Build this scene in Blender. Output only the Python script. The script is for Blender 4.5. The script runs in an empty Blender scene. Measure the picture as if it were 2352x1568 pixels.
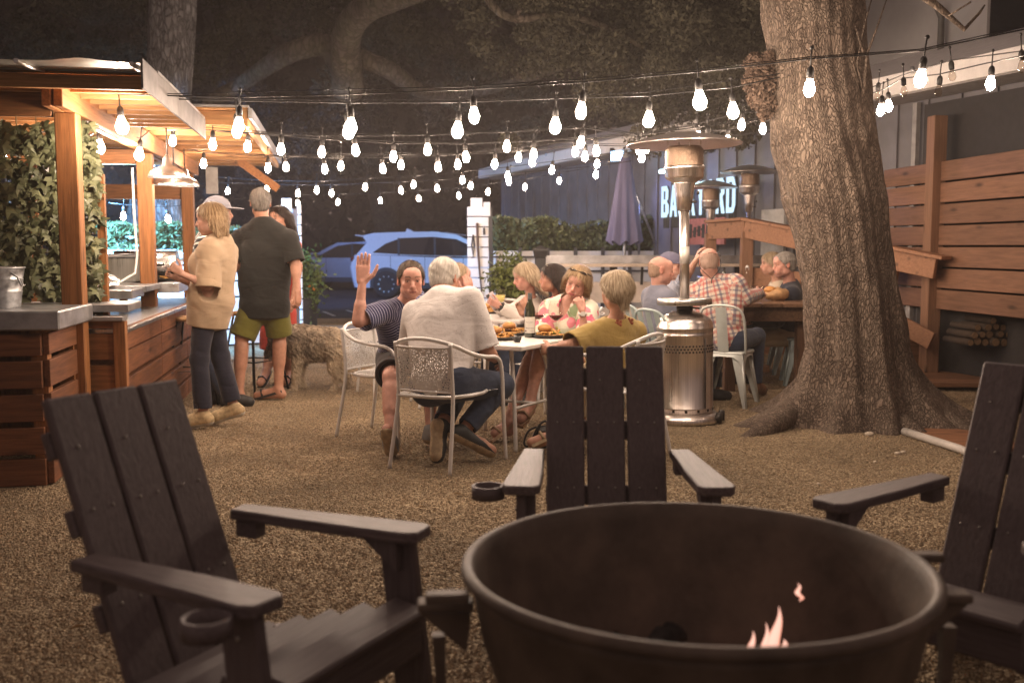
import bpy, math, random
import numpy as np
from mathutils import Vector, Matrix, Euler
random.seed(7)
RNG = np.random.default_rng(7)
PI = math.pi
R_ = math.radians
SC = bpy.context.scene
COL = SC.collection
V = lambda *a: np.array(a, dtype=float)

# ------------------------------------------------------------------ camera rays (photo measured on a 2352 x 1568 grid)
FPX, CX, CY, HOR, CAMZ = 2352.0, 1176.0, 784.0, 566.0, 1.33
TH = math.atan((CY - HOR) / FPX)
CAM = V(0, 0, CAMZ)
_f = V(0, math.cos(TH), -math.sin(TH)); _u = V(0, math.sin(TH), math.cos(TH)); _r = V(1, 0, 0)
def ray(px, py):
    d = _f * FPX + _r * (px - CX) + _u * (CY - py)
    return d / np.linalg.norm(d)
def P(px, py, d):
    r = ray(px, py); return CAM + r * (d / r[1])
def PZ(px, py, z):
    r = ray(px, py); return CAM + r * ((z - CAMZ) / r[2])
def G(px, py): return PZ(px, py, 0.0)
def reach(px, py, parent, L, near=True):
    """point on the ray at distance L from parent"""
    r = ray(px, py); oc = CAM - parent
    b = r @ oc; c = oc @ oc - L * L
    disc = b * b - c
    if disc <= 0:
        q = CAM + r * (-b); v = q - parent
        return parent + v / np.linalg.norm(v) * L
    t = -b - math.sqrt(disc) if near else -b + math.sqrt(disc)
    return CAM + r * t
def unit(v): 
    v = np.asarray(v, float); return v / (np.linalg.norm(v) + 1e-12)

# ------------------------------------------------------------------ object helpers
def empty(name, loc=(0, 0, 0), rz=0.0):
    o = bpy.data.objects.new(name, None); COL.objects.link(o)
    o.empty_display_size = 0.1
    o.location = [float(c) for c in loc]; o.rotation_euler = (0, 0, rz); return o
def tag(o, label=None, cat=None, group=None, kind=None):
    if label: o['label'] = label
    if cat: o['category'] = cat
    if group: o['group'] = group
    if kind: o['kind'] = kind
    return o
def thing(name, label, cat, loc=(0, 0, 0), rz=0.0, group=None):
    return tag(empty(name, loc, rz), label, cat, group)
def kids(o): return [c for c in bpy.data.objects if c.parent == o]
def copy_tree(o, parent=None):
    c = o.copy(); COL.objects.link(c); c.parent = parent
    for ch in kids(o): copy_tree(ch, c)
    return c

def rot(axis, a):
    x, y, z = unit(axis); c, s = math.cos(a), math.sin(a); C = 1 - c
    return np.array([[c + x*x*C, x*y*C - z*s, x*z*C + y*s], [y*x*C + z*s, c + y*y*C, y*z*C - x*s], [z*x*C - y*s, z*y*C + x*s, c + z*z*C]])
def rz(a): return rot((0, 0, 1), a)
def frame(zaxis, up=(0, 0, 1)):
    z = unit(zaxis); x = np.cross(up, z)
    if np.linalg.norm(x) < 1e-5: x = np.cross((0, 1, 0), z)
    x = unit(x); y = np.cross(z, x); return np.stack([x, y, z], 1)

class MB:
    def __init__(s): s.v = []; s.f = []; s.m = []; s.s = []; s.n = 0
    def add(s, v, f, mat=0, smooth=False):
        v = np.asarray(v, float)
        s.v.append(v); n = s.n
        for q in f: s.f.append([i + n for i in q]); s.m.append(mat); s.s.append(smooth)
        s.n += len(v); return s
    def box(s, c, size, R=None, bev=0.0, mat=0):
        hx, hy, hz = [d / 2 for d in size]; R = np.eye(3) if R is None else R
        c = np.asarray(c, float)
        if bev <= 0:
            v = np.array([(x*hx, y*hy, z*hz) for x in (-1, 1) for y in (-1, 1) for z in (-1, 1)])
            f = [(0, 1, 3, 2), (4, 6, 7, 5), (0, 4, 5, 1), (2, 3, 7, 6), (0, 2, 6, 4), (1, 5, 7, 3)]
            return s.add(v @ R.T + c, f, mat)
        b = min(bev, hx * .9, hy * .9, hz * .9)
        v = []; 
        for x in (-1, 1):
            for y in (-1, 1):
                for z in (-1, 1):
                    v += [(x*hx, y*(hy-b), z*(hz-b)), (x*(hx-b), y*hy, z*(hz-b)), (x*(hx-b), y*(hy-b), z*hz)]
        I = lambda x, y, z, a: ((x*2 + y)*2 + z)*3 + a
        f = []
        def q(ids, n):
            p = [np.array(v[i]) for i in ids]; nn = np.cross(p[1]-p[0], p[2]-p[0])
            f.append(ids if nn @ n > 0 else ids[::-1])
        for a in (0, 1, 2):
            o = [k for k in (0, 1, 2) if k != a]
            for sg in (0, 1):
                ids = []
                for (p, r) in ((0, 0), (1, 0), (1, 1), (0, 1)):
                    xyz = [0, 0, 0]; xyz[a] = sg; xyz[o[0]] = p; xyz[o[1]] = r; ids.append(I(*xyz, a))
                n = np.zeros(3); n[a] = 2*sg - 1; q(ids, n)
            for p in (0, 1):
                for r in (0, 1):
                    A = [0, 0, 0]; A[o[0]] = p; A[o[1]] = r; B = list(A); B[a] = 1
                    n = np.zeros(3); n[o[0]] = 2*p-1; n[o[1]] = 2*r-1
                    q([I(*A, o[0]), I(*A, o[1]), I(*B, o[1]), I(*B, o[0])], n)
        for x in (0, 1):
            for y in (0, 1):
                for z in (0, 1): q([I(x, y, z, 0), I(x, y, z, 1), I(x, y, z, 2)], np.array((2*x-1, 2*y-1, 2*z-1)))
        return s.add(np.array(v) @ R.T + c, f, mat)
    def bar(s, a, b, w, t, up=(0, 0, 1), bev=0.0, mat=0, ext=0.0):
        """rectangular bar a->b; w across (side), t along up"""
        a = np.asarray(a, float); b = np.asarray(b, float)
        L = np.linalg.norm(b - a); R = frame(b - a, up)
        return s.box((a + b) / 2, (w, t, L + ext), R, bev, mat)
    def tube(s, pts, r, n=8, caps=True, mat=0, smooth=True, closed=False):
        pts = [np.asarray(p, float) for p in pts]; N = len(pts)
        rr = [r] * N if np.isscalar(r) else list(r)
        T = []
        for i in range(N):
            if closed: t = pts[(i+1) % N] - pts[i-1]
            else: t = pts[min(i+1, N-1)] - pts[max(i-1, 0)]
            T.append(unit(t))
        x = frame(T[0])[:, 0]; v = []
        for i in range(N):
            x = unit(x - T[i] * (x @ T[i])); y = np.cross(T[i], x)
            for k in range(n):
                a = 2*PI*k/n; v.append(pts[i] + rr[i]*(math.cos(a)*x + math.sin(a)*y))
        f = []
        for i in range(N if closed else N-1):
            j = (i+1) % N
            for k in range(n): f.append((i*n+k, i*n+(k+1) % n, j*n+(k+1) % n, j*n+k))
        s.add(v, f, mat, smooth)
        if caps and not closed:
            b = s.n - N*n
            s.f += [[b+k for k in range(n)][::-1], [b+(N-1)*n+k for k in range(n)]]; s.m += [mat]*2; s.s += [False]*2
        return s
    def lathe(s, prof, o=(0, 0, 0), n=24, R=None, mat=0, smooth=True, caps=True, wob=None):
        R = np.eye(3) if R is None else R; v = []
        for (r, z) in prof:
            for k in range(n):
                a = 2*PI*k/n; q = r if wob is None else r*wob(a, z)
                v.append((q*math.cos(a), q*math.sin(a), z))
        f = []; N = len(prof)
        for i in range(N-1):
            for k in range(n): f.append((i*n+k, i*n+(k+1) % n, (i+1)*n+(k+1) % n, (i+1)*n+k))
        s.add(np.array(v) @ R.T + np.asarray(o, float), f, mat, smooth)
        if caps:
            b = s.n - N*n
            if prof[0][0] > 1e-4: s.f.append([b+k for k in range(n)][::-1]); s.m.append(mat); s.s.append(False)
            if prof[-1][0] > 1e-4: s.f.append([b+(N-1)*n+k for k in range(n)]); s.m.append(mat); s.s.append(False)
        return s
    def prism(s, poly, t, o=(0, 0, 0), R=None, mat=0, smooth=False):
        """polygon in local xy, thickness t along local z (centred)"""
        R = np.eye(3) if R is None else R; n = len(poly)
        A = sum(poly[i][0]*poly[(i+1) % n][1] - poly[(i+1) % n][0]*poly[i][1] for i in range(n))
        if A < 0: poly = poly[::-1]
        v = [(x, y, -t/2) for x, y in poly] + [(x, y, t/2) for x, y in poly]
        f = [list(range(n))[::-1], [n+i for i in range(n)]] + [(i, (i+1) % n, n+(i+1) % n, n+i) for i in range(n)]
        return s.add(np.array(v) @ R.T + np.asarray(o, float), f, mat, smooth)
    def ell(s, c, r, R=None, nu=14, nv=8, mat=0, smooth=True):
        R = np.eye(3) if R is None else R; v = []
        if np.isscalar(r): r = (r, r, r)
        for i in range(nv+1):
            p = -PI/2 + PI*i/nv
            for k in range(nu):
                a = 2*PI*k/nu; v.append((r[0]*math.cos(p)*math.cos(a), r[1]*math.cos(p)*math.sin(a), r[2]*math.sin(p)))
        f = [(i*nu+k, i*nu+(k+1) % nu, (i+1)*nu+(k+1) % nu, (i+1)*nu+k) for i in range(nv) for k in range(nu)]
        return s.add(np.array(v) @ R.T + np.asarray(c, float), f, mat, smooth)
    def grid(s, pts, mat=0, smooth=True, closed_u=False):
        """pts[i][j] -> sheet"""
        pts = np.asarray(pts, float); nu, nv = pts.shape[:2]
        f = []
        for i in range(nu if closed_u else nu-1):
            for j in range(nv-1): f.append((i*nv+j, ((i+1) % nu)*nv+j, ((i+1) % nu)*nv+j+1, i*nv+j+1))
        return s.add(pts.reshape(-1, 3), f, mat, smooth)
    def build(s, name, mats, parent=None, origin=None, loc=None):
        v = np.concatenate(s.v) if s.v else np.zeros((0, 3))
        if origin is not None: v = v - np.asarray(origin, float)
        if not isinstance(mats, (list, tuple)): mats = [mats]
        return mesh_obj(name, v, s.f, mats, parent, s.m, s.s, loc)

def mesh_obj(name, v, f, mats, parent=None, mi=None, sm=None, loc=None):
    me = bpy.data.meshes.new(name)
    v = np.asarray(v, np.float32); nv = len(v)
    me.vertices.add(nv); me.vertices.foreach_set('co', v.ravel())
    if isinstance(f, np.ndarray):
        n, k = f.shape; tot = np.full(n, k, np.int32); flat = f.ravel().astype(np.int32)
    else:
        tot = np.array([len(q) for q in f], np.int32); flat = np.array([i for q in f for i in q], np.int32); n = len(f)
    me.loops.add(len(flat)); me.loops.foreach_set('vertex_index', flat)
    me.polygons.add(n)
    st = np.concatenate([[0], np.cumsum(tot)[:-1]]).astype(np.int32) if n else np.zeros(0, np.int32)
    me.polygons.foreach_set('loop_start', st)
    if mi is not None: me.polygons.foreach_set('material_index', np.asarray(mi, np.int32))
    if sm is None: sm = np.ones(n, bool)
    me.polygons.foreach_set('use_smooth', np.asarray(sm, bool))
    for m in (mats if isinstance(mats, (list, tuple)) else [mats]): me.materials.append(m)
    me.update(calc_edges=True); me.validate()
    o = bpy.data.objects.new(name, me); COL.objects.link(o)
    if parent is not None: o.parent = parent
    if loc is not None: o.location = [float(c) for c in loc]
    return o
def point_attr(o, name, data, typ='FLOAT_VECTOR'):
    a = o.data.attributes.new(name, typ, 'POINT'); data = np.asarray(data, np.float32)
    if typ == 'FLOAT_VECTOR': a.data.foreach_set('vector', data.ravel())
    elif typ == 'FLOAT_COLOR':
        if data.shape[1] == 3: data = np.concatenate([data, np.ones((len(data), 1), np.float32)], 1)
        a.data.foreach_set('color', data.ravel())
    else: a.data.foreach_set('value', data.ravel())

# ------------------------------------------------------------------ materials
MATS = {}
class NT:
    def __init__(s, name):
        s.m = bpy.data.materials.new(name); s.m.use_nodes = True; s.t = s.m.node_tree
        s.b = s.t.nodes['Principled BSDF']; s.out = s.t.nodes['Material Output']
    def n(s, typ, **kw):
        nd = s.t.nodes.new('ShaderNode' + typ)
        for k, v in kw.items():
            if hasattr(nd, k) and not k[0].isupper(): setattr(nd, k, v)
            else: nd.inputs[k].default_value = v
        return nd
    def l(s, a, b): s.t.links.new(a, b)
    def set(s, **kw):
        for k, v in kw.items(): s.b.inputs[k.replace('_', ' ')].default_value = v
def rgba(c): return (c[0], c[1], c[2], 1.0)
def sh(c, k): return tuple(min(1, x*k) for x in c)
def M(name, col, rough=.6, metal=0.0, var=.15, scale=14.0, bump=0.0, bscale=60.0, bdist=.01, stretch=(1, 1, 1), col2=None, island=0.0,
      spec=.5, coat=0.0, detail=4.0, contrast=.5, rvar=0.0, emit=None, es=0.0):
    if name in MATS: return MATS[name]
    t = NT(name); t.set(Roughness=rough, Metallic=metal); t.b.inputs['Specular IOR Level'].default_value = spec
    t.b.inputs['Coat Weight'].default_value = coat
    tc = t.n('TexCoord'); mp = t.n('Mapping'); mp.inputs['Scale'].default_value = stretch
    t.l(tc.outputs['Object'], mp.inputs['Vector'])
    vec = mp.outputs['Vector']
    if island:
        g = t.n('NewGeometry'); wn = t.n('VectorMath', operation='ADD'); sc = t.n('VectorMath', operation='SCALE'); sc.inputs['Scale'].default_value = 37.0
        cx = t.n('CombineXYZ'); t.l(g.outputs['Random Per Island'], cx.inputs[0]); t.l(g.outputs['Random Per Island'], cx.inputs[1]); t.l(g.outputs['Random Per Island'], cx.inputs[2])
        t.l(cx.outputs[0], sc.inputs[0]); t.l(vec, wn.inputs[0]); t.l(sc.outputs[0], wn.inputs[1]); vec = wn.outputs[0]
    no = t.n('TexNoise', Scale=scale, Detail=detail, Roughness=.6); t.l(vec, no.inputs['Vector'])
    cr = t.n('ValToRGB'); e = cr.color_ramp.elements
    c2 = col2 if col2 else sh(col, 1 + var); c1 = sh(col, 1 - var) if not col2 else col
    e[0].position = .5 - contrast/2*.7; e[1].position = .5 + contrast/2*.7; e[0].color = rgba(c1); e[1].color = rgba(c2)
    t.l(no.outputs['Fac'], cr.inputs['Fac']); cout = cr.outputs['Color']
    if island:
        mr = t.n('MapRange'); mr.inputs['To Min'].default_value = 1 - island; mr.inputs['To Max'].default_value = 1 + island
        t.l(g.outputs['Random Per Island'], mr.inputs['Value'])
        hv = t.n('HueSaturation'); t.l(mr.outputs[0], hv.inputs['Value']); t.l(cout, hv.inputs['Color']); cout = hv.outputs['Color']
    t.l(cout, t.b.inputs['Base Color'])
    if rvar:
        mr2 = t.n('MapRange'); mr2.inputs['To Min'].default_value = max(.02, rough - rvar); mr2.inputs['To Max'].default_value = min(1, rough + rvar)
        t.l(no.outputs['Fac'], mr2.inputs['Value']); t.l(mr2.outputs[0], t.b.inputs['Roughness'])
    if bump:
        n2 = t.n('TexNoise', Scale=bscale, Detail=5.0, Roughness=.6); t.l(vec, n2.inputs['Vector'])
        bp = t.n('Bump', Strength=bump, Distance=bdist); t.l(n2.outputs['Fac'], bp.inputs['Height']); t.l(bp.outputs[0], t.b.inputs['Normal'])
    if emit: t.b.inputs['Emission Color'].default_value = rgba(emit); t.b.inputs['Emission Strength'].default_value = es
    MATS[name] = t.m; return t.m
def WOOD(name, col, axis='x', dark=.55, rough=.65, island=.18, knots=True, bump=.35, gs=1.0):
    """sawn timber: grain running along a local axis, knots, one tone per board"""
    if name in MATS: return MATS[name]
    t = NT(name); t.set(Roughness=rough); t.b.inputs['Specular IOR Level'].default_value = .3
    tc = t.n('TexCoord'); g = t.n('NewGeometry')
    sc = t.n('VectorMath', operation='SCALE'); sc.inputs['Scale'].default_value = 91.0
    cx = t.n('CombineXYZ')
    for i in range(3): t.l(g.outputs['Random Per Island'], cx.inputs[i])
    t.l(cx.outputs[0], sc.inputs[0]); ad = t.n('VectorMath', operation='ADD'); t.l(tc.outputs['Object'], ad.inputs[0]); t.l(sc.outputs[0], ad.inputs[1])
    s = {'x': (.9, 14, 14), 'y': (14, .9, 14), 'z': (14, 14, .9)}[axis]
    mp = t.n('Mapping'); mp.inputs['Scale'].default_value = [q*gs for q in s]; t.l(ad.outputs[0], mp.inputs['Vector'])
    dn = t.n('TexNoise', Scale=1.0, Detail=2.0); t.l(mp.outputs[0], dn.inputs['Vector'])
    no = t.n('TexNoise', Scale=3.2, Detail=6.0, Roughness=.65, Distortion=.6); t.l(mp.outputs[0], no.inputs['Vector'])
    cr = t.n('ValToRGB'); e = cr.color_ramp.elements; e[0].position = .32; e[1].position = .68
    e[0].color = rgba(sh(col, dark)); e[1].color = rgba(sh(col, 1.2)); t.l(no.outputs['Fac'], cr.inputs['Fac'])
    c = cr.outputs['Color']
    if knots:
        s2 = {'x': (2.2, 7, 7), 'y': (7, 2.2, 7), 'z': (7, 7, 2.2)}[axis]
        m2 = t.n('Mapping'); m2.inputs['Scale'].default_value = s2; t.l(ad.outputs[0], m2.inputs['Vector'])
        vo = t.n('TexVoronoi', Scale=1.0); t.l(m2.outputs[0], vo.inputs['Vector'])
        mr = t.n('MapRange'); mr.inputs['From Min'].default_value = .05; mr.inputs['From Max'].default_value = .2; t.l(vo.outputs['Distance'], mr.inputs['Value'])
        mx = t.n('Mix', data_type='RGBA'); mx.inputs['A'].default_value = rgba(sh(col, .3)); t.l(mr.outputs[0], mx.inputs['Factor']); t.l(c, mx.inputs['B']); c = mx.outputs['Result']
    mr = t.n('MapRange'); mr.inputs['To Min'].default_value = 1 - island; mr.inputs['To Max'].default_value = 1 + island; t.l(g.outputs['Random Per Island'], mr.inputs['Value'])
    hv = t.n('HueSaturation'); t.l(mr.outputs[0], hv.inputs['Value']); t.l(c, hv.inputs['Color'])
    t.l(hv.outputs[0], t.b.inputs['Base Color'])
    bp = t.n('Bump', Strength=bump, Distance=.004); t.l(no.outputs['Fac'], bp.inputs['Height']); t.l(bp.outputs[0], t.b.inputs['Normal'])
    MATS[name] = t.m; return t.m
def EMIT(name, col, s, front=True):
    if name in MATS: return MATS[name]
    t = NT(name); t.t.nodes.remove(t.b); e = t.n('Emission', Strength=s); e.inputs['Color'].default_value = rgba(col); t.l(e.outputs[0], t.out.inputs['Surface'])
    try: t.m.cycles.emission_sampling = 'FRONT' if front else 'AUTO'
    except Exception: pass
    MATS[name] = t.m; return t.m
def GLASS(name, col=(1, 1, 1), rough=.02, ior=1.45, thin=True):
    """clear glass: a mix of gloss and see-through, so that it stays clean at few samples"""
    if name in MATS: return MATS[name]
    t = NT(name); t.t.nodes.remove(t.b)
    g = t.n('BsdfGlossy', Roughness=rough); tr = t.n('BsdfTransparent'); tr.inputs['Color'].default_value = rgba(col)
    lw = t.n('LayerWeight', Blend=.5); pw = t.n('Math', operation='POWER'); pw.inputs[1].default_value = 3.2; t.l(lw.outputs['Facing'], pw.inputs[0]); fr = t.n('Math', operation='MULTIPLY_ADD'); fr.inputs[1].default_value = .75; fr.inputs[2].default_value = .045; t.l(pw.outputs[0], fr.inputs[0]); mx = t.n('MixShader'); t.l(fr.outputs[0], mx.inputs[0]); t.l(tr.outputs[0], mx.inputs[1]); t.l(g.outputs[0], mx.inputs[2]); t.l(mx.outputs[0], t.out.inputs['Surface'])
    MATS[name] = t.m; return t.m

# ------------------------------------------------------------------ signed-distance sculpting (people, dog, hair, cloth)
class Field:
    def __init__(s, lo, hi, h):
        s.lo = np.asarray(lo, float); s.h = h
        s.n = np.maximum(4, np.ceil((np.asarray(hi) - s.lo) / h).astype(int) + 1)
        s.F = np.full(s.n, .12, np.float32)
        s.ax = [(s.lo[i] + h*np.arange(s.n[i])).astype(np.float32) for i in range(3)]
    def blk(s, lo, hi):
        a = np.clip(np.floor((np.asarray(lo) - s.lo)/s.h).astype(int), 0, s.n); b = np.clip(np.ceil((np.asarray(hi) - s.lo)/s.h).astype(int) + 1, 0, s.n)
        if np.any(b - a < 1): return None
        sl = tuple(slice(a[i], b[i]) for i in range(3))
        X = s.ax[0][sl[0]][:, None, None]; Y = s.ax[1][sl[1]][None, :, None]; Z = s.ax[2][sl[2]][None, None, :]
        return sl, X, Y, Z
    def op(s, pr, k, inf=0.0, mode='u'):
        lo, hi = pr.bb(); m = max(k, 0) + inf + 3*s.h + .004
        q = s.blk(lo - m, hi + m)
        if q is None: return s
        sl, X, Y, Z = q; d = pr.d(X, Y, Z) - inf; A = s.F[sl]
        if mode == 'u':
            r = np.minimum(A, d)
            if k > 0: t = np.maximum(k - np.abs(A - d), 0); r = r - t*t/(4*k)
        else:
            d = -d; r = np.maximum(A, d)
            if k > 0: t = np.maximum(k - np.abs(A - d), 0); r = r + t*t/(4*k)
        s.F[sl] = r.astype(np.float32); return s
    def clip(s, fn):
        """intersect with the half space(s) fn(X,Y,Z) <= 0"""
        X = s.ax[0][:, None, None]; Y = s.ax[1][None, :, None]; Z = s.ax[2][None, None, :]
        s.F = np.maximum(s.F, fn(X, Y, Z).astype(np.float32)); return s
    def disp(s, fn):
        X = s.ax[0][:, None, None]; Y = s.ax[1][None, :, None]; Z = s.ax[2][None, None, :]
        s.F = (s.F + fn(X, Y, Z)).astype(np.float32); return s
    def mesh(s):
        F = s.F; F[0] = F[-1] = .05; F[:, 0] = F[:, -1] = .05; F[:, :, 0] = F[:, :, -1] = .05
        S = F < 0
        c = np.zeros(np.array(F.shape) - 1, np.uint8)
        for i in (0, 1):
            for j in (0, 1):
                for k in (0, 1): c += S[i:F.shape[0]-1+i, j:F.shape[1]-1+j, k:F.shape[2]-1+k]
        I, J, K = np.nonzero((c > 0) & (c < 8)); N = len(I)
        acc = np.zeros((N, 3)); cnt = np.zeros(N)
        cor = [(i, j, k) for i in (0, 1) for j in (0, 1) for k in (0, 1)]
        val = {q: F[I+q[0], J+q[1], K+q[2]].astype(float) for q in cor}
        for q in cor:
            for a in range(3):
                if q[a] == 0:
                    p = list(q); p[a] = 1; p = tuple(p); A, B = val[q], val[p]; x = (A < 0) != (B < 0)
                    t = np.where(x, A/np.where(x, A - B, 1), 0)
                    for e in range(3): acc[:, e] += np.where(x, q[e] + (t if e == a else 0), 0)
                    cnt += x
        v = acc/cnt[:, None] + np.stack([I, J, K], 1); v = v*s.h + s.lo
        vid = np.full(c.shape, -1, np.int32); vid[I, J, K] = np.arange(N)
        fs = []
        for a in range(3):
            b, d = [(1, 2), (2, 0), (0, 1)][a]
            s0 = [slice(0, None)]*3; s1 = [slice(0, None)]*3; s0[a] = slice(0, -1); s1[a] = slice(1, None)
            A = S[tuple(s0)]; B = S[tuple(s1)]
            x = np.array(np.nonzero(A != B)); 
            ok = (x[b] > 0) & (x[d] > 0) & (x[b] < c.shape[b]) & (x[d] < c.shape[d]); x = x[:, ok]
            ins = A[x[0], x[1], x[2]]
            def at(db, dd):
                y = x.copy(); y[b] -= db; y[d] -= dd; return vid[y[0], y[1], y[2]]
            q = np.stack([at(1, 1), at(0, 1), at(0, 0), at(1, 0)], 1); q[~ins] = q[~ins][:, ::-1]; fs.append(q)
        f = np.concatenate(fs); f = f[(f >= 0).all(1)]
        return v, f
class RC:
    """tapered capsule, optionally flattened along an axis"""
    def __init__(s, a, b, r1, r2=None, flat=None):
        s.a = np.asarray(a, float); s.b = np.asarray(b, float); s.r1 = r1; s.r2 = r1 if r2 is None else r2; s.fl = flat   # flat = (axis vec, scale>1 thins)
    def bb(s):
        r = max(s.r1, s.r2); return np.minimum(s.a, s.b) - r, np.maximum(s.a, s.b) + r
    def d(s, X, Y, Z):
        ba = s.b - s.a; L2 = ba @ ba + 1e-12
        x = X - s.a[0]; y = Y - s.a[1]; z = Z - s.a[2]
        t = np.clip((x*ba[0] + y*ba[1] + z*ba[2])/L2, 0, 1)
        x = x - t*ba[0]; y = y - t*ba[1]; z = z - t*ba[2]
        if s.fl is not None:
            n, k = s.fl; q = (x*n[0] + y*n[1] + z*n[2])*(k - 1); x = x + q*n[0]; y = y + q*n[1]; z = z + q*n[2]
            return (np.sqrt(x*x + y*y + z*z) - (s.r1 + (s.r2 - s.r1)*t))/ (1 + .25*(k-1))
        return np.sqrt(x*x + y*y + z*z) - (s.r1 + (s.r2 - s.r1)*t)
    def uv(s, p):
        ba = s.b - s.a; L = np.linalg.norm(ba); u = ba/L; q = p - s.a; t = q @ u
        fr = frame(u, (0.13, .2, .97)) ; w = np.arctan2(q @ fr[:, 0], q @ fr[:, 1])
        return np.stack([w*(s.r1 + s.r2)/2, t], 1)
class EL:
    def __init__(s, c, r, R=None):
        s.c = np.asarray(c, float); s.r = np.asarray(r if not np.isscalar(r) else (r, r, r), float); s.R = np.eye(3) if R is None else np.asarray(R)
    def bb(s):
        e = np.sqrt(((s.R * s.r)**2).sum(1)); return s.c - e, s.c + e
    def d(s, X, Y, Z):
        x = X - s.c[0]; y = Y - s.c[1]; z = Z - s.c[2]; R = s.R
        l = [x*R[0, i] + y*R[1, i] + z*R[2, i] for i in range(3)]
        k0 = np.sqrt(sum((l[i]/s.r[i])**2 for i in range(3))); k1 = np.sqrt(sum((l[i]/s.r[i]**2)**2 for i in range(3))) + 1e-9
        return k0*(k0 - 1)/k1
    def uv(s, p):
        q = (p - s.c) @ s.R; return np.stack([np.arctan2(q[:, 0], q[:, 1])*(s.r[0] + s.r[1])/2, q[:, 2]], 1)
def pd(pr, p):
    return pr.d(p[:, 0], p[:, 1], p[:, 2])
def wav(X, Y, Z, f, seed=0.0):
    """cheap smooth pseudo-noise, about -1..1"""
    a = np.sin(f*(X*1.0 + .53*Z) + 1.7*np.sin(f*.61*Y + seed) + seed); b = np.sin(f*(Y*.93 - .41*X) + 1.4*np.sin(f*.57*Z + 2*seed) + 1.3 + seed)
    c = np.sin(f*(Z*1.07 + .37*Y) + 1.6*np.sin(f*.66*X - seed) + 2.1)
    return (a*b + b*c + c*a)/1.6
# ================================================================== ground
def gravel_mat():
    t = NT('pea_gravel'); t.set(Roughness=.85); t.b.inputs['Specular IOR Level'].default_value = .25
    tc = t.n('TexCoord')
    v1 = t.n('TexVoronoi', Scale=88.0, Randomness=1.0); t.l(tc.outputs['Object'], v1.inputs['Vector'])
    cr = t.n('ValToRGB'); e = cr.color_ramp.elements
    e[0].color = (.185, .132, .08, 1); e[1].color = (.49, .385, .25, 1); e[0].position = .1; e[1].position = .95
    m = cr.color_ramp.elements.new(.5); m.color = (.285, .208, .122, 1)
    sx = t.n('SeparateColor'); t.l(v1.outputs['Color'], sx.inputs[0]); t.l(sx.outputs[0], cr.inputs['Fac'])
    n1 = t.n('TexNoise', Scale=1.3, Detail=5.0); t.l(tc.outputs['Object'], n1.inputs['Vector'])
    mr = t.n('MapRange'); mr.inputs['To Min'].default_value = .66; mr.inputs['To Max'].default_value = 1.3; mr.inputs['From Min'].default_value = .3; mr.inputs['From Max'].default_value = .7
    t.l(n1.outputs['Fac'], mr.inputs['Value'])
    hv = t.n('HueSaturation'); t.l(cr.outputs[0], hv.inputs['Color']); t.l(mr.outputs[0], hv.inputs['Value']); t.l(hv.outputs[0], t.b.inputs['Base Color'])
    n2 = t.n('TexNoise', Scale=9.0, Detail=4.0); t.l(tc.outputs['Object'], n2.inputs['Vector'])
    ma = t.n('Math', operation='MULTIPLY_ADD'); ma.inputs[1].default_value = -1.0; t.l(v1.outputs['Distance'], ma.inputs[0])
    ad = t.n('Math', operation='MULTIPLY_ADD'); ad.inputs[1].default_value = 1.2; t.l(n2.outputs['Fac'], ad.inputs[0]); t.l(ma.outputs[0], ad.inputs[2])
    bp = t.n('Bump', Strength=1.0, Distance=.02); t.l(ad.outputs[0], bp.inputs['Height']); t.l(bp.outputs[0], t.b.inputs['Normal'])
    return t.m
GRAVEL = gravel_mat()
def stone_mat():
    t = NT('pebble_stone'); t.set(Roughness=.8); t.b.inputs['Specular IOR Level'].default_value = .3
    g = t.n('NewGeometry'); cr = t.n('ValToRGB'); e = cr.color_ramp.elements
    e[0].color = (.19, .138, .088, 1); e[1].color = (.48, .375, .25, 1); m = e.new(.55); m.color = (.31, .232, .145, 1); m2 = e.new(.93); m2.color = (.38, .27, .16, 1)
    t.l(g.outputs['Random Per Island'], cr.inputs['Fac']); t.l(cr.outputs[0], t.b.inputs['Base Color']); return t.m
STONE = stone_mat()
def sheet(name, x0, x1, y0, y1, z, mat, n=1, amp=0.0, kind='structure'):
    xs = np.linspace(x0, x1, n+1); ys = np.linspace(y0, y1, n+1); X, Y = np.meshgrid(xs, ys, indexing='ij')
    Z = np.full_like(X, z)
    if amp: Z = Z + amp*wav(X, Y, 0*X, 2.1) + amp*.6*wav(X, Y, 0*X, 5.3, 2)
    mb = MB(); mb.grid(np.stack([X, Y, Z], -1)[:, ::-1] if False else np.stack([X, Y, Z], -1)); o = mb.build(name, mat); tag(o, kind=kind)
    return o
sheet('ground', -120, 120, -20, 200, -.03, M('dark_soil', (.05, .04, .03), .95, bump=.6, bscale=8), 4)
sheet('gravel_yard', -9, 9, -1.5, 19.0, 0.0, GRAVEL, 1)
ASPH = M('asphalt', (.045, .045, .05), .85, var=.3, scale=3, bump=.5, bscale=90)
sheet('parking_lot', -40, 30, 19.0, 60, -.004, ASPH)
CONC = M('pale_concrete', (.42, .42, .42), .85, var=.15, scale=5, bump=.3, bscale=50)
o = sheet('concrete_path', -9, 9, 15.7, 17.3, .004, CONC)
# painted parking marks
for (ax, ay, bx, by) in [(743, 716, 768, 726), (797, 713, 826, 722)]:
    a, b = G(ax, ay), G(bx, by); mb = MB(); mb.bar(a + V(0, 0, .006), b + V(0, 0, .006), .07, .006); tag(mb.build('path_marking', CONC), kind='structure')
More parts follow.
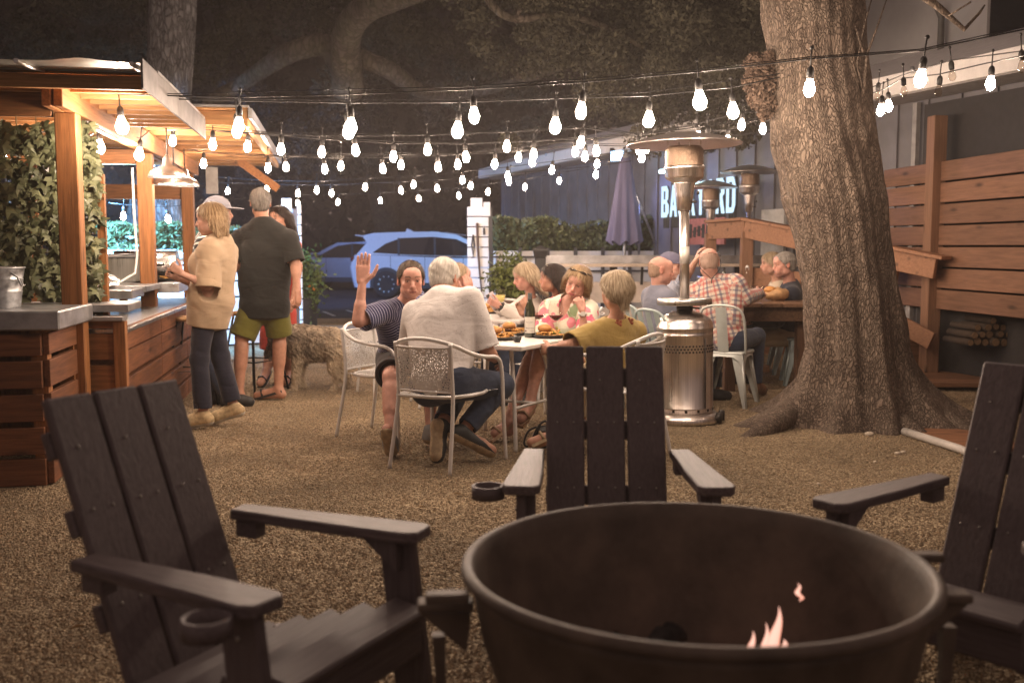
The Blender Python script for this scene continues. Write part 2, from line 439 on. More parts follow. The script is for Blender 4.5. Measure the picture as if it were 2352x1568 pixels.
# loose stones over the yard
def scatter_gravel():
    n = 210000
    x = RNG.uniform(-1, 1, n); y = 2.2 + 9.0*RNG.random(n)**1.25
    x = x*(.62*y + .5)
    r = .0034 + .0048*RNG.random(n)**2
    pits = np.array([(1,0,0),(-1,0,0),(0,1,0),(0,-1,0),(0,0,1),(0,0,-1)], float)
    base = pits[None]*r[:, None, None]*RNG.uniform(.7, 1.35, (n, 6, 1))
    base[..., 2] *= .75
    a = RNG.uniform(0, 2*PI, n); c, s = np.cos(a), np.sin(a); tl = RNG.uniform(-.6, .6, n)
    bx = base[..., 0]*c[:, None] - base[..., 1]*s[:, None]; by = base[..., 0]*s[:, None] + base[..., 1]*c[:, None]; bz = base[..., 2] + bx*np.sin(tl)[:, None]
    v = np.stack([bx + x[:, None], by + y[:, None], bz + (r*.35)[:, None]], -1).reshape(-1, 3)
    f0 = np.array([(0,2,4),(2,1,4),(1,3,4),(3,0,4),(2,0,5),(1,2,5),(3,1,5),(0,3,5)])
    f = (f0[None] + (np.arange(n)*6)[:, None, None]).reshape(-1, 3)
    o = mesh_obj('gravel', v, f, STONE, sm=np.zeros(len(f), bool)); tag(o, kind='stuff')
scatter_gravel()
# a few bigger pale stones near the tree roots
for i, (px, py, s) in enumerate([(1997, 1000, .035), (2062, 1043, .022), (2075, 1040, .02), (1290, 1215, .018), (2010, 1062, .014), (1880, 1112, .012), (905, 1330, .016), (2040, 1130, .015)]):
    mb = MB(); p = G(px, py); mb.ell((0, 0, 0), (s, s*.8, s*.55), nu=9, nv=6); o = mb.build('stone', M('pale_stone', (.5, .42, .33), .8, bump=.4, bscale=40), loc=p + V(0, 0, s*.3))
    tag(o, 'small pale stone lying loose on the brown gravel', 'stone', 'pale stones scattered on the gravel')

# ================================================================== timber bar on the left (axes: A = back, B = right)
ANG = R_(9.7)
A2 = V(-math.sin(ANG), math.cos(ANG), 0); B2 = V(math.cos(ANG), math.sin(ANG), 0); Z2 = V(0, 0, 1)
BR = rz(ANG)
P1 = P(172, 700, 6.3); P1[2] = 0                      # foot of the first post
bar_o = P1.copy()
def BA(b, a, z=0.0): return bar_o + B2*b + A2*a + Z2*z   # bar coordinates -> world
WB = WOOD('cedar_stain_along', (.30, .125, .045), 'x'); WBy = WOOD('cedar_stain_back', (.33, .135, .045), 'y'); WBz = WOOD('cedar_stain_up', (.34, .14, .047), 'z')
WDx = WOOD('cedar_dark_along', (.20, .078, .034), 'x'); WDy = WOOD('cedar_dark_back', (.20, .078, .034), 'y'); WDz = WOOD('cedar_dark_up', (.20, .078, .034), 'z')
WLx = WOOD('fir_light_along', (.52, .27, .11), 'x'); WLy = WOOD('fir_light_back', (.52, .27, .11), 'y')
ZINC = M('zinc_sheet', (.42, .42, .43), .38, .85, var=.3, scale=6, rvar=.15, bump=.12, bscale=14, bdist=.01)
GALV = M('galvanised', (.45, .46, .47), .42, .9, var=.35, scale=30, rvar=.12)
STEEL = M('brushed_steel', (.56, .55, .53), .3, 1.0, var=.2, scale=4, rvar=.1, stretch=(30, 30, .6))
BLACKM = M('black_metal', (.02, .02, .022), .45, .6)

pav = thing('bar_pavilion', 'open timber bar shelter with metal roof, warm lit rafters and post row', 'pavilion', bar_o, ANG)
def local(mb): pass
posts = [(0, 0), (-.03, 2.72), (-.03, 5.3)]
for (b, a) in posts:
    mb = MB(); mb.box((b, a, 1.065), (.125, .125, 2.13), bev=.006); mb.build('post', WBz, pav)
mb = MB(); mb.box((-1.35, 4.2, 1.09), (.1, .1, 2.18), bev=.006); mb.build('post', WBz, pav)
mb = MB(); mb.box((-.03, 2.6, 2.205), (.05, 5.9, .15), bev=.004); mb.box((.035, 2.6, 2.205), (.05, 5.9, .15), bev=.004); mb.build('beam', WBy, pav)
mb = MB(); mb.box((-1.8, -.04, 2.19), (3.45, .05, .17), bev=.004); mb.build('beam', WB, pav)
mb = MB(); mb.box((-1.9, 5.3, 1.93), (3.6, .06, .16), bev=.004); mb.build('beam', WB, pav)
mb = MB(); mb.box((-1.9, 2.72, 2.1), (3.6, .06, .12), bev=.004); mb.build('beam', WB, pav)
# purlins and roof skins: front roof then the wider back roof
mb = MB()
for i in range(9): mb.box((-1.25, -.40 + i*.25, 2.262), (3.6, .04, .055), bev=.003)
mb.box((-1.25, -.5, 2.245), (3.6, .04, .075), bev=.003)
mb.build('purlin', WLx, pav)
mb = MB(); mb.box((-1.25, .56, 2.298), (3.66, 2.1, .012)); mb.build('roof_deck', WLx, pav)
mb = MB()
SEAM = M('roof_sheet', (.55, .54, .52), .35, .85, var=.25, scale=5, rvar=.1)
mb.box((-1.25, .58, 2.316), (3.72, 2.12, .016))
# turned-up front sheet with standing seams
fr = frame(V(0, -.42, .9)); 
xs = np.linspace(-3.1, .61, 60); mb.grid([[(x, -1.0, 2.275 + .018*abs(math.sin(x*5.05))**6), (x, -.75, 2.29), (x, -.48, 2.314)] for x in xs])

for x in (-2.5, -1.87, -1.24, -.62, -.0, .56):
    mb.tube([(x, -1.0, 2.27), (x, -.75, 2.282), (x, -.49, 2.306)], .013, 6)
mb.build('roof', SEAM, pav)
mb = MB(); mb.box((.612, .30, 2.225), (.012, 2.6, .15)); mb.build('side_flashing', M('unlit_flashing', (.13, .12, .115), .6, .5, var=.3, scale=8), pav)  # darkened metal: the lack of bulb light is put into its colour
# back roof
mb = MB()
for i in range(11): mb.box((-.87, 1.85 + i*.42, 2.34), (3.5, .05, .11), bev=.003)
mb.box((.90, 3.95, 2.35), (.04, 4.35, .15), bev=.003); mb.build('purlin', WLx, pav)
mb = MB(); mb.box((-.87, 3.95, 2.407), (3.55, 4.35, .014)); mb.build('roof_deck', WLx, pav)
mb = MB(); mb.box((-.87, 3.95, 2.426), (3.6, 4.4, .016))
for i in range(40):
    pass
mb.box((.942, 3.95, 2.37), (.03, 4.42, .08)); mb.build('roof', SEAM, pav)
mb = MB(); mb.bar((.5, 5.35, 2.31), (.95, 5.4, 1.98), .04, .09); mb.build('brace', WBy, pav)
mb = MB(); mb.box((.2, 5.6, 2.08), (.13, .04, .3)); mb.build('junction_box', M('grey_box', (.35, .34, .33), .6), pav)
mb = MB(); mb.tube([(-.12, 2.63, 2.0), (-.115, 2.62, 1.6), (-.10, 2.61, 1.25), (-.12, 2.6, 1.1), (-.3, 2.45, .98), (-.55, 2.4, .97)], .011, 8); mb.build('cord', M('white_cord', (.75, .73, .7), .5), pav)

# front counter with zinc top
cnt = thing('bar_counter', 'slatted timber bar counter with thick folded zinc top, nearest the camera', 'counter', bar_o, ANG)
mb = MB(); mb.box((-1.41, -.33, .925), (3.0, .8, .105), bev=.008); mb.build('top', ZINC, cnt)
mb = MB()
for k, z in enumerate((.08, .255, .44, .625, .79)):
    mb.box((-1.42, -.68, z), (2.8, .035, .15 if k < 4 else .12), bev=.003)
mb.build('front_slats', WDx, cnt)
mb = MB()
for k, z in enumerate((.08, .255, .44, .625, .79)):
    mb.box((.0, -.34, z + .005), (.035, .66, .15 if k < 4 else .12), bev=.003)
mb.build('end_slats', WDy, cnt)
for (x, y) in ((-.04, -.62), (-.95, -.62), (-1.9, -.62), (-.04, -.05), (-1.9, -.05)): mb = MB(); mb.box((x, y, .44), (.085, .085, .86)); mb.build('frame_post', WBz, cnt)
mb = MB(); mb.box((-.5, -.3, .02), (.9, .5, .03)); mb.box((-1.5, .02, .5), (2.6, .02, .85)); mb.build('back_board', WBz, cnt)

# raised zinc shelf behind the ivy, and the long side counter running back
sid = thing('bar_counter', 'long low bar counter of dark cedar slats with steel worktop, behind the zinc one', 'counter', bar_o, ANG)
mb = MB(); mb.box((.02, .12, .88), (.5, .14, .03), bev=.004); mb.box((-.2, .3, .945), (1.0, .42, .05), bev=.006); mb.build('ledge', ZINC, sid)
mb = MB()
for z in (.1, .3, .5, .7): 
    mb.box((.10, .13, z), (.22, .04, .165), bev=.004)
mb.box((.1, .13, .845), (.22, .04, .06), bev=.003)
mb.build('front_slats', WBx := WB, sid)
mb = MB(); mb.box((.235, .13, .43), (.075, .075, .86), bev=.004); mb.build('corner_post', WBz, sid)
mb = MB()
for z in (.06, .235, .41, .585, .74):
    for (y0, y1) in ((.2, 1.55), (1.56, 2.9), (2.91, 4.2)):
        mb.box((.235, (y0+y1)/2, z), (.035, y1-y0, .145), bev=.003)
mb.build('side_slats', WDy, sid)
mb = MB(); mb.box((-.16, 2.2, .795), (.86, 4.1, .03), bev=.004); mb.build('worktop', STEEL, sid)
mb = MB(); mb.box((-.16, 2.2, .42), (.72, 4.0, .72)); mb.build('cabinet', WDy, sid)
mb = MB(); mb.box((-.22, 3.2, .985), (.55, 2.2, .05), bev=.006); mb.box((.0, 3.55, .965), (.42, 1.5, .09), bev=.006)
mb.box((-.22, 1.9, .96), (.5, .5, .07), bev=.006); mb.build('raised_shelf', ZINC, sid)
mb = MB()
for y in (1.8, 2.9, 4.1): mb.box((-.28, y, .88), (.06, .06, .16))
mb.build('shelf_post', WBz, sid)

# ivy screen
def ivy_screen(name, label, O, ux, uz, w, h, n, size, mat, depth=.10, group=None):
    """leaves (lobed, folded along the midrib) hung over a wire grid"""
    root = thing(name, label, 'ivy screen', O)
    nrm = np.cross(ux, uz); 
    if nrm[1] > 0: nrm = -nrm
    lobes = np.array([(0, 0), (.32, -.12), (.55, .05), (.36, .22), (.62, .55), (.24, .52), (0, 1.0), (-.24, .52), (-.62, .55), (-.36, .22), (-.55, .05), (-.32, -.12)])
    nv = len(lobes) + 1
    vs = []; fs = []
    for i in range(n):
        u = RNG.uniform(-.02, 1.02)*w; v = RNG.uniform(-.01, 1.02)*h; s = size*RNG.uniform(.6, 1.25)
        a = PI + RNG.normal(0, .6); tilt = RNG.uniform(.1, 1.1); yaw = RNG.normal(0, .55)
        px = lobes[:, 0]*s; py = (lobes[:, 1] - .1)*s; pz = -np.abs(px)*RNG.uniform(.15, .6) - (py/s)**2*s*.25
        pts = np.concatenate([np.stack([px, py, pz], 1), [[0, .3*s, .02*s]]])
        c, q = math.cos(a), math.sin(a); pts[:, :2] = pts[:, :2] @ np.array([[c, q], [-q, c]])
        Rx = rot((1, 0, 0), -tilt + .25); Ry = rot((0, 1, 0), yaw); pts = pts @ (Ry @ Rx).T
        W = O*0 + ux*u + uz*v + nrm*RNG.uniform(0, depth)
        vs.append(pts[:, :1]*ux + pts[:, 1:2]*uz + pts[:, 2:3]*nrm + W)
        b = i*nv
        for k in range(12): fs.append((b+12, b+k, b+(k+1) % 12))
    mesh_obj('foliage', np.concatenate(vs), np.array(fs), mat, root, sm=np.zeros(len(fs), bool))
    mb = MB()
    for k in range(int(w/.12)+1): mb.tube([ux*(k*.12) - nrm*.03, ux*(k*.12) + uz*h*1.06 - nrm*.03], .004, 5)
    for k in range(int(h/.12)+1): mb.tube([uz*(k*.12) - nrm*.03, uz*(k*.12) + ux*w - nrm*.03], .004, 5)
    mb.build('wire_grid', M('jute', (.25, .19, .1), .9), root)
    return root
def leaf_mat(name, c1, c2, rough=.5, tr=.15):
    t = NT(name); t.set(Roughness=rough); t.b.inputs['Specular IOR Level'].default_value = .4
    g = t.n('NewGeometry'); tc = t.n('TexCoord'); no = t.n('TexNoise', Scale=22.0, Detail=3.0); t.l(tc.outputs['Object'], no.inputs['Vector'])
    ad = t.n('Math', operation='MULTIPLY_ADD'); ad.inputs[1].default_value = .5; t.l(no.outputs['Fac'], ad.inputs[0])
    m5 = t.n('Math', operation='MULTIPLY'); m5.inputs[1].default_value = .5; t.l(g.outputs['Random Per Island'], m5.inputs[0]); t.l(m5.outputs[0], ad.inputs[2])
    cr = t.n('ValToRGB'); e = cr.color_ramp.elements; e[0].position = .2; e[1].position = .85; e[0].color = rgba(c1); e[1].color = rgba(c2); t.l(ad.outputs[0], cr.inputs['Fac']); t.l(cr.outputs[0], t.b.inputs['Base Color'])
    return t.m
IVY = leaf_mat('ivy_leaf', (.05, .06, .026), (.25, .26, .14), .42)
ivy_screen('ivy_screen', 'big leaved green ivy screen hanging behind the first bar post', BA(-1.98, .42, .93), B2, Z2, 2.02, 1.16, 2800, .082, IVY)
mb = MB(); mb.box((.08, .45, 1.3), (.05, .05, 1.0)); mb.build('screen_post', WBz, pav)

# ================================================================== fence on the right, ramp rail, deck, firewood
FE = WOOD('fence_board', (.21, .108, .064), 'y', dark=.72, bump=.2); FEz = WOOD('fence_post_wood', (.25, .135, .08), 'z', dark=.75, bump=.2); FEx = WOOD('rail_wood', (.30, .155, .088), 'x', dark=.75, bump=.2)
f0, f1 = V(4.02, 11.6, 0), V(4.62, 7.0, 0)
fen = thing('board_fence', 'tall privacy fence of wide horizontal cedar boards right of the big tree', 'fence', f0)
du = unit(f1 - f0); fl = np.linalg.norm(f1 - f0); fr_ = np.stack([V(-du[1], du[0], 0), du, V(0, 0, 1)], 1)
mb = MB()
fa = math.atan2(-du[0], du[1])
fen.rotation_euler = (0, 0, fa)
for k in range(7):
    z = 2.06 - k*.208
    mb.box((0, fl*.5 - .4, z), (.035, fl + .8, .19), bev=.004)
mb.build('boards', FE, fen)
for y in (-.6, 1.2, 3.0, 4.6): mb = MB(); mb.box((-.065, y, 1.05), (.09, .09, 2.1)); mb.build('fence_post', FEz, fen)
# free standing post in front
pp = G(2131, 872)
po = thing('timber_post', 'tall square timber post standing in front of the board fence', 'post', pp, R_(8))
mb = MB(); mb.box((0, 0, 1.3), (.14, .14, 2.6), bev=.006); mb.build('shaft', FEz, po)
# ramp rail
ra = thing('ramp_railing', 'stained timber ramp handrail sloping down behind the big tree trunk', 'railing', P(1625, 560, 12.6)*V(1, 1, 0))
ro = V(*ra.location)
c0, c1, c2 = P(1628, 509, 12.9), P(1712, 503, 12.2), P(2150, 588, 9.9)
mb = MB()
def railrun(a, b, h=.20):
    mb.bar(a - V(0, 0, h/2 + .02) - ro, b - V(0, 0, h/2 + .02) - ro, .04, h, bev=.004)
railrun(c0, c1); railrun(c1, c2); mb.build('rail_board', FEx, ra)
mb = MB(); mb.bar(c0 - ro, c1 - ro, .15, .035, bev=.004); mb.bar(c1 - ro, c2 + unit(c2 - c1)*.12 - ro, .15, .035, bev=.004); mb.build('cap_rail', FEx, ra)
mb = MB()
for t_, w_ in ((0.0, c0), (1.0, c1)):
    p = w_ + V(.03, .04, 0) - ro; mb.box((p[0], p[1], (w_[2] - .15)/2), (.13, .13, w_[2] - .15))
mb.build('post', FEz, ra)
mb = MB(); a_, b_ = P(2015, 715, 10.4), P(2140, 783, 9.95); mb.bar(a_ - ro, b_ - ro, .04, .17, bev=.004); mb.bar(P(1995, 610, 11.0) - ro, P(2060, 640, 10.6) - ro, .04, .17, bev=.004); mb.build('mid_rail', FEx, ra)
mb = MB(); q0, q1 = P(1700, 640, 12.4), P(1840, 655, 11.8); mb.bar(q0 - ro, q1 - ro, .04, .3); mb.build('deck_skirt', FEx, ra)
# low deck behind the post
dk = thing('timber_deck', 'low dark timber deck and step behind the square post', 'deck', G(2200, 880))
do = V(*dk.location)
mb = MB()
for k in range(9): mb.box((.35, -.55 + k*.15, .06), (2.6, .14, .04), R=rz(R_(-4)), bev=.003)
mb.build('boards', WOOD('deck_board', (.22, .11, .06), 'x'), dk)
mb = MB(); mb.box((.3, 1.5, .34), (2.6, 1.8, .06)); mb.box((.3, .6, .2), (2.6, .04, .26)); mb.build('upper_deck', WOOD('deck_board', (.22, .11, .06), 'x'), dk)
# firewood
fw = P(2284, 792, 9.5)
for k, (dx, dz, r) in enumerate([(-.36, .0, .05), (-.24, .02, .06), (-.11, 0, .055), (.02, .01, .065), (.16, 0, .06), (.29, .02, .055), (-.30, .11, .055), (-.17, .12, .05), (-.05, .12, .06), (.09, .13, .05), (.23, .12, .055), (-.23, .22, .05), (-.1, .23, .055), (.03, .24, .05), (.15, .22, .05), (-.03, .33, .05)]):
    lg = thing('firewood_log', 'cut round log showing its pale sawn end in the firewood stack under the fence', 'log', fw + V(dx*.62, .02*(k % 3), dz*.62 + .02), R_(6), 'logs of the firewood stack')
    mb = MB(); r *= .62; mb.tube([(0, 0, 0), (0, .45, 0)], [r, r*.95], 12); mb.build('bark', M('log_bark', (.05, .033, .022), .9, bump=.8, bscale=40), lg)
    mb = MB(); mb.tube([(0, -.004, 0), (0, 0.0005, 0)], r*.9, 12); mb.build('sawn_end', M('log_end', (.22, .135, .07), .8, var=.3, scale=60), lg)
# stepping board edged by a pale pipe
sb = thing('stepping_board', 'flat timber ground board edged by a pale round pipe beside the roots', 'board', G(2150, 1010))
so = V(*sb.location)
mb = MB(); a_, b_, c_, d_ = [G(*q) for q in ((2095, 993), (2235, 990), (2360, 1035), (2230, 1050))]
mb.add([q - so + V(0, 0, .03) for q in (a_, b_, c_, d_)] + [q - so for q in (a_, b_, c_, d_)], [(3, 2, 1, 0), (0, 1, 5, 4), (1, 2, 6, 5), (2, 3, 7, 6), (3, 0, 4, 7)]); mb.build('plank', WOOD('deck_board2', (.26, .12, .06), 'x'), sb)
mb = MB(); mb.tube([G(2077, 1000) - so + V(0, 0, .03), G(2200, 1040) - so + V(0, 0, .03), G(2330, 1095) - so + V(0, 0, .03)], .028, 10); mb.build('pipe', M('pvc_pipe', (.5, .46, .42), .5), sb)

# ================================================================== building on the right
def WL(y): return V(4.5 - .36*(y - 10), y, 0)
wd = unit(V(-.36, 1, 0)); wn = V(-wd[1], wd[0], 0)     # along the wall (away) and out towards the yard
if wn[0] > 0: wn = -wn
ba = math.atan2(-wd[0], wd[1])
bld = thing('metal_building', 'dark grey metal clad building with white eave and lower lean-to roof', 'building', WL(10), ba)
# local: x = into the building (right), y = along the wall, z up
CLAD = M('grey_cladding', (.17, .165, .175), .6, .3, var=.15, scale=3, bump=.08, bscale=6)
mb = MB(); mb.box((.1, 4.0, 1.6), (.2, 20.0, 3.2))
for k in range(44): mb.box((-.012, -5.6 + k*.45, 1.6), (.025, .05, 3.2))
mb.build('wall', CLAD, bld)
mb = MB(); WHT = M('white_paint', (.78, .75, .72), .5, var=.06, bump=.1, bscale=12)
mb.add([(-.50, -6, 3.02), (-.50, 14, 3.02), (.9, 14, 3.55), (.9, -6, 3.55), (-.50, -6, 2.96), (-.50, 14, 2.96), (.9, 14, 3.49), (.9, -6, 3.49)], [(0, 3, 2, 1), (4, 5, 6, 7), (0, 1, 5, 4), (3, 7, 6, 2)])
mb.build('roof', M('white_roof', (.72, .70, .68), .5, var=.1), bld)
mb = MB(); mb.box((-.52, 4, 2.93), (.03, 20, .2)); mb.build('fascia', WHT, bld)
mb = MB(); mb.box((-.26, 4, 2.83), (.45, 20, .02)); mb.build('soffit', M('soffit_grey', (.30, .28, .27), .7), bld)
mb = MB()
for k in range(12): mb.tube([(-.55, -4.5 + k*1.6, 3.0), (-.55, -4.48 + k*1.6, 3.06)], .02, 6)
mb.build('gutter_clip', GALV, bld)
mb = MB(); mb.box((2.4, 2.0, 4.0), (3.0, 9.0, 2.9)); mb.build('upper_wall', M('upper_cladding', (.30, .29, .29), .7, var=.12, scale=2), bld)
mb = MB(); mb.add([(.88, -2.6, 5.4), (.88, 6.6, 5.4), (3.9, 6.6, 6.5), (3.9, -2.6, 6.5), (.7, -2.8, 5.3), (.7, 6.8, 5.3)], [(0, 1, 2, 3), (0, 4, 5, 1)]); mb.build('upper_roof', M('dark_roof', (.05, .045, .045), .8), bld)
wdw = MB(); wdw.box((.89, .55, 3.95), (.04, .62, .95)); wo = wdw.build('window', M('window_frame_grey', (.12, .11, .11), .6), bld)
mb = MB(); mb.box((.865, .55, 3.95), (.01, .52, .84)); mb.build('pane', M('dark_glass', (.012, .012, .014), .08, spec=.6), wo)
mb = MB(); mb.tube([(.8, 1.45, 3.5), (.8, 1.45, 3.85), (.72, 1.43, 3.95)], .035, 8); mb.build('vent_pipe', M('dark_pipe', (.08, .075, .07), .6), bld)
mb = MB(); mb.box((-.03, -2.1, 1.4), (.04, 5.6, 2.74)); mb.build('dark_wall_panel', M('dark_panel', (.025, .022, .022), .7), bld)  # near-black sheet laid over the wall face
mb = MB(); mb.box((-.06, .80, 1.45), (.05, .06, 2.7)); mb.build('door_jamb', M('jamb_grey', (.3, .29, .28), .6), bld)
mb = MB(); mb.box((-.03, 3.35, 1.25), (.04, .5, 1.1)); mb.build('panel', M('pale_panel', (.45, .44, .42), .6), bld)
# cool tube lights over the sign
TUBE = EMIT('led_tube', (.55, .95, 1.0), 20.0)
for k, (ax, ay, bx, by, d) in enumerate([(1514, 395, 1534, 393, 15.0), (1576, 385, 1610, 383, 14.2), (1578, 404, 1604, 392, 14.2)]):
    tl = thing('tube_light', ['short cyan white led tube left of the heater neck', 'cyan white led tube right of the heater neck', 'slanted led tube just above the sign letters'][k], 'lamp', P(ax, ay, d), 0, 'led tubes above the sign')
    mb = MB(); mb.tube([(0, 0, 0), P(bx, by, d) - P(ax, ay, d)], .022, 8); mb.build('tube', TUBE, tl)
    mb = MB(); mb.bar((0, .03, .03), P(bx, by, d) - P(ax, ay, d) + V(0, .03, .03), .05, .02); mb.build('housing', M('grey_box', (.35, .34, .33), .6), tl)
# the BACKYARD sign: slab letters with dark bars below for their shadows on the wall
sg = thing('letter_sign', 'big white slab letters spelling BACKYARD on the grey metal wall', 'sign', P(1520, 500, 15.5))
so = V(*sg.location)
SIGN = EMIT('sign_glow', (.62, .84, 1.0), 1.35); SIDE = M('sign_side', (.05, .055, .06), .5)  # letter faces glow: the tubes' light is put into them
def slab_letters(text, p0, p1, h0, h1, t):
    n = len(text)
    bx_ = lambda x0, y0, x1, y1: [(x0, y0), (x1, y0), (x1, y1), (x0, y1)]
    L = {   # convex strokes in a unit cell (x 0..1, y 0..1)
     'B': [bx_(0, 0, .27, 1), bx_(.2, .84, .74, 1), bx_(.2, .43, .74, .57), bx_(.2, 0, .78, .16), [(.62, .5), (.9, .58), (.92, .86), (.66, 1)], [(.66, 0), (1, .14), (1, .38), (.64, .54)]],
     'A': [[(0, 0), (.25, 0), (.6, 1), (.36, 1)], [(.75, 0), (1, 0), (.64, 1), (.42, 1)], bx_(.2, .2, .8, .36)],
     'C': [bx_(0, .12, .27, .88), [(0, .86), (.16, 1), (.84, 1), (1, .84), (.2, .82)], [(0, .14), (.2, .18), (1, .16), (.84, 0), (.16, 0)], bx_(.73, .66, 1, .86), bx_(.73, .14, 1, .34)],
     'K': [bx_(0, 0, .27, 1), [(.24, .36), (.44, .36), (1, 1), (.72, 1)], [(.72, 0), (1, 0), (.58, .62), (.38, .5)]],
     'Y': [bx_(.36, 0, .64, .5), [(.36, .42), (.6, .5), (.27, 1), (0, 1)], [(.64, .42), (.4, .5), (.73, 1), (1, 1)]],
     'R': [bx_(0, 0, .27, 1), bx_(.2, .84, .76, 1), bx_(.2, .42, .74, .57), [(.62, .46), (.94, .56), (.96, .86), (.66, 1)], [(.72, 0), (1, 0), (.68, .5), (.42, .5)]],
     'D': [bx_(0, 0, .27, 1), bx_(.2, .85, .7, 1), bx_(.2, 0, .7, .15), [(.73, .1), (1, .24), (1, .76), (.73, .9)], [(.6, 1), (.73, .8), (1, .76), (.8, .98)], [(.6, 0), (.8, .02), (1, .24), (.73, .2)]]}
    ux = unit((p1 - p0)*V(1, 1, 0)); W = np.linalg.norm((p1 - p0)*V(1, 1, 0)); nx = V(ux[1], -ux[0], 0)
    R = np.stack([ux, V(0, 0, 1), nx], 1)
    for i, ch in enumerate(text):
        w = W/n*.80; a = (i + .5)/n; h = h0 + (h1 - h0)*a; z0 = p0[2] + (p1[2] - p0[2])*a
        o = p0 + ux*(W*i/n); o[2] = z0
        mb = MB()
        for q_, poly in enumerate(L[ch]):
            mb.prism([(x*w, y*h) for x, y in poly], t + .002*q_, o - so, R)
        lt = mb.build('letter', SIGN, sg)
        m2 = MB()
        for q in (.2, .5, .8):
            m2.bar(o + ux*w*q - so - V(0, 0, .16) - nx*.03, o + ux*w*q - so + V(0, 0, .1) - nx*.03, .03, .02)  # dark bars shaped as the drip shadows under each letter
        for q_, poly in enumerate(L[ch]): m2.prism([(x*w*1.02, y*h*1.01) for x, y in poly], t + .002*q_, o - so - nx*(t + .02), R)
        m2.build('letter_back_shadow', SIDE, lt)
slab_letters('BACKYARD', P(1519, 500, 15.5), P(1692, 488, 13.6), .46, .48, .010)
# red sign board below
rd = thing('red_sign', 'faded red board with dark painted lettering under the big white letters', 'sign', P(1582, 565, 14.65), ba)
mb = MB(); mb.box((-.02, -.45, .2), (.03, 1.1, .36)); mb.build('board', M('faded_red', (.36, .13, .13), .6, var=.3, scale=8), rd)
mb = MB(); rr = random.Random(3)
for k in range(9):
    y = -.92 + k*.115; mb.box((-.04, y, .2 + rr.uniform(-.02, .02)), (.006, .07, .17 + rr.uniform(-.03, .03)), R=rot((1, 0, 0), rr.uniform(-.12, .12)))
    mb.box((-.04, y + .03, .2 + rr.uniform(-.06, .06)), (.006, .05, .03))
mb.build('lettering', M('sign_black', (.02, .018, .018), .6), rd)
# white porch panel seen beyond
pn = thing('porch_wall', 'bluish white porch wall with dark doorway behind the hedge', 'wall', P(1320, 560, 21))
so = V(*pn.location)
mb = MB(); mb.prism([(0, -1.3), (.67, -1.3), (.67, .98), (0, .74)], .08, (0, 0, 0), np.stack([V(1, 0, 0), V(0, 0, 1), V(0, -1, 0)], 1)); mb.build('panel', M('blue_white', (.42, .44, .52), .7, bump=.2), pn)
mb = MB(); mb.box((.36, -.06, -.3), (.28, .05, 1.0)); mb.build('doorway', M('dark_panel', (.025, .022, .022), .7), pn)

# ================================================================== white gate, planter fence, hedges
def vhedge(name, label, p0, p1, z0, z1, depth, n, mat, leaf=.05, cat='hedge'):
    root = thing(name, label, cat, (p0 + p1)/2*V(1, 1, 0) + V(0, 0, z0)); so = V(*root.location)
    ux = unit((p1 - p0)*V(1, 1, 0)); L = np.linalg.norm((p1 - p0)*V(1, 1, 0)); nx = V(-ux[1], ux[0], 0)
    t = RNG.random(n); hz = RNG.random(n)**.8; dd = RNG.uniform(-1, 1, n)
    top = z0 + (z1 - z0)*(1 + .12*np.sin(t*L*3.1) + .1*np.sin(t*L*7.7 + 1))
    c = p0[None]*V(1, 1, 0) + ux*(t*L)[:, None] + nx*(dd*depth/2)[:, None] + V(0, 0, 1)*(z0 + (top - z0)*hz)[:, None]
    return leaf_cloud(root, c - so, leaf, mat, 'foliage')
def leaf_cloud(root, c, leaf, mat, name, flat=.0):
    n = len(c); a = RNG.normal(0, 1, (n, 3)); a /= np.linalg.norm(a, axis=1)[:, None]; b = RNG.normal(0, 1, (n, 3)); b = np.cross(a, b); b /= np.linalg.norm(b, axis=1)[:, None]
    s = leaf*RNG.uniform(.6, 1.3, n)[:, None]
    v = np.stack([c - a*s, c + b*s*.45, c + a*s, c - b*s*.45], 1).reshape(-1, 3)
    f = np.arange(4*n).reshape(n, 4)
    mesh_obj(name, v, f, mat, root, sm=np.zeros(n, bool)); return root
HEDGE = leaf_mat('hedge_leaf', (.035, .05, .02), (.13, .15, .06), .5)
WPL = M('white_boards', (.74, .72, .70), .6, var=.08, scale=3, bump=.15, bscale=20)
BLK = M('black_rail', (.02, .019, .02), .5)
hd0, hd1 = P(1130, 600, 16.0), P(1500, 600, 16.6)
r = vhedge('hedge', 'dense green hedge in the white planter behind the blonde woman', hd0, hd1, 1.28, 1.72, .6, 15000, HEDGE, .055)
pl = thing('planter_fence', 'long white planter box with black rail fence under the right hedge', 'planter', (hd0 + hd1)/2*V(1, 1, 0)); so = V(*pl.location)
a_, b_ = hd0*V(1, 1, 0) - so, hd1*V(1, 1, 0) - so
mb = MB(); mb.bar(a_ + V(0, 0, .66), b_ + V(0, 0, .66), .62, 1.2); mb.build('box', WPL, pl)
mb = MB()
for k in range(7):
    q = a_ + (b_ - a_)*k/6 + V(0, -.38, 0); mb.box(q + V(0, 0, .66), (.055, .055, 1.3))
for z in (1.17, .95, .75, .55, .35): mb.bar(a_ + V(0, -.38, z), b_ + V(0, -.38, z), .025, .025)
mb.build('rail', BLK, pl)
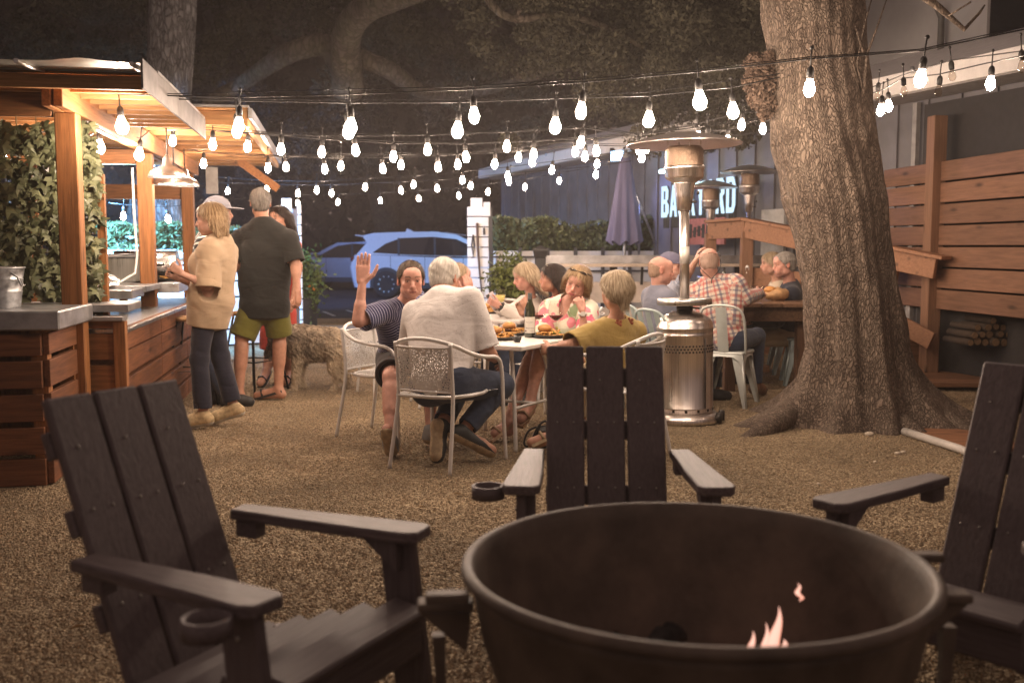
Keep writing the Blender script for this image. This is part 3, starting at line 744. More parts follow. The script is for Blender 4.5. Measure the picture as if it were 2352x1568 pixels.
# gate leaf of white boards with iron strap
gp = P(1098, 600, 15.0)*V(1, 1, 0)
gt = thing('board_gate', 'white gate leaf of horizontal boards with a long dark iron strap', 'gate', gp)
mb = MB()
for k in range(13): mb.box((0, 0, .06 + k*.148), (.31, .03, .134), bev=.004)
mb.box((-.02, -.004, 1.96), (.17, .036, .14)); mb.box((.13, -.004, 1.87), (.1, .06, .2)); mb.build('boards', WPL, gt)
mb = MB(); mb.tube([(-.01, -.04, 1.67), (.0, -.04, 1.3), (.02, -.04, 1.0), (.05, -.04, .7), (.03, -.04, .52)], [.02, .017, .013, .011, .008], 8); mb.build('strap', M('rust_iron', (.10, .055, .035), .7), gt)
mb = MB(); mb.tube([(-.07, -.03, 1.5), (-.09, -.03, 1.35), (-.07, -.03, 1.18), (-.05, -.03, 1.35), (-.07, -.03, 1.5)], .012, 6); mb.build('handle', BLK, gt)
mb = MB(); mb.box((.09, -.03, 1.55), (.03, .03, .1)); mb.build('latch', BLK, gt)
mb = MB(); mb.box((.185, .02, .95), (.05, .05, 1.9)); mb.build('hinge_post', BLK, gt)
# left gate: lit white board on end, white leaf with blue shade put into its colour and slatted edge
gq = P(661, 600, 14.5)*V(1, 1, 0)
g2 = thing('gate_post', 'tall white board gate post lit cold blue behind the man in black', 'gate post', gq)
mb = MB(); mb.box((0, 0, 1.0), (.135, .05, 2.0), bev=.004); mb.build('board', WPL, g2)
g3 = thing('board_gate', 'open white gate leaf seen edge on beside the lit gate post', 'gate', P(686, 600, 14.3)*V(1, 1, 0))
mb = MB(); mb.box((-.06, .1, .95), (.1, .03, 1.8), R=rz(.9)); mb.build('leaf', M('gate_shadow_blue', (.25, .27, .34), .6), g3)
mb = MB()
for k in range(13): mb.box((.03, -.02, .09 + k*.146), (.04, .05, .128), bev=.004)
mb.build('boards', WPL, g3)
mb = MB(); mb.box((0.0, 0, .95), (.03, .04, 1.9)); mb.build('edge_post', FEz, g3)
# left planter wall with blue-lit hedge
lh0, lh1 = P(235, 600, 13.0), P(655, 600, 14.4)
r = vhedge('hedge', 'hedge lit cyan blue by an assumed flood lamp behind the bar', lh0, lh1, 1.2, 1.58, .5, 11000, HEDGE, .055)
pl = thing('planter_fence', 'low white planter fence with dark gaps behind the bar stools', 'planter', (lh0 + lh1)/2*V(1, 1, 0)); so = V(*pl.location)
a_, b_ = lh0*V(1, 1, 0) - so, lh1*V(1, 1, 0) - so
mb = MB()
for k in range(6): mb.bar(a_ + V(0, 0, .12 + k*.215), b_ + V(0, 0, .12 + k*.215), .5, .19)
mb.build('boards', WPL, pl)
mb = MB(); mb.bar(a_ + V(0, .03, .6), b_ + V(0, .03, .6), .4, 1.1); mb.build('liner', M('dark_panel', (.025, .022, .022), .7), pl)
mb = MB(); mb.bar(a_ + V(0, -.28, 1.2), b_ + V(0, -.28, 1.2), .14, .05); mb.build('ledge', M('galv_ledge', (.5, .47, .4), .5, .3), pl)

# drink rail: steel topped counter on black posts
r0, r1 = P(1252, 600, 12.6)*V(1, 1, 0), P(1850, 600, 12.9)*V(1, 1, 0)
dr = thing('drink_rail', 'long drink rail with steel back and timber ledge on black posts', 'counter', (r0 + r1)/2); so = V(*dr.location)
a_, b_ = r0 - so, r1 - so
mb = MB(); mb.bar(a_ + V(0, .1, 1.17), b_ + V(0, .1, 1.17), .025, .10); mb.build('steel_back', ZINC, dr)
mb = MB(); mb.bar(a_ + V(0, -.06, 1.10), b_ + V(0, -.06, 1.10), .34, .035, bev=.004); mb.build('ledge', M('pale_ledge', (.55, .45, .36), .5, var=.2, scale=6), dr)
mb = MB(); mb.bar(a_ + V(.1, .14, .76), b_ + V(-.1, .14, .76), .03, .26); mb.bar(a_ + V(.1, .14, .42), b_ + V(-.1, .14, .42), .03, .3); mb.build('panel_board', M('pink_white_board', (.62, .54, .48), .6, var=.1), dr)
mb = MB()
for k in range(5):
    q = a_ + (b_ - a_)*(.02 + .24*k); mb.box(q + V(0, .06, .55), (.09, .09, 1.08))
    mb.bar(q + V(.35, .0, 1.08), q + V(.35, .05, .86), .03, .03)
mb.build('post', BLK, dr)
nw = P(1241, 600, 12.3)*V(1, 1, 0)
n_ = thing('newel_post', 'black newel post with a flared cap at the end of the drink rail', 'post', nw)
mb = MB(); mb.box((0, 0, .6), (.13, .13, 1.2), bev=.008); mb.build('shaft', BLK, n_)
mb = MB(); mb.lathe([(.10, 1.2), (.125, 1.28), (.125, 1.3), (.02, 1.34)], n=4, R=rz(PI/4), smooth=False); mb.build('cap', BLK, n_)
# closed patio umbrella
um = thing('patio_umbrella', 'closed lavender grey patio umbrella standing before the metal wall', 'umbrella', P(1434, 600, 15.2)*V(1, 1, 0))
prof = []
mb = MB(); nn = 64
for i in range(20):
    t_ = i/19; r_ = .065 + .165*t_**.8; z = 2.64 - 1.26*t_
    row = []
    for k in range(nn):
        a = 2*PI*k/nn; row.append((r_*(1 + .22*t_*math.cos(8*a + .6*math.sin(3*t_)) )*math.cos(a), r_*(1 + .22*t_*math.cos(8*a))*math.sin(a)*.8, z + .035*t_**3*math.cos(8*a)))
    prof.append(row)
mb.grid(np.array(prof).transpose(1, 0, 2), closed_u=True); cn = mb.build('canopy', M('lavender_canvas', (.17, .165, .29), .8, var=.1, bump=.3, bscale=12, stretch=(1, 1, .2)), um)
mb = MB(); mb.tube([(0, 0, 0), (0, 0, 2.7)], .024, 10); mb.lathe([(.0, 2.76), (.03, 2.72), (.06, 2.63), (.055, 2.6)], n=12); mb.build('pole', GALV, um)
mb = MB(); mb.lathe([(.28, 0), (.28, .04), (.06, .09), (.04, .3)], n=20); mb.build('base', BLK, um)
ls = thing('support_brace', 'pale metal frame leaning behind the closed umbrella', 'frame', P(1470, 600, 16.0)*V(1, 1, 0)); so = V(*ls.location)
mb = MB(); mb.tube([P(1448, 408, 16) - so, P(1474, 480, 16) - so, P(1505, 560, 16) - so], .02, 6); mb.tube([P(1470, 470, 16) - so, P(1467, 585, 16) - so], .02, 6); mb.build('bars', GALV, ls)

# dry leaves fallen on the gravel
LEAFD = leaf_mat('dry_leaf', (.22, .12, .05), (.42, .28, .12), .8)
for k in range(26):
    px, py = random.uniform(60, 2250), random.uniform(985, 1500); p = G(px, py); a = random.uniform(0, 6.28); s_ = random.uniform(.016, .03)
    mb = MB(); pts = [(0, -1), (.35, -.4), (.42, .1), (.2, .6), (0, 1), (-.2, .6), (-.42, .1), (-.35, -.4)]; R = rz(a) @ rot((1, 0, 0), random.uniform(-.3, .3))
    mb.add(np.array([(x*s_, y*s_, .006 + abs(x)*s_*.5) for x, y in pts] + [(0, 0, .004)]) @ R.T, [(8, i, (i+1) % 8) for i in range(8)]); o = mb.build('fallen_leaf', LEAFD, loc=p + V(0, 0, .008)); tag(o, 'small dry leaf fallen on the brown gravel', 'leaf', 'dry leaves on the gravel')
# ================================================================== trees
def bark_mat(name, c1, c2, scale=26.0, bump=1.0, lich=(.42, .36, .24), bd=.03):
    t = NT(name); t.set(Roughness=.9); t.b.inputs['Specular IOR Level'].default_value = .2
    tc = t.n('TexCoord'); mp = t.n('Mapping'); mp.inputs['Scale'].default_value = (1, 1, .4); t.l(tc.outputs['Object'], mp.inputs['Vector'])
    n0 = t.n('TexNoise', Scale=9.0, Detail=5.0); t.l(mp.outputs[0], n0.inputs['Vector'])
    sc = t.n('VectorMath', operation='SCALE'); sc.inputs['Scale'].default_value = .13; t.l(n0.outputs['Color'], sc.inputs[0])
    ad = t.n('VectorMath', operation='ADD'); t.l(mp.outputs[0], ad.inputs[0]); t.l(sc.outputs[0], ad.inputs[1])
    vo = t.n('TexVoronoi', feature='DISTANCE_TO_EDGE', Scale=scale); t.l(ad.outputs[0], vo.inputs['Vector'])
    vc = t.n('TexVoronoi', Scale=scale); t.l(ad.outputs[0], vc.inputs['Vector'])
    cr = t.n('ValToRGB'); e = cr.color_ramp.elements; e[0].position = .0; e[1].position = .2; e[0].color = rgba(sh(c1, .42)); e[1].color = rgba(c2); t.l(vo.outputs['Distance'], cr.inputs['Fac'])
    n1 = t.n('TexNoise', Scale=3.0, Detail=6.0, Roughness=.7); t.l(tc.outputs['Object'], n1.inputs['Vector'])
    c2r = t.n('ValToRGB'); e = c2r.color_ramp.elements; e[0].position = .4; e[1].position = .66; e[0].color = rgba(c1); e[1].color = rgba(lich); t.l(n1.outputs['Fac'], c2r.inputs['Fac'])
    mx = t.n('Mix', data_type='RGBA', blend_type='MULTIPLY'); mx.inputs['Factor'].default_value = 0.0
    mix = t.n('Mix', data_type='RGBA'); mix.inputs['Factor'].default_value = .5; t.l(cr.outputs[0], mix.inputs['A']); t.l(c2r.outputs[0], mix.inputs['B'])
    sx = t.n('SeparateColor'); t.l(vc.outputs['Color'], sx.inputs[0]); mr = t.n('MapRange'); mr.inputs['To Min'].default_value = .74; mr.inputs['To Max'].default_value = 1.22; t.l(sx.outputs[0], mr.inputs['Value'])
    hv = t.n('HueSaturation'); t.l(mix.outputs['Result'], hv.inputs['Color']); t.l(mr.outputs[0], hv.inputs['Value']); t.l(hv.outputs[0], t.b.inputs['Base Color'])
    m1 = t.n('Math', operation='MINIMUM'); m1.inputs[1].default_value = .2; t.l(vo.outputs['Distance'], m1.inputs[0])
    nf = t.n('TexNoise', Scale=70.0, Detail=5.0); t.l(tc.outputs['Object'], nf.inputs['Vector'])
    m2 = t.n('Math', operation='MULTIPLY_ADD'); m2.inputs[1].default_value = .12; t.l(nf.outputs['Fac'], m2.inputs[0]); t.l(m1.outputs[0], m2.inputs[2])
    bp = t.n('Bump', Strength=bump, Distance=bd*4); t.l(m2.outputs[0], bp.inputs['Height']); t.l(bp.outputs[0], t.b.inputs['Normal'])
    return t.m
BARK = bark_mat('oak_bark', (.118, .085, .066), (.225, .168, .130), 52.0, .9, (.25, .195, .15), .014)
BARK2 = bark_mat('oak_bark_grey', (.11, .10, .10), (.26, .25, .25), 16.0, 1.0, (.3, .29, .28))
# --- the big trunk: front surface measured at several heights (left px, right px, py)
TD = 7.75
prof_px = [(1722, 2240, 1004), (1790, 2165, 985), (1838, 2122, 940), (1862, 2100, 880), (1866, 2082, 800), (1858, 2064, 720), (1848, 2052, 640), (1832, 2040, 560), (1812, 2033, 480), (1788, 2028, 400), (1772, 2012, 330), (1768, 2002, 250), (1772, 1990, 160), (1764, 1982, 80), (1745, 1985, 0), (1715, 2000, -90), (1690, 2030, -200)]
levels = []
for (l, r, y) in prof_px:
    a, b = P(l, y, TD), P(r, y, TD); levels.append((a[2], (a[0] + b[0])/2, (b[0] - a[0])/2))
levels.sort()
Lz, Lx, Lr = [np.array(q) for q in zip(*levels)]
tree = thing('oak_tree', 'massive grey brown oak trunk with flaring roots, foremost at right', 'tree', (Lx[3], TD, 0))
to = V(*tree.location)
nz, nt = 420, 360
zz = np.linspace(-.06, Lz[-1], nz); th = np.linspace(0, 2*PI, nt, endpoint=False)
cx = np.interp(zz, Lz, Lx); rr = np.interp(zz, Lz, Lr)
rb = np.interp(zz, [0, .2, .45, .8, 3], [.47, .43, .39, .37, .37]); rr_core = np.minimum(rr, np.maximum(rb, np.interp(zz, [0, .5, .8], [.4, .38, .3])))
cxc = np.interp(zz, Lz, Lx)
cx0 = np.interp(.8, Lz, Lx)
cxc = np.where(zz < .8, cx0 + (cxc - cx0)*.5, cxc)
TT, ZZ = np.meshgrid(th, zz); RR = np.repeat(rr_core[:, None], nt, 1)
# buttress roots: (angle, width, reach, height)
for (a, w_, rc, hz) in [(R_(192), .30, .52, .26), (R_(-14), .24, .62, .30), (R_(235), .22, .16, .22), (R_(275), .2, .12, .25), (R_(318), .24, .30, .26), (R_(20), .3, .4, .3), (R_(90), .4, .3, .3), (R_(140), .3, .4, .3)]:
    dt = np.angle(np.exp(1j*(TT - a))); RR += rc*np.exp(-(dt/w_)**2)*np.exp(-np.maximum(ZZ, 0)/hz*1.6) 
    RR += .035*np.exp(-(dt/(w_*.8))**2)*np.exp(-np.maximum(ZZ, 0)/1.1)
xs = np.cos(TT)*RR; ys = np.sin(TT)*RR
RR += .020*np.sin(TT*9 + 1.5*np.sin(ZZ*1.3)) * np.clip(1.3 - ZZ*.6, .2, 1) + .006*np.sin(TT*23 + 2*np.sin(ZZ*3)) + .010*wav(xs*1.0, ys, ZZ, 9)
RR += .05*np.exp(-((np.angle(np.exp(1j*(TT - R_(262)))))/.22)**2 - ((ZZ - 2.05)/.16)**2) + .04*np.exp(-((np.angle(np.exp(1j*(TT - R_(300)))))/.12)**2 - ((ZZ - 2.12)/.07)**2)
pts = np.stack([cxc[:, None] + np.cos(TT)*RR - to[0], np.sin(TT)*RR, ZZ + np.clip(.10 - (RR - .55)*.1, -.1, .0)*(ZZ < .1)], -1)
mb = MB(); mb.grid(pts.transpose(1, 0, 2), closed_u=True); mb.build('trunk', BARK, tree)
# surface roots running out
mb = MB()
def root(pts, r0, r1):
    n = 14; pts = [np.asarray(p, float) for p in pts]; q = []
    for i in range(n+1):
        t = i/n*(len(pts)-1); k = min(int(t), len(pts)-2); f = t-k; q.append(pts[k]*(1-f) + pts[k+1]*f)
    q = np.array(q); 
    for _ in range(3): q[1:-1] = (q[:-2] + 2*q[1:-1] + q[2:])/4
    mb.tube([p - to for p in q], [r0 + (r1 - r0)*i/n for i in range(n+1)], 14)
root([G(1850, 965) + V(0, .1, .12), G(1790, 985) + V(0, 0, .07), G(1740, 998) + V(0, 0, .0), G(1690, 1004) + V(0, 0, -.05)], .13, .03)
root([G(2080, 955) + V(0, .1, .14), G(2140, 975) + V(0, 0, .08), G(2200, 990) + V(0, 0, .03), G(2250, 1000) + V(0, 0, -.03)], .12, .04)
root([G(2020, 975) + V(0, .25, .2), G(2070, 990) + V(0, .06, .05), G(2110, 999) + V(0, 0, .0), G(2150, 1006) + V(0, 0, -.05)], .12, .03)
mb.build('roots', BARK, tree)
# burl of dead leaves and sprouts on the trunk
c = P(1742, 195, TD - .05) - to
n = 6000; d = RNG.normal(0, 1, (n, 3)); d /= np.linalg.norm(d, axis=1)[:, None]
bl = np.array([(-.03, 0, .15, .08), (.03, 0, .10, .10), (-.04, -.02, .02, .09), (.05, 0, 0, .11), (.0, 0, -.09, .09), (.06, 0, -.15, .09), (.05, 0, -.21, .05), (.06, -.02, .18, .06)]); w8 = RNG.integers(0, 8, n)
q = c + bl[w8, :3] + d*(bl[w8, 3]*RNG.random(n)**.4)[:, None]
leaf_cloud(tree, q, .019, leaf_mat('dead_leaf', (.075, .048, .034), (.21, .14, .10), .8), 'dead_leaves')
mb = MB()
for pts in [[(1985, 215, 0), (1968, 150, 0), (1985, 60, 0), (2010, -30, .1)], [(1985, 215, 0), (1990, 130, -.05), (2012, 70, -.05), (2040, -10, 0)], [(1970, 190, 0), (1955, 130, 0), (1950, 100, 0)], [(1985, 130, 0), (1972, 85, 0), (1965, 60, 0)]]:
    mb.tube([P(x, y, TD - .32 + dz) - to for x, y, dz in pts], [.012, .009, .007, .004][:len(pts)], 6)
mb.build('shoots', BARK, tree)
# limbs above the frame and a bare branch to the right
mb = MB()
mb.tube([P(1850, -120, TD) - to, P(1650, -420, TD - .5) - to, P(1300, -700, TD - 1) - to], [.3, .22, .15], 16); mb.tube([P(1900, -150, TD) - to, P(2150, -500, TD) - to, P(2500, -900, TD + 1) - to], [.3, .2, .13], 16)
mb.build('limb', BARK, tree)
mb = MB(); mb.tube([P(2080, -40, 6.4) - to, P(2160, 20, 6.5) - to, P(2215, 68, 6.6) - to, P(2250, 30, 6.6) - to, P(2262, 12, 6.6) - to], [.03, .022, .015, .009, .005], 7)
mb.tube([P(2205, 62, 6.6) - to, P(2180, 36, 6.5) - to, P(2230, 5, 6.4) - to], .006, 6); mb.build('bare_branch', BARK, tree)

# --- tree behind the bar
def trunk_tree(name, label, base, pts, radii, mat, n=40):
    root = thing(name, label, 'tree', base*V(1, 1, 0)); o = V(*root.location)
    pts = np.array(pts); m = 120; t = np.linspace(0, len(pts)-1, m); k = np.minimum(t.astype(int), len(pts)-2); f = (t-k)[:, None]
    c = pts[k]*(1-f) + pts[k+1]*f; r = np.interp(t, np.arange(len(pts)), radii)
    th = np.linspace(0, 2*PI, n, endpoint=False); T_, I = np.meshgrid(th, np.arange(m))
    R = r[I]*(1 + .04*np.sin(T_*7 + I*.05) + .03*np.sin(T_*17 - I*.11))
    g = np.stack([c[I][..., 0] + np.cos(T_)*R, c[I][..., 1] + np.sin(T_)*R, c[I][..., 2]], -1) - o
    mb = MB(); mb.grid(g.transpose(1, 0, 2), closed_u=True); mb.build('trunk', mat, root); return root
D2 = 15.5
def px_tr(lst, d): 
    P_, R__ = [], []
    for l, r, y in lst: a, b = P(l, y, d), P(r, y, d); P_.append((a + b)/2); R__.append((b[0]-a[0])/2)
    return P_, R__
pp_, rr_ = px_tr([(270, 430, 600), (286, 420, 540), (300, 412, 470), (325, 420, 380), (338, 436, 250), (342, 442, 120), (345, 448, 0), (340, 455, -150)], D2)
pp_.insert(0, pp_[0]*V(1, 1, 0)); rr_.insert(0, rr_[0]*1.3)
t2 = trunk_tree('oak_tree', 'tall grey oak trunk behind the bar, its foot lit blue', pp_[0], pp_, rr_, BARK2)
# --- the dark far oak with long limbs across the middle
D3 = 17.0
t3 = thing('oak_tree', 'dim spreading oak with long mossy limbs reaching over the car park', 'tree', P(820, 600, 20)*V(1, 1, 0)); o3 = V(*t3.location)
BARK3 = bark_mat('oak_bark_dim', (.07, .055, .045), (.12, .10, .085), 10.0, .8, (.09, .09, .05))
mb = MB()
mb.tube([P(900, 640, 38) - o3, P(890, 520, 38) - o3, P(850, 300, 34) - o3, P(800, 200, 30) - o3], [.6, .5, .45, .4], 14)
mb.build('trunk', BARK3, t3)
def limb(pts, r0, r1): 
    mb = MB(); n = 24; q = np.array([P(x, y, d) for x, y, d in pts]); t = np.linspace(0, len(q)-1, n); k = np.minimum(t.astype(int), len(q)-2); f = (t-k)[:, None]; c = q[k]*(1-f) + q[k+1]*f
    for _ in range(4): c[1:-1] = (c[:-2] + 2*c[1:-1] + c[2:])/4
    mb.tube(c - o3, [r0 + (r1-r0)*i/(n-1) for i in range(n)], 10); mb.build('limb', BARK3, t3)
limb([(800, 210, 17), (790, 80, 16), (830, 20, 15), (980, -30, 14), (1100, -80, 13)], .26, .14)
limb([(800, 190, 17), (760, 95, 17), (660, 120, 17), (560, 190, 18), (470, 240, 18)], .22, .10)
limb([(815, 130, 17), (900, 160, 17), (960, 215, 18), (1050, 220, 19), (1150, 200, 19), (1300, 150, 18)], .16, .08)
limb([(1090, -60, 12), (1130, 20, 12), (1180, 50, 12), (1290, 30, 12), (1390, 60, 12), (1480, 110, 12)], .05, .03)
limb([(1180, 50, 12), (1195, 20, 12), (1260, -10, 12)], .035, .02)
limb([(1290, 30, 12), (1350, 85, 12), (1370, 110, 12)], .03, .012)
limb([(1190, 175, 15), (1260, 130, 14), (1330, 90, 13), (1390, 60, 13)], .06, .03)
CAN = leaf_mat('canopy_leaf', (.024, .023, .015), (.068, .063, .040), .85)
def clumps(spec, leaf, root, o, mat, name='crown'):
    cs = []
    for (px, py, d, rx, rz_, n, m) in spec:
        c = P(px, py, d); sub = RNG.normal(0, 1, (m, 3))*np.array([rx, rx*.9, rz_])*.5 + c
        for s in sub:
            k = int(n*1.9)//m; q = RNG.normal(0, 1, (k, 3)); q /= np.linalg.norm(q, axis=1)[:, None]
            sz = RNG.uniform(.10, .30)*rx**.5; cs.append(s + q*(RNG.random(k)**.4)[:, None]*sz*np.array([1, 1, .75]))
    leaf_cloud(root, np.concatenate(cs) - o, leaf, mat, name)
t4 = thing('live_oak', 'leafy live oak crown hanging dim green above the string lights', 'tree', P(1600, 600, 22)*V(1, 1, 0)); o4 = V(*t4.location)
clumps([(1640, 60, 11.5, 1.1, 1.0, 9000, 46), (1500, 30, 12, 1.3, .9, 8000, 42), (1330, 10, 12.5, 1.4, .8, 6500, 36), (1700, 150, 12.5, .8, .9, 6000, 30), (1560, 150, 13, 1.2, .8, 7000, 36), (1420, 130, 14, 1.4, .8, 5000, 30), (1180, -10, 13, 1.2, .6, 3500, 22), (1660, 230, 14, .8, .5, 3000, 18)], .034, t4, o4, CAN)
mb = MB(); mb.tube([P(1600, 640, 22) - o4, P(1610, 300, 21) - o4, P(1600, 60, 16) - o4, P(1560, -80, 13) - o4], [.4, .32, .24, .14], 12); mb.build('trunk', BARK3, t4)
t5 = thing('live_oak', 'dark live oak crown filling the night sky over the bar', 'tree', P(150, 600, 26)*V(1, 1, 0)); o5 = V(*t5.location)
clumps([(120, 40, 19, 2.6, 1.6, 5000, 40), (560, 20, 20, 2.6, 1.4, 5000, 40), (300, 110, 22, 2.6, 1.0, 4000, 34), (950, 90, 21, 2.4, 1.2, 5000, 40), (1120, 180, 22, 2.2, 1.2, 5000, 40), (700, 300, 26, 3, 1.4, 5000, 40)], .055, t5, o5, CAN)
mb = MB(); mb.tube([P(150, 640, 26) - o5, P(150, 200, 24) - o5, P(240, -20, 20) - o5], [.4, .3, .18], 12); mb.build('trunk', BARK3, t5)
# far dark wood beyond the car park
n = 95000; x = RNG.uniform(-42, 34, n); z = 19.0*RNG.random(n)**.9*(.88 + .12*np.sin(x*.7)); y = 46 + RNG.normal(0, 1.8, n) + z*.1 + 1.5*np.sin(x*.9 + z*.6)
tag(leaf_cloud(empty('far_woods', (0, 44, 0)), np.stack([x, y - 44, z], 1), .46, leaf_mat('far_leaf', (.040, .033, .028), (.085, .072, .060), .9), 'foliage'), 'dark band of woods closing the far side of the car park', 'woods', kind='stuff')
# plants in pots
pt = thing('planter_pot', 'tall ribbed black planter pot with a small orange tree', 'planter', G(697, 757)); 
mb = MB(); mb.lathe([(.205, 0), (.235, .5), (.245, .52), (.235, .54), (.2, .5), (.0, .48)], n=28)
for k in range(16): mb.lathe([(.21 + k*.0016, .02 + k*.031), (.217 + k*.0016, .03 + k*.031), (.212 + k*.0016, .045 + k*.031)], n=28, caps=False)
mb.build('pot', M('ribbed_black', (.03, .029, .028), .55), pt)
n = 2600; q = RNG.normal(0, 1, (n, 3))*np.array([.13, .13, .17]) + np.array([.0, 0, .82]); leaf_cloud(pt, q, .045, leaf_mat('citrus_leaf', (.05, .08, .02), (.16, .22, .05), .4), 'foliage')
n = 500; q = RNG.normal(0, 1, (n, 3))*np.array([.05, .06, .14]) + np.array([.16, -.08, .52]); leaf_cloud(pt, q, .035, leaf_mat('citrus_leaf2', (.05, .08, .02), (.16, .22, .05), .4), 'trailing_leaves')
mb = MB()
for (x, y, z) in ((.13, -.14, .70), (.20, -.1, .74), (.205, -.12, .66), (.02, -.2, .78)): mb.ell((x, y, z), .03, nu=10, nv=7)
mb.build('orange', M('orange_fruit', (.80, .26, .02), .45), pt)
bp_ = thing('potted_bush', 'green bush in a dark pot beside the navy chair', 'plant', P(1172, 700, 11.8)*V(1, 1, 0))
n = 2200; q = RNG.normal(0, 1, (n, 3))*np.array([.10, .10, .13]) + np.array([0, 0, .93]); leaf_cloud(bp_, q, .035, leaf_mat('bush_leaf', (.05, .07, .015), (.17, .20, .05), .5), 'foliage')
mb = MB(); mb.lathe([(.14, 0), (.2, .7), (.21, .74), (.17, .74), (.0, .7)], n=20); mb.build('pot', M('brown_pot', (.14, .09, .07), .7), bp_)
# ================================================================== string lights
BULB = EMIT('bulb_glow', (1.0, .74, .56), 240.0); BULBX = EMIT('bulb_glow_bright', (1.0, .78, .60), 640.0)
UNLIT = GLASS('bulb_clear', (.9, .85, .8)); SOCK = M('black_rubber', (.014, .013, .013), .5)
bulb_me = {}
def bulb_mesh(kind):
    if kind in bulb_me: return bulb_me[kind]
    mb = MB(); s = {'x': 1.12, 'n': 1.0, 'u': .9}[kind]; w = 1.1 if kind == 'x' else 1.0
    mb.lathe([(.0, -.105*s), (.018*s*w, -.098*s), (.0285*s*w, -.078*s), (.030*s*w, -.062*s), (.022*s, -.032*s), (.0135*s, -.01*s)], n=10)
    m = {'x': BULBX, 'n': BULB, 'u': UNLIT}[kind]
    o = mb.build('bulb', m); me = o.data; bpy.data.objects.remove(o); bulb_me[kind] = me
    return me
def sock_mesh():
    if 's' in bulb_me: return bulb_me['s']
    mb = MB(); mb.lathe([(.0135, -.012), (.019, -.006), (.02, .03), (.016, .045), (.007, .055)], n=10); mb.tube([(0, 0, .05), (.002, 0, .1), (0, 0, .15)], .0045, 5); mb.ell((0, 0, .15), (.012, .009, .012), nu=8, nv=5)
    o = mb.build('socket', SOCK); me = o.data; bpy.data.objects.remove(o); bulb_me['s'] = me; return me
def string(label, wires, d0, d1, x0, x1, bulbs, r=.0045, drop=.15, second=None):
    """wires: [(px,py)...] the cable; depth runs d0 at px x0 to d1 at px x1; bulbs: (px, py of glass centre, kind)"""
    D = lambda x: d0 + (d1 - d0)*(x - x0)/(x1 - x0)
    root = thing('string_light', label, 'string lights', P(*wires[0], D(wires[0][0])), 0, 'string lights over the yard'); o = V(*root.location)
    mb = MB(); mb.tube([P(x, y, D(x)) - o for x, y in wires], r, 6)
    if second: mb.tube([P(x, y, D(x)) - o for x, y in second], r*.7, 6)
    mb.build('cable', SOCK, root)
    for (x, y, k) in bulbs:
        p = P(x, y, D(x)); c = p + V(0, 0, .058) - o
        b = bpy.data.objects.new('bulb', bulb_mesh(k)); COL.objects.link(b); b.parent = root; b.location = c.tolist(); b.rotation_euler = (random.uniform(-.12, .12), random.uniform(-.12, .12), random.uniform(0, 3))
        s = bpy.data.objects.new('socket', sock_mesh()); COL.objects.link(s); s.parent = b
    return root
def sag(bulbs, off, ends):
    """cable points just above each bulb plus end anchors"""
    pts = [ends[0]]
    bs = sorted(bulbs)
    for i, (x, y, k) in enumerate(bs): pts.append((x, y - off))
    pts.append(ends[1]); return pts
b1 = [(278, 287, 'x'), (550, 288, 'n'), (806, 290, 'n'), (1088, 266, 'n'), (1337, 256, 'n'), (1605, 229, 'x'), (1860, 203, 'n'), (2118, 181, 'n')]
string('nearest string light, running from the first bar post across the big trunk', [(150, 203), (278, 217), (545, 224), (806, 217), (1075, 206), (1333, 190), (1600, 166), (1855, 136), (2112, 118), (2352, 68), (2500, 30)], 6.3, 5.4, 150, 2112, b1,
       second=[(150, 206), (400, 216), (746, 207), (1070, 199), (1330, 183), (1600, 160), (1855, 132), (2112, 114), (2352, 62)])
b2 = [(544, 301, 'n'), (799, 299, 'x'), (1053, 297, 'x'), (1276, 287, 'x'), (1491, 273, 'x'), (1682, 253, 'x')]
string('second string light, its big bright bulbs hanging just before the heater', [(150, 207), (340, 226), (543, 232), (799, 237), (1042, 236), (1268, 227), (1484, 221), (1682, 201), (1790, 178)], 6.6, 6.9, 150, 1682, b2,
       second=[(150, 209), (543, 229), (799, 230), (1120, 228), (1180, 227), (1268, 222), (1484, 212), (1790, 170)])
def row(label, bulbs, d0, d1, ends, off=26, second=True):
    w = sag(bulbs, off, ends)
    string(label, w, d0, d1, ends[0][0], ends[1][0], bulbs, second=[(x, y - 3 + 2*math.sin(x)) for x, y in w] if second else None)
row('third string light from the bar roof corner towards the heater hood', [(489, 332, 'n'), (646, 343, 'n'), (815, 346, 'n'), (982, 344, 'n'), (1165, 337, 'n'), (1337, 327, 'n'), (1467, 343, 'n'), (1626, 322, 'n')], 8.2, 8.6, ((330, 290), (1790, 270)), 33)
row('string light starting at the second bar post, row of thirteen bulbs', [(398, 324, 'n'), (570, 337, 'n'), (740, 350, 'n'), (904, 360, 'n'), (1069, 361, 'n'), (1226, 355, 'n'), (1369, 347, 'n'), (1481, 340, 'n'), (1603, 315, 'n'), (1704, 287, 'n')], 8.8, 8.9, ((345, 292), (1790, 262)), 30)
row('string light below the back bar roof with small bulbs', [(468, 376, 'n'), (616, 386, 'n'), (745, 389, 'n'), (878, 388, 'n'), (1006, 384, 'n'), (1137, 377, 'n'), (1222, 372, 'n'), (1344, 360, 'n'), (1474, 362, 'n')], 10.6, 9.6, ((430, 345), (1800, 300)), 26)
row('string light of small bulbs crossing mid yard to the white eave', [(656, 384, 'n'), (783, 382, 'n'), (921, 379, 'n'), (1051, 378, 'n'), (1192, 362, 'n'), (1321, 349, 'n'), (1481, 330, 'n'), (1672, 324, 'n'), (1752, 296, 'n')], 10.8, 9.2, ((560, 352), (1800, 268)), 24)
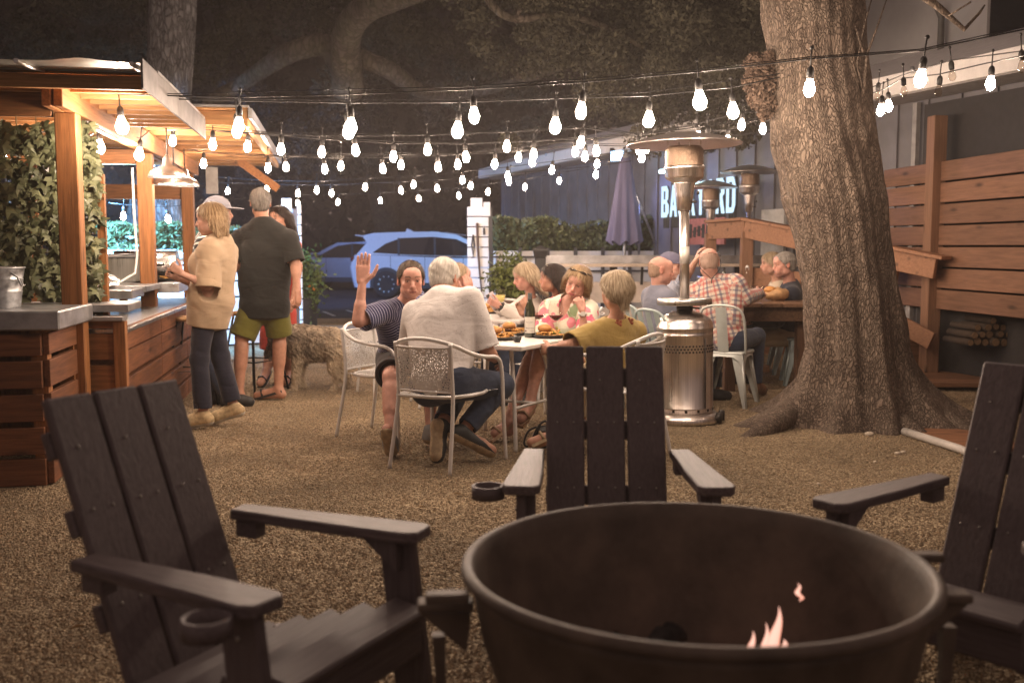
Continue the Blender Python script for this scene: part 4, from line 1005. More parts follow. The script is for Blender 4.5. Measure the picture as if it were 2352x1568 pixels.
row('far string light rising from the gate post to the umbrella', [(613, 435, 'n'), (728, 437, 'n'), (840, 430, 'n'), (951, 424, 'n'), (1062, 414, 'n'), (1166, 404, 'n'), (1269, 391, 'n'), (1372, 377, 'n')], 14.5, 11.5, ((470, 405), (1480, 345)), 20, False)
row('far string light just under the one crossing to the umbrella', [(445, 442, 'u'), (490, 438, 'u'), (524, 439, 'n'), (684, 444, 'n'), (761, 444, 'n'), (920, 437, 'n'), (1003, 433, 'n'), (1082, 427, 'n'), (1170, 417, 'n'), (1369, 401, 'n')], 15.5, 13.0, ((400, 412), (1450, 370)), 19, False)
row('farthest and lowest string light, ending before the white gate', [(683, 466, 'n'), (777, 464, 'n'), (873, 461, 'n'), (961, 456, 'n'), (1054, 450, 'n'), (1121, 441, 'n'), (1206, 430, 'n'), (1285, 415, 'n')], 18.0, 15.0, ((640, 440), (1340, 388)), 18, False)
string('string light with several dead bulbs along the white eave', [(1985, 206), (2016, 196), (2075, 172), (2185, 139), (2270, 128), (2352, 117), (2460, 100)], 8.6, 6.6, 1985, 2352, [(2016, 222, 'u'), (2040, 244, 'n'), (2185, 176, 'u'), (2346, 156, 'u')])
string('lower string light along the white eave with one lit bulb', [(1985, 219), (2024, 208), (2075, 180), (2157, 171), (2264, 146), (2352, 128), (2460, 108)], 8.4, 6.4, 1985, 2352, [(2024, 253, 'n'), (2075, 212, 'u'), (2157, 211, 'u'), (2276, 192, 'n')])
string('string light inside the bar, hanging before the ivy', [(-60, 300), (7, 318), (120, 300), (197, 318), (229, 296), (322, 318), (345, 300)], 6.5, 8.3, -60, 345, [(7, 358, 'n'), (197, 357, 'n'), (229, 336, 'x'), (322, 353, 'x')])
string('blue tinted string light hanging behind the bar posts', [(250, 466), (284, 470), (330, 474), (385, 475), (430, 470), (560, 455)], 12.0, 12.6, 250, 560, [(284, 496, 'n'), (385, 503, 'n')])
# pendant lamps over the bar
LAMPG = EMIT('pendant_diffuser', (1.0, .88, .74), 22.0)
SPUN = M('spun_aluminium', (.62, .58, .54), .3, .95, var=.08)
for k, (px, py, d, r) in enumerate([(385, 408, 8.3, .15), (400, 425, 9.1, .18), (425, 428, 10.2, .14)]):
    p = P(px, py, d)
    l = thing('pendant_lamp', ['spun metal dome pendant lamp, higher of those over the bar', 'wide dome pendant lamp with glowing white underside over the bar', 'far dome pendant lamp half hidden behind the other two'][k], 'lamp', p, 0, 'pendant lamps over the bar')
    mb = MB(); mb.lathe([(r, 0), (r*.99, .018), (r*.86, .05), (r*.6, .075), (r*.28, .092), (r*.22, .15), (r*.12, .175), (.01, .18)], n=32, caps=False); mb.lathe([(r*.975, .003), (r*.96, .018), (r*.83, .048), (r*.56, .070), (.02, .08)], n=32, caps=False); mb.build('shade', SPUN, l)
    mb = MB(); mb.lathe([(r*.93, .012), (.001, .012)], n=32, caps=False); mb.build('diffuser', LAMPG, l)
    mb = MB(); mb.tube([(0, 0, .17), (0, 0, 2.36 - p[2])], .006, 6); mb.build('flex', SOCK, l)
# added cold flood lamps: one behind the bar, one on a pole by the car park
def flood(label, p, aim, power, col, size, spot=R_(110)):
    f = thing('added_flood_lamp', label, 'lamp', p); 
    R = frame(unit(aim - p), (0, 0, 1))
    mb = MB(); mb.box(R @ V(0, 0, -.05), (.30, .22, .07), R, bev=.01); mb.build('housing', BLK, f)
    mb = MB(); mb.box(R @ V(0, 0, -.008), (.25, .17, .01), R); mb.build('lens', EMIT('added_flood_lens', (.45, .7, 1.0), 25.0), f)
    mb = MB(); mb.tube([R @ V(0, 0, -.08), R @ V(0, 0, -.2) + V(0, 0, .05), R @ V(0, 0, -.2) + V(0, 0, .2)], .015, 6); mb.build('bracket', BLK, f)
    li = bpy.data.lights.new('added_flood_beam', 'SPOT'); li.energy = power; li.color = col; li.spot_size = spot; li.spot_blend = .6; li.shadow_soft_size = size
    lo = bpy.data.objects.new('added_flood_beam', li); COL.objects.link(lo); lo.parent = f; lo.rotation_mode = 'QUATERNION'
    lo.rotation_quaternion = Vector(aim - p).to_track_quat('-Z', 'Y'); lo.location = (unit(aim - p)*.02).tolist()
    return f
flood('assumed cold blue flood lamp under the back edge of the bar roof', BA(-1.2, 5.6, 2.15), BA(-.9, 7.3, 1.35), 2600, (.16, .50, 1.0), .08, R_(130))  # assumed lamp, added to throw blue light on hedge and tree foot
pole = thing('added_lamp_pole', 'added plain steel lamp pole at the edge of the car park', 'lamp pole', V(-9.5, 19.5, 0))  # added pole, there only to carry the assumed car park lamp
mb = MB(); mb.tube([(0, 0, 0), (0, 0, 4.3)], .05, 10); mb.build('mast', GALV, pole)
flood('assumed cold flood lamp on the added car park pole aimed at the white car', V(-9.4, 19.5, 4.2), P(940, 600, 27.5), 2500, (.20, .37, 1.0), .12, R_(70))  # added lamp, assumed as the source of the car's blue light
flood('added cold flood lamp standing in for the sign tubes, washing umbrella and hedge', WL(16.6) + wn*.45 + V(0, 0, 2.75), P(1425, 560, 15.0), 150, (.24, .34, 1.0), .1, R_(125))  # added lamp carrying the led tubes' blue spill onto umbrella and hedge
flood('added cold flood lamp by the left gate washing the white boards', V(-4.6, 13.2, 2.4), V(-2.9, 15.6, .6), 260, (.22, .45, 1.0), .08, R_(100))  # added lamp, casts the blue light on gate post and boards

# ================================================================== patio heaters
HST = M('heater_steel', (.70, .63, .585), .3, 1.0, var=.18, scale=5, rvar=.08, stretch=(26, 26, .3))
HDK = M('heater_dark', (.03, .025, .022), .5, .5)  # dark colour of holes, seams, valve, knob and wheels
def heater(label, base, s=1.0, hz=0.0, detail=True):
    h = thing('patio_heater', label, 'heater', base)
    mb = MB(); mb.lathe([(.265, 0), (.275, .02), (.265, .05), (.235, .075)], n=48); mb.build('base', HST, h)
    mb = MB(); mb.lathe([(.21, .07), (.213, .11), (.218, .115), (.213, .12), (.213, .66), (.219, .667), (.213, .674), (.213, .71), (.220, .715), (.214, .722), (.211, .755), (.19, .79), (.14, .82), (.08, .842), (.05, .845)], n=64)
    tank = mb.build('tank_cover', HST, h)
    mb = MB()
    for r in range(3):
        for k in range(52):
            a = 2*PI*(k + .5*(r % 2))/52; mb.ell((.2135*math.cos(a), .2135*math.sin(a), .545 + r*.022), (.0045, .0085, .0085), rz(a), 8, 4)
    for k in range(14):
        a = 2*PI*k/14; m3 = MB(); m3.box((.2125*math.cos(a), .2125*math.sin(a), .105), (.004, .02, .03), rz(a), bev=.003); m3.build('vent_slot', HDK, tank)
    mb.build('perforation_band', HDK, tank)
    mb = MB()
    for a in (R_(215), R_(325), R_(100)): mb = MB(); mb.tube([(.216*math.cos(a), .216*math.sin(a), .12), (.216*math.cos(a), .216*math.sin(a), .64)], .004, 6); mb.build('door_seam', HDK, tank)
    mb = MB(); mb.lathe([(.06, .84), (.062, .885), (.04, .887)], n=24); mb.tube([(.05, -.03, .87), (.13, -.1, .868)], .007, 6); mb.build('valve', HDK, h)
    mb = MB(); mb.lathe([(.03, .885), (.20, .89), (.207, .895), (.207, .93), (.2, .938), (.03, .942)], n=48); mb.build('table_ring', STEEL, h)
    mb = MB(); mb.tube([(0, 0, .93), (0, 0, 1.62)], .037, 20); mb.build('pole', HST, h)
    mb = MB(); mb.lathe([(.0365, 1.20), (.0375, 1.2), (.0375, 1.33), (.0365, 1.33)], n=20, caps=False); mb.build('label_wrap', M('label_silver', (.6, .55, .5), .5, .3), h)
    mb = MB(); mb.lathe([(.045, 1.60), (.052, 1.602), (.068, 1.72), (.08, 1.80), (.082, 1.81), (.03, 1.812)], n=32); mb.build('burner_cone', HST, h)
    mb = MB(); mb.tube([(.06, -.03, 1.66), (.10, -.05, 1.66)], .009, 8); mb.lathe([(.0, 0), (.016, .004), (.012, .02), (0, .022)], (.10, -.05, 1.725), 10, rot((0, 1, 0), PI/2)); mb.build('knob', HDK, h)
    mb = MB(); mb.lathe([(.085, 1.805), (.135, 1.835), (.145, 1.85), (.145, 1.9), (.15, 1.905), (.15, 1.925), (.143, 1.93)], n=40, caps=False); mb.build('burner_head', HST, h)
    mb = MB()
    mb.lathe([(.142, 1.93), (.142, 2.05), (.12, 2.075)], n=56, caps=False)
    mesh = mb.build('emitter_screen', M('perforated_screen', (.30, .21, .15), .35, 1.0, var=.45, scale=3, stretch=(60, 60, 60), bump=.6, bscale=4), h)
    mb = MB(); 
    for a in (0, PI/2, PI, 3*PI/2): mb.tube([(.12*math.cos(a+.5), .12*math.sin(a+.5), 2.04), (.13*math.cos(a+.5), .13*math.sin(a+.5), 2.12)], .005, 5)
    mb.build('dome_strut', HST, h)
    mb = MB(); mb.lathe([(.425, 2.085), (.43, 2.09), (.40, 2.105), (.28, 2.14), (.15, 2.168), (.06, 2.18), (.0, 2.182)], n=56, caps=False); mb.lathe([(.425, 2.083), (.28, 2.128), (.15, 2.155), (0, 2.165)], n=56, caps=False); mb.build('reflector_dome', HST, h)
    mb = MB(); 
    for sx in (-1, 1):
        mb.lathe([(.0, -.02), (.04, -.02), (.04, .02), (0, .02)], (.27, sx*.06, .045), 14, rot((0, 1, 0), PI/2)); mb.bar((.2, sx*.06, .05), (.29, sx*.06, .05), .03, .02)
    mb.build('wheel', HDK, h)
    h.rotation_euler = (0, 0, R_(-20)); return h
h1 = heater('tall stainless mushroom patio heater standing in front of the plaid shirt man', G(1573, 966))
h1.rotation_euler[1] = R_(-1.0); h2 = heater('small far patio heater in front of the middle of the sign letters', V(0, 0, 0)); h3 = heater('far patio heater beside the big trunk, behind the timber rail', V(0, 0, 0))
p = P(1633, 432, 13.4); h2.location = (p[0], p[1], p[2] - 2.085); h2.scale = (.8, .8, 1)
p = P(1722, 397, 13.0); h3.location = (p[0], p[1], p[2] - 2.085); h3.scale = (.86, .86, 1)
lp = thing('raised_deck', 'raised timber landing behind the rail where two heaters stand', 'deck', P(1715, 600, 13.1)*V(1, 1, 0))
zt = min(h2.location[2], h3.location[2]) - .0
mb = MB(); mb.box((0, 0, h3.location[2]/2 - .002), (1.0, .9, max(.1, h3.location[2])), bev=.0); mb.build('platform', WOOD('deck_board', (.22, .11, .06), 'x'), lp)
h2.location[2] = max(0.0, h2.location[2])

# ================================================================== cars
CARW = M('car_paint_white', (.72, .73, .75), .25, 0, var=.03, coat=.8); CARS = M('car_paint_silver', (.28, .29, .31), .3, .6, var=.05, coat=.6)
CGL = M('car_glass', (.012, .013, .016), .05, 0, spec=.8); TYRE = M('tyre_rubber', (.018, .018, .018), .8); RIM = M('alloy_rim', (.45, .46, .48), .3, .9); TRIM = M('black_trim', (.015, .015, .016), .5)
def car(label, loc, yaw, paint, suv=True, L=4.75, H=1.70, Wd=1.9):
    """local x forward, y left, z up"""
    c = thing('parked_car', label, 'car', loc, yaw)
    hl = L/2
    if suv:
        low = [(-hl+.02, .55), (-hl-.02, .80), (-hl+.03, 1.0), (-hl+.13, 1.13)]; 
        belt = [(-hl+.13, 1.13), (-1.0, 1.08), (.4, 1.03), (1.25, 1.04), (hl-.45, .98), (hl-.1, .82), (hl, .62), (hl-.03, .4)]
        roof = [(-hl+.13, 1.13), (-hl+.40, 1.42), (-hl+.28, 1.60), (-hl+.55, 1.665), (-.9, H-.005), (-.1, H), (.45, 1.62), (.95, 1.38), (1.42, 1.06)]
    else:
        low = [(-hl+.02, .5), (-hl, .75), (-hl+.05, .93)]
        belt = [(-hl+.05, .93), (-1.0, .96), (.4, .95), (1.3, .93), (hl-.4, .86), (hl-.05, .70), (hl, .5), (hl-.03, .35)]
        roof = [(-hl+.05, .93), (-hl+.5, 1.3), (-1.0, 1.5), (-.2, H-.12), (.35, 1.42), (.8, 1.2), (1.25, .94)]
    # lower body: sections across the width
    bottom = [(hl-.1, .26), (-hl+.1, .26)]
    prof = low + belt[1:] + bottom
    def shell(poly, ys):
        mb = MB(); n = len(poly); cx = sum(p[0] for p in poly)/n; cz = sum(p[1] for p in poly)/n; rows = []
        for (y, s) in ys: rows.append([(cx + (x - cx)*s, y, cz + (z - cz)*s) for x, z in poly])
        rows = np.array(rows); m = len(ys)
        f = [(i*n+k, i*n+(k+1) % n, (i+1)*n+(k+1) % n, (i+1)*n+k) for i in range(m-1) for k in range(n)]
        mb.add(rows.reshape(-1, 3), f, 0, False); mb.f += [list(range(n)), [(m-1)*n+k for k in range(n)][::-1]]; mb.m += [0, 0]; mb.s += [False, False]
        return mb
    w = Wd/2
    b = shell(prof, [(w, .955), (w-.02, .975), (w-.12, 1.0), (-w+.12, 1.0), (-w+.02, .975), (-w, .955)]).build('body', paint, c)
    bv = b.modifiers.new('soften', 'BEVEL'); bv.width = .05; bv.segments = 3; bv.limit_method = 'ANGLE'; bv.angle_limit = R_(25)
    g = shell(roof, [(w-.19, .96), (w-.22, .98), (w-.3, 1.0), (-w+.3, 1.0), (-w+.22, .98), (-w+.19, .96)]).build('cabin', paint, c)
    bv = g.modifiers.new('soften', 'BEVEL'); bv.width = .04; bv.segments = 3; bv.limit_method = 'ANGLE'; bv.angle_limit = R_(20)
    # side glass follows the roof line
    if suv: side = [(-hl+.58, 1.17), (-1.45, 1.40), (-1.05, 1.545), (-.2, 1.575), (.4, 1.52), (.85, 1.32), (1.22, 1.09), (.3, 1.09), (-.9, 1.12)]
    else: side = [(-hl+.7, 1.0), (-1.0, 1.38), (-.2, 1.42), (.3, 1.35), (.72, 1.14), (1.0, .99)]
    R = np.stack([V(1, 0, 0), V(0, 0, 1), V(0, -1, 0)], 1)
    mb = MB()
    for sy in (-1, 1): mb.prism(side, .014, (0, sy*(w-.175), 0), R)
    wg = mb.build('side_window', CGL, c)
    mb = MB()
    for sy in (-1, 1): 
        for xx in (-.15, -1.1): mb.box((xx, sy*(w-.17), 1.33 if suv else 1.2), (.05, .016, .44))
    mb.build('pillar', TRIM, wg)
    # windscreen and rear window
    mb = MB(); a, d = (.55, 1.565), (1.36, 1.10)
    if not suv: a, d = (.42, 1.36), (1.15, .98)
    up = unit(V(a[0]-d[0], 0, a[1]-d[1])); mb.box(((a[0]+d[0])/2+.03, 0, (a[1]+d[1])/2+.03), (.02, Wd-.5, np.hypot(a[0]-d[0], a[1]-d[1])), np.stack([np.cross(V(0, 1, 0), up), V(0, 1, 0), up], 1)); mb.build('windscreen', CGL, c)
    for (sx, sy) in ((1, 1), (1, -1), (-1, 1), (-1, -1)):
        x = sx*(hl - .98); y = sy*(w - .1); Rw = rot((1, 0, 0), PI/2)
        mb = MB(); mb.lathe([(.21, -.115), (.33, -.115), (.365, -.09), (.365, .09), (.33, .115), (.21, .115)], (x, y, .365), 32, Rw); wh = mb.build('wheel', TYRE, c)
        mb = MB(); mb.lathe([(.01, .075), (.05, .085), (.06, .07), (.225, .05), (.23, .10), (.24, .11)], (x, y, .365), 28, Rw if sy < 0 else rot((1, 0, 0), -PI/2))
        for k in range(10):
            q = 2*PI*k/10; mb.bar((x + .05*math.cos(q), y + sy*.095, .365 + .05*math.sin(q)), (x + .225*math.cos(q), y + sy*.105, .365 + .225*math.sin(q)), .03, .025, up=(0, 1, 0))
        mb.build('rim', RIM, wh)
        mb = MB(); n = 20
        arc = [(x + .43*math.cos(PI*k/n), .365 + .43*math.sin(PI*k/n)) for k in range(n+1)] + [(x - .43, .27), (x + .43, .27)]
        mb.prism(arc, .012, (0, sy*(w+.002), 0), R); mb.build('wheel_arch', TRIM, c)
    for sy in (-1, 1): mb = MB(); mb.box((0, sy*(w-.02), .33), (L-2.6, .06, .14)); mb.build('sill', TRIM, c)
    for sy in (-1, 1):
        mb = MB(); mb.ell((1.0, sy*(w+.10), 1.10), (.09, .12, .075)); mb.build('wing_mirror', paint, c)
        mb = MB(); mb.box((-hl+.16, sy*(w-.16), 1.0), (.26, .30, .13), bev=.03); mb.build('tail_light', M('tail_lamp', (.12, .01, .01), .2, coat=.5), c)
        mb = MB(); mb.box((hl-.30, sy*(w-.20), .80), (.30, .28, .12), bev=.03); mb.build('headlight', M('head_lamp', (.5, .5, .5), .1, coat=.5), c)
        for xx in (.15, -.85): 
            mb = MB(); mb.box((xx, sy*(w+.005), .95), (.2, .03, .035), bev=.008); mb.build('door_handle', paint, c)
        mb = MB()
        for xx in (.62, -.38, -1.28): mb.box((xx + (.0), sy*(w-.0005), .72), (.010, .012, .72))
        mb.build('door_gap', TRIM, c)
    if suv:
        mb = MB(); mb.prism([(-.14, 0), (.1, 0), (-.1, .1)], .02, (-.95, 0, H+.01), R); mb.build('roof_fin', paint, c)
        mb = MB(); mb.box((-hl+.22, 0, 1.605), (.28, 1.3, .03), R=rot((0, 1, 0), .12), bev=.01); mb.build('spoiler', paint, c)
    return c
c_ = P(965, 685, 26.3)*V(1, 1, 0)
car('white compact SUV parked side on beyond the gate, lit blue', c_ + V(.62, .9, 0), R_(-7), CARW)
c_ = P(770, 640, 31)*V(1, 1, 0)
car('dim silver saloon car parked left of the white SUV', c_ + V(.45, 1, 0), R_(172), CARS, False, 4.6, 1.55)
# ================================================================== dark slatted lounge chairs round the fire bowl
LUM = WOOD('dark_lumber', (.165, .130, .128), 'y', dark=.55, rough=.5, island=.06, knots=False, bump=.5, gs=2.2)
LUMz = WOOD('dark_lumber_up', (.150, .120, .120), 'z', dark=.75, rough=.5, island=.06, knots=False, bump=.5, gs=2.2)
LUMx = WOOD('dark_lumber_across', (.150, .120, .120), 'x', dark=.75, rough=.5, island=.06, knots=False, bump=.5, gs=2.2)
SCREW = M('screw_head', (.45, .42, .38), .35, .9)
def lounge(label, loc, yaw, cup_side=-1):
    """faces local +y"""
    c = thing('lounge_chair', label, 'chair', loc, -yaw, 'dark slatted lounge chairs round the fire bowl')
    tilt = R_(21); up = V(0, -math.sin(tilt), math.cos(tilt)); nf = V(0, math.cos(tilt), math.sin(tilt))
    base = V(0, -.235, .27)
    for k in (-1, 0, 1):
        mb = MB(); R = np.stack([V(1, 0, 0), nf, up], 1)
        mb.box(base + V(k*.148, 0, 0) + up*.365, (.138, .028, .735), R, bev=.006)
        o = mb.build('back_slat', LUMz, c); 
        m2 = MB()
        for (dx, t) in ((-.03, .2), (.03, .2), (-.03, .44), (.03, .44), (0.02, .60)): m2.ell(base + V(k*.148 + dx, 0, 0) + up*t + nf*.014, .0045, nu=8, nv=5)
        m2.build('screw_heads', SCREW, o)
    mb = MB()
    for t in (.18, .42, .62): mb.box(base + up*t - nf*.03, (.44, .03, .07), np.stack([V(1, 0, 0), nf, up], 1), bev=.004)
    mb.build('back_rail', LUMx, c)
    for s in (-1, 1):
        # arm: widening plank
        poly = [(s*.226, -.315), (s*.300, -.325), (s*.334, .0), (s*.360, .24), (s*.345, .272), (s*.262, .28), (s*.242, .25), (s*.230, .02)]
        mb = MB(); mb.prism(poly, .03, (0, 0, .585)); o = mb.build('armrest', LUM, c); bv = o.modifiers.new('soften', 'BEVEL'); bv.width = .006; bv.segments = 2; bv.limit_method = 'ANGLE'
        mb = MB(); mb.bar((s*.30, .265, 0), (s*.30, .195, .571), .032, .105, up=(0, 1, 0), bev=.005); o = mb.build('front_leg', LUMz, c)
        m2 = MB(); 
        for z in (.51, .37): m2.ell((s*.318, .265 - .1226*z, z), (.004, .006, .006), nu=8, nv=5)
        m2.build('screw_heads', SCREW, o)
        mb = MB(); mb.prism([(.13, .57), (.24, .57), (.24, .49)], .03, (s*.27, -.02, 0), np.stack([V(0, 1, 0), V(0, 0, 1), V(1, 0, 0)], 1)); mb.build('arm_bracket', LUMz, c)
        # side rail running back to the ground
        mb = MB(); mb.prism([(.27, .385), (.27, .27), (-.18, .13), (-.42, 0), (-.52, 0), (-.5, .09), (-.22, .27)], .03, (s*.265, 0, 0), np.stack([V(0, 1, 0), V(0, 0, 1), V(1, 0, 0)], 1)); mb.build('side_rail', LUM, c)
        mb = MB(); mb.bar((s*.29, -.43, .02), (s*.285, -.30, .26), .03, .08, up=(0, 1, 0), bev=.004); mb.build('rear_leg', LUMz, c)
        mb = MB(); mb.box((s*.262, -.27, .545), (.05, .07, .048), bev=.004); mb.build('arm_block', LUMx, c)
    for k in range(5):
        y = .255 - k*.108; z = .40 - k*.035; mb = MB(); mb.box((0, y, z), (.54, .098, .025), rot((1, 0, 0), R_(-18) if k else R_(-12)), bev=.006)
        mb.build('seat_slat', LUMx, c)
    mb = MB(); mb.box((0, .275, .335), (.55, .026, .11), bev=.005); mb.build('apron', LUMx, c)
    # cup holder ring at one arm
    s = cup_side; cx, cyy = s*.36 + s*.045, .20
    mb = MB(); mb.lathe([(.044, -.02), (.052, -.02), (.052, .02), (.044, .02), (.044, -.02)], (cx, cyy, .565), 28, caps=False); mb.build('cup_holder', LUMx, c)
    return c
lounge('dark slatted lounge chair facing the camera behind the fire bowl', (.335, 3.345, 0), R_(181.5), 1)
lounge('dark slatted lounge chair at left, turned sideways towards the fire bowl', (-.612, 2.46, 0), R_(117), 1)
lounge('dark slatted lounge chair cut by the right edge of the picture', (1.305, 2.84, 0), R_(-130), -1)

# ================================================================== fire bowl
IRON = M('kettle_iron', (.135, .102, .078), .6, .12, var=.35, scale=7, bump=.35, bscale=30, bdist=.006, rvar=.15)
pit = thing('fire_bowl', 'wide rusty iron kettle used as a fire bowl in front', 'fire pit', (.40, 2.19, 0))
mb = MB()
out = [(.10, .10), (.24, .135), (.35, .22), (.42, .34), (.465, .48), (.488, .6), (.494, .625)]
rim = [(.498 + .014*math.cos(a), .636 + .014*math.sin(a)) for a in np.linspace(-2.2, 2.6, 9)]
inn = [(.478, .61), (.455, .48), (.41, .345), (.34, .235), (.23, .155), (.0, .125)]
mb.lathe([(0, .095)] + out + rim + inn, n=96, caps=False); mb.build('bowl', IRON, pit)
mb = MB()
for a in (R_(60), R_(150), R_(240), R_(330)): mb.tube([(.33*math.cos(a), .33*math.sin(a), .22), (.42*math.cos(a), .42*math.sin(a), 0)], .018, 8)
mb.tube([(.36*math.cos(a), .36*math.sin(a), .2) for a in np.linspace(0, 2*PI, 40, endpoint=False)], .014, 8, closed=True); mb.build('stand', IRON, pit)
for s, nm in ((PI*1.03, 0), (0.0, 1)):
    mb = MB(); R = rz(s)
    mb.box(R @ V(.545, 0, .565), (.12, .05, .02), R, bev=.004)
    m3 = MB(); m3.box(R @ V(.545, .11, .62), (.09, .04, .02), R, bev=.004); m3.build('upper_lug', IRON, pit)
    mb.prism([(.49, .55), (.60, .55), (.50, .46)], .02, (0, 0, 0), np.stack([R @ V(1, 0, 0), V(0, 0, 1), R @ V(0, -1, 0)], 1))
    mb.build('lug_handle', IRON, pit); mb = MB(); mb.prism([(.545, .5), (.575, .5), (.56, .28), (.548, .28)], .03, (0, 0, 0), np.stack([R @ V(1, 0, 0), V(0, 0, 1), R @ V(0, -1, 0)], 1))
    mb.build('hanging_strap', IRON, pit)
mb = MB(); 
mb.lathe([(.0, .20), (.15, .2), (.27, .185), (.32, .19)], n=40, wob=lambda a, z: 1 + .05*math.sin(5*a) + .04*math.sin(11*a), caps=False)
o = mb.build('ash', M('ash_bed', (.13, .10, .085), .95, var=.5, scale=25, bump=.9, bscale=35), loc=(.40, 2.19, 0)); tag(o, 'grey bed of ash and cinders inside the iron kettle', 'ash', kind='stuff')
CHAR = M('charred_log', (.035, .028, .025), .9, bump=.9, bscale=45, var=.5)
for k, (a, b, r, l) in enumerate([(V(.27, 2.27, .36), V(.40, 2.44, .385), .034, 'charred log lying across the ash, nearer the left'), (V(.56, 2.15, .23), V(.60, 2.48, .29), .045, 'charred log under the flames in the kettle'), (V(.16, 2.30, .22), V(.28, 2.42, .38), .035, 'charred log leaning on the kettle wall'), (V(.60, 2.18, .22), V(.66, 2.42, .33), .035, 'charred log at the right of the ash')]):
    g = thing('firewood', l, 'log', a); mb = MB(); n = 9
    mb.tube([(b - a)*i/n + V(math.sin(i*1.7), math.cos(i*2.3), math.sin(i*2.9))*.004 for i in range(n+1)], [r*(1 + .12*math.sin(i*2.1)) for i in range(n+1)], 12); mb.build('log', CHAR, g)
    mb = MB(); q = (b - a)*.12; mb.ell(q + V(-.01, -.03, .012), (.02, .012, .014)); mb.build('ember', EMIT('ember_glow', (1.0, .12, .02), 1.2), g)
EMB = EMIT('ember_bed', (1.0, .16, .03), 2.5)
for k in range(26):
    a = random.uniform(0, 2*PI); r = .27*random.random()**.6; mb = MB(); mb.ell((0, 0, 0), (random.uniform(.008, .022), random.uniform(.006, .018), .008), nu=7, nv=5, smooth=False); o = mb.build('ember', EMB if k % 2 else CHAR, loc=(.46 + r*math.cos(a), 2.26 + r*math.sin(a)*.7, .20 + .012*random.random())); tag(o, 'small coal lying in the ash bed of the iron kettle', 'coal', 'coals in the ash bed')
# flames
fl = thing('flames', 'small pinkish flames licking up from the kettle fire', 'fire', V(.605, 2.36, .295)); so = V(*fl.location)
def tongue(base, tip, w, bend):
    n = 18; rows = []; ax = tip - base
    for i in range(n+1):
        t = i/n; c = base + ax*t + bend*math.sin(PI*t)*.5 + V(.006*math.sin(9*t), .004*math.cos(7*t), 0); r = w*math.sin(PI*(.12 + .88*(1-t)))**.8*(1 - t**3)*.6 + .0006
        rows.append((c, r))
    return rows
FL = NT('flame'); FL.t.nodes.remove(FL.b)
em = FL.n('Emission', Strength=1.3); lw = FL.n('LayerWeight', Blend=.35); cr = FL.n('ValToRGB'); e = cr.color_ramp.elements; e[0].color = (1, .58, .45, 1); e[1].color = (1, .25, .12, 1); e[1].position = .7
tr = FL.n('BsdfTransparent'); mx = FL.n('MixShader'); r2 = FL.n('MapRange'); r2.inputs['From Min'].default_value = .25; r2.inputs['From Max'].default_value = .95
FL.l(lw.outputs['Facing'], cr.inputs['Fac']); FL.l(cr.outputs[0], em.inputs['Color']); FL.l(lw.outputs['Facing'], r2.inputs['Value']); FL.l(r2.outputs[0], mx.inputs[0]); FL.l(em.outputs[0], mx.inputs[1]); FL.l(tr.outputs[0], mx.inputs[2]); FL.l(mx.outputs[0], FL.out.inputs['Surface'])
for (b, t, w, be) in [((0, 0, 0), (.026, 0, .185), .030, (.014, 0, 0)), ((-.025, .005, .0), (-.034, 0, .125), .022, (-.012, 0, 0)), ((.034, .0, .03), (.040, 0, .105), .030, (.006, 0, 0)), ((-.010, -.01, 0), (-.004, 0, .145), .018, (.008, 0, 0))]:
    mb = MB(); rows = tongue(V(*b), V(*t), w, V(*be)); n = 14
    g = [[c + V(r*math.cos(2*PI*k/n), r*.6*math.sin(2*PI*k/n), 0) for (c, r) in rows] for k in range(n)]
    mb.grid(np.array(g), closed_u=True); mb.build('tongue', FL.m, fl)
mb = MB(); rows = tongue(V(.082, .02, .19), V(.074, .02, .235), .012, V(.008, 0, 0)); g = [[c + V(r*math.cos(2*PI*k/12), r*.6*math.sin(2*PI*k/12), 0) for (c, r) in rows] for k in range(12)]; mb.grid(np.array(g), closed_u=True); mb.build('tongue', FL.m, fl)

# ================================================================== white tube armchairs with pierced backs
WPAINT = M('white_powder_coat', (.66, .63, .60), .42, .1, var=.06, bump=.1, bscale=60)
def pierced(name, col, sc):
    t = NT(name); t.set(Roughness=.45); t.b.inputs['Base Color'].default_value = rgba(col)
    tc = t.n('TexCoord'); vo = t.n('TexVoronoi', feature='DISTANCE_TO_EDGE', Scale=sc); t.l(tc.outputs['Object'], vo.inputs['Vector'])
    gt = t.n('Math', operation='GREATER_THAN'); gt.inputs[1].default_value = .2; t.l(vo.outputs['Distance'], gt.inputs[0])
    tr = t.n('BsdfTransparent'); mx = t.n('MixShader'); t.l(gt.outputs[0], mx.inputs[0]); t.l(t.b.outputs[0], mx.inputs[1]); t.l(tr.outputs[0], mx.inputs[2]); t.l(mx.outputs[0], t.out.inputs['Surface']); return t.m
PIERCE = pierced('pierced_sheet', (.66, .63, .60), 78.0)
def smooth_path(pts, it=3):
    p = [np.asarray(q, float) for q in pts]
    for _ in range(it):
        q = [p[0]]
        for a, b in zip(p[:-1], p[1:]): q += [a*.75 + b*.25, a*.25 + b*.75]
        q.append(p[-1]); p = q
    return p
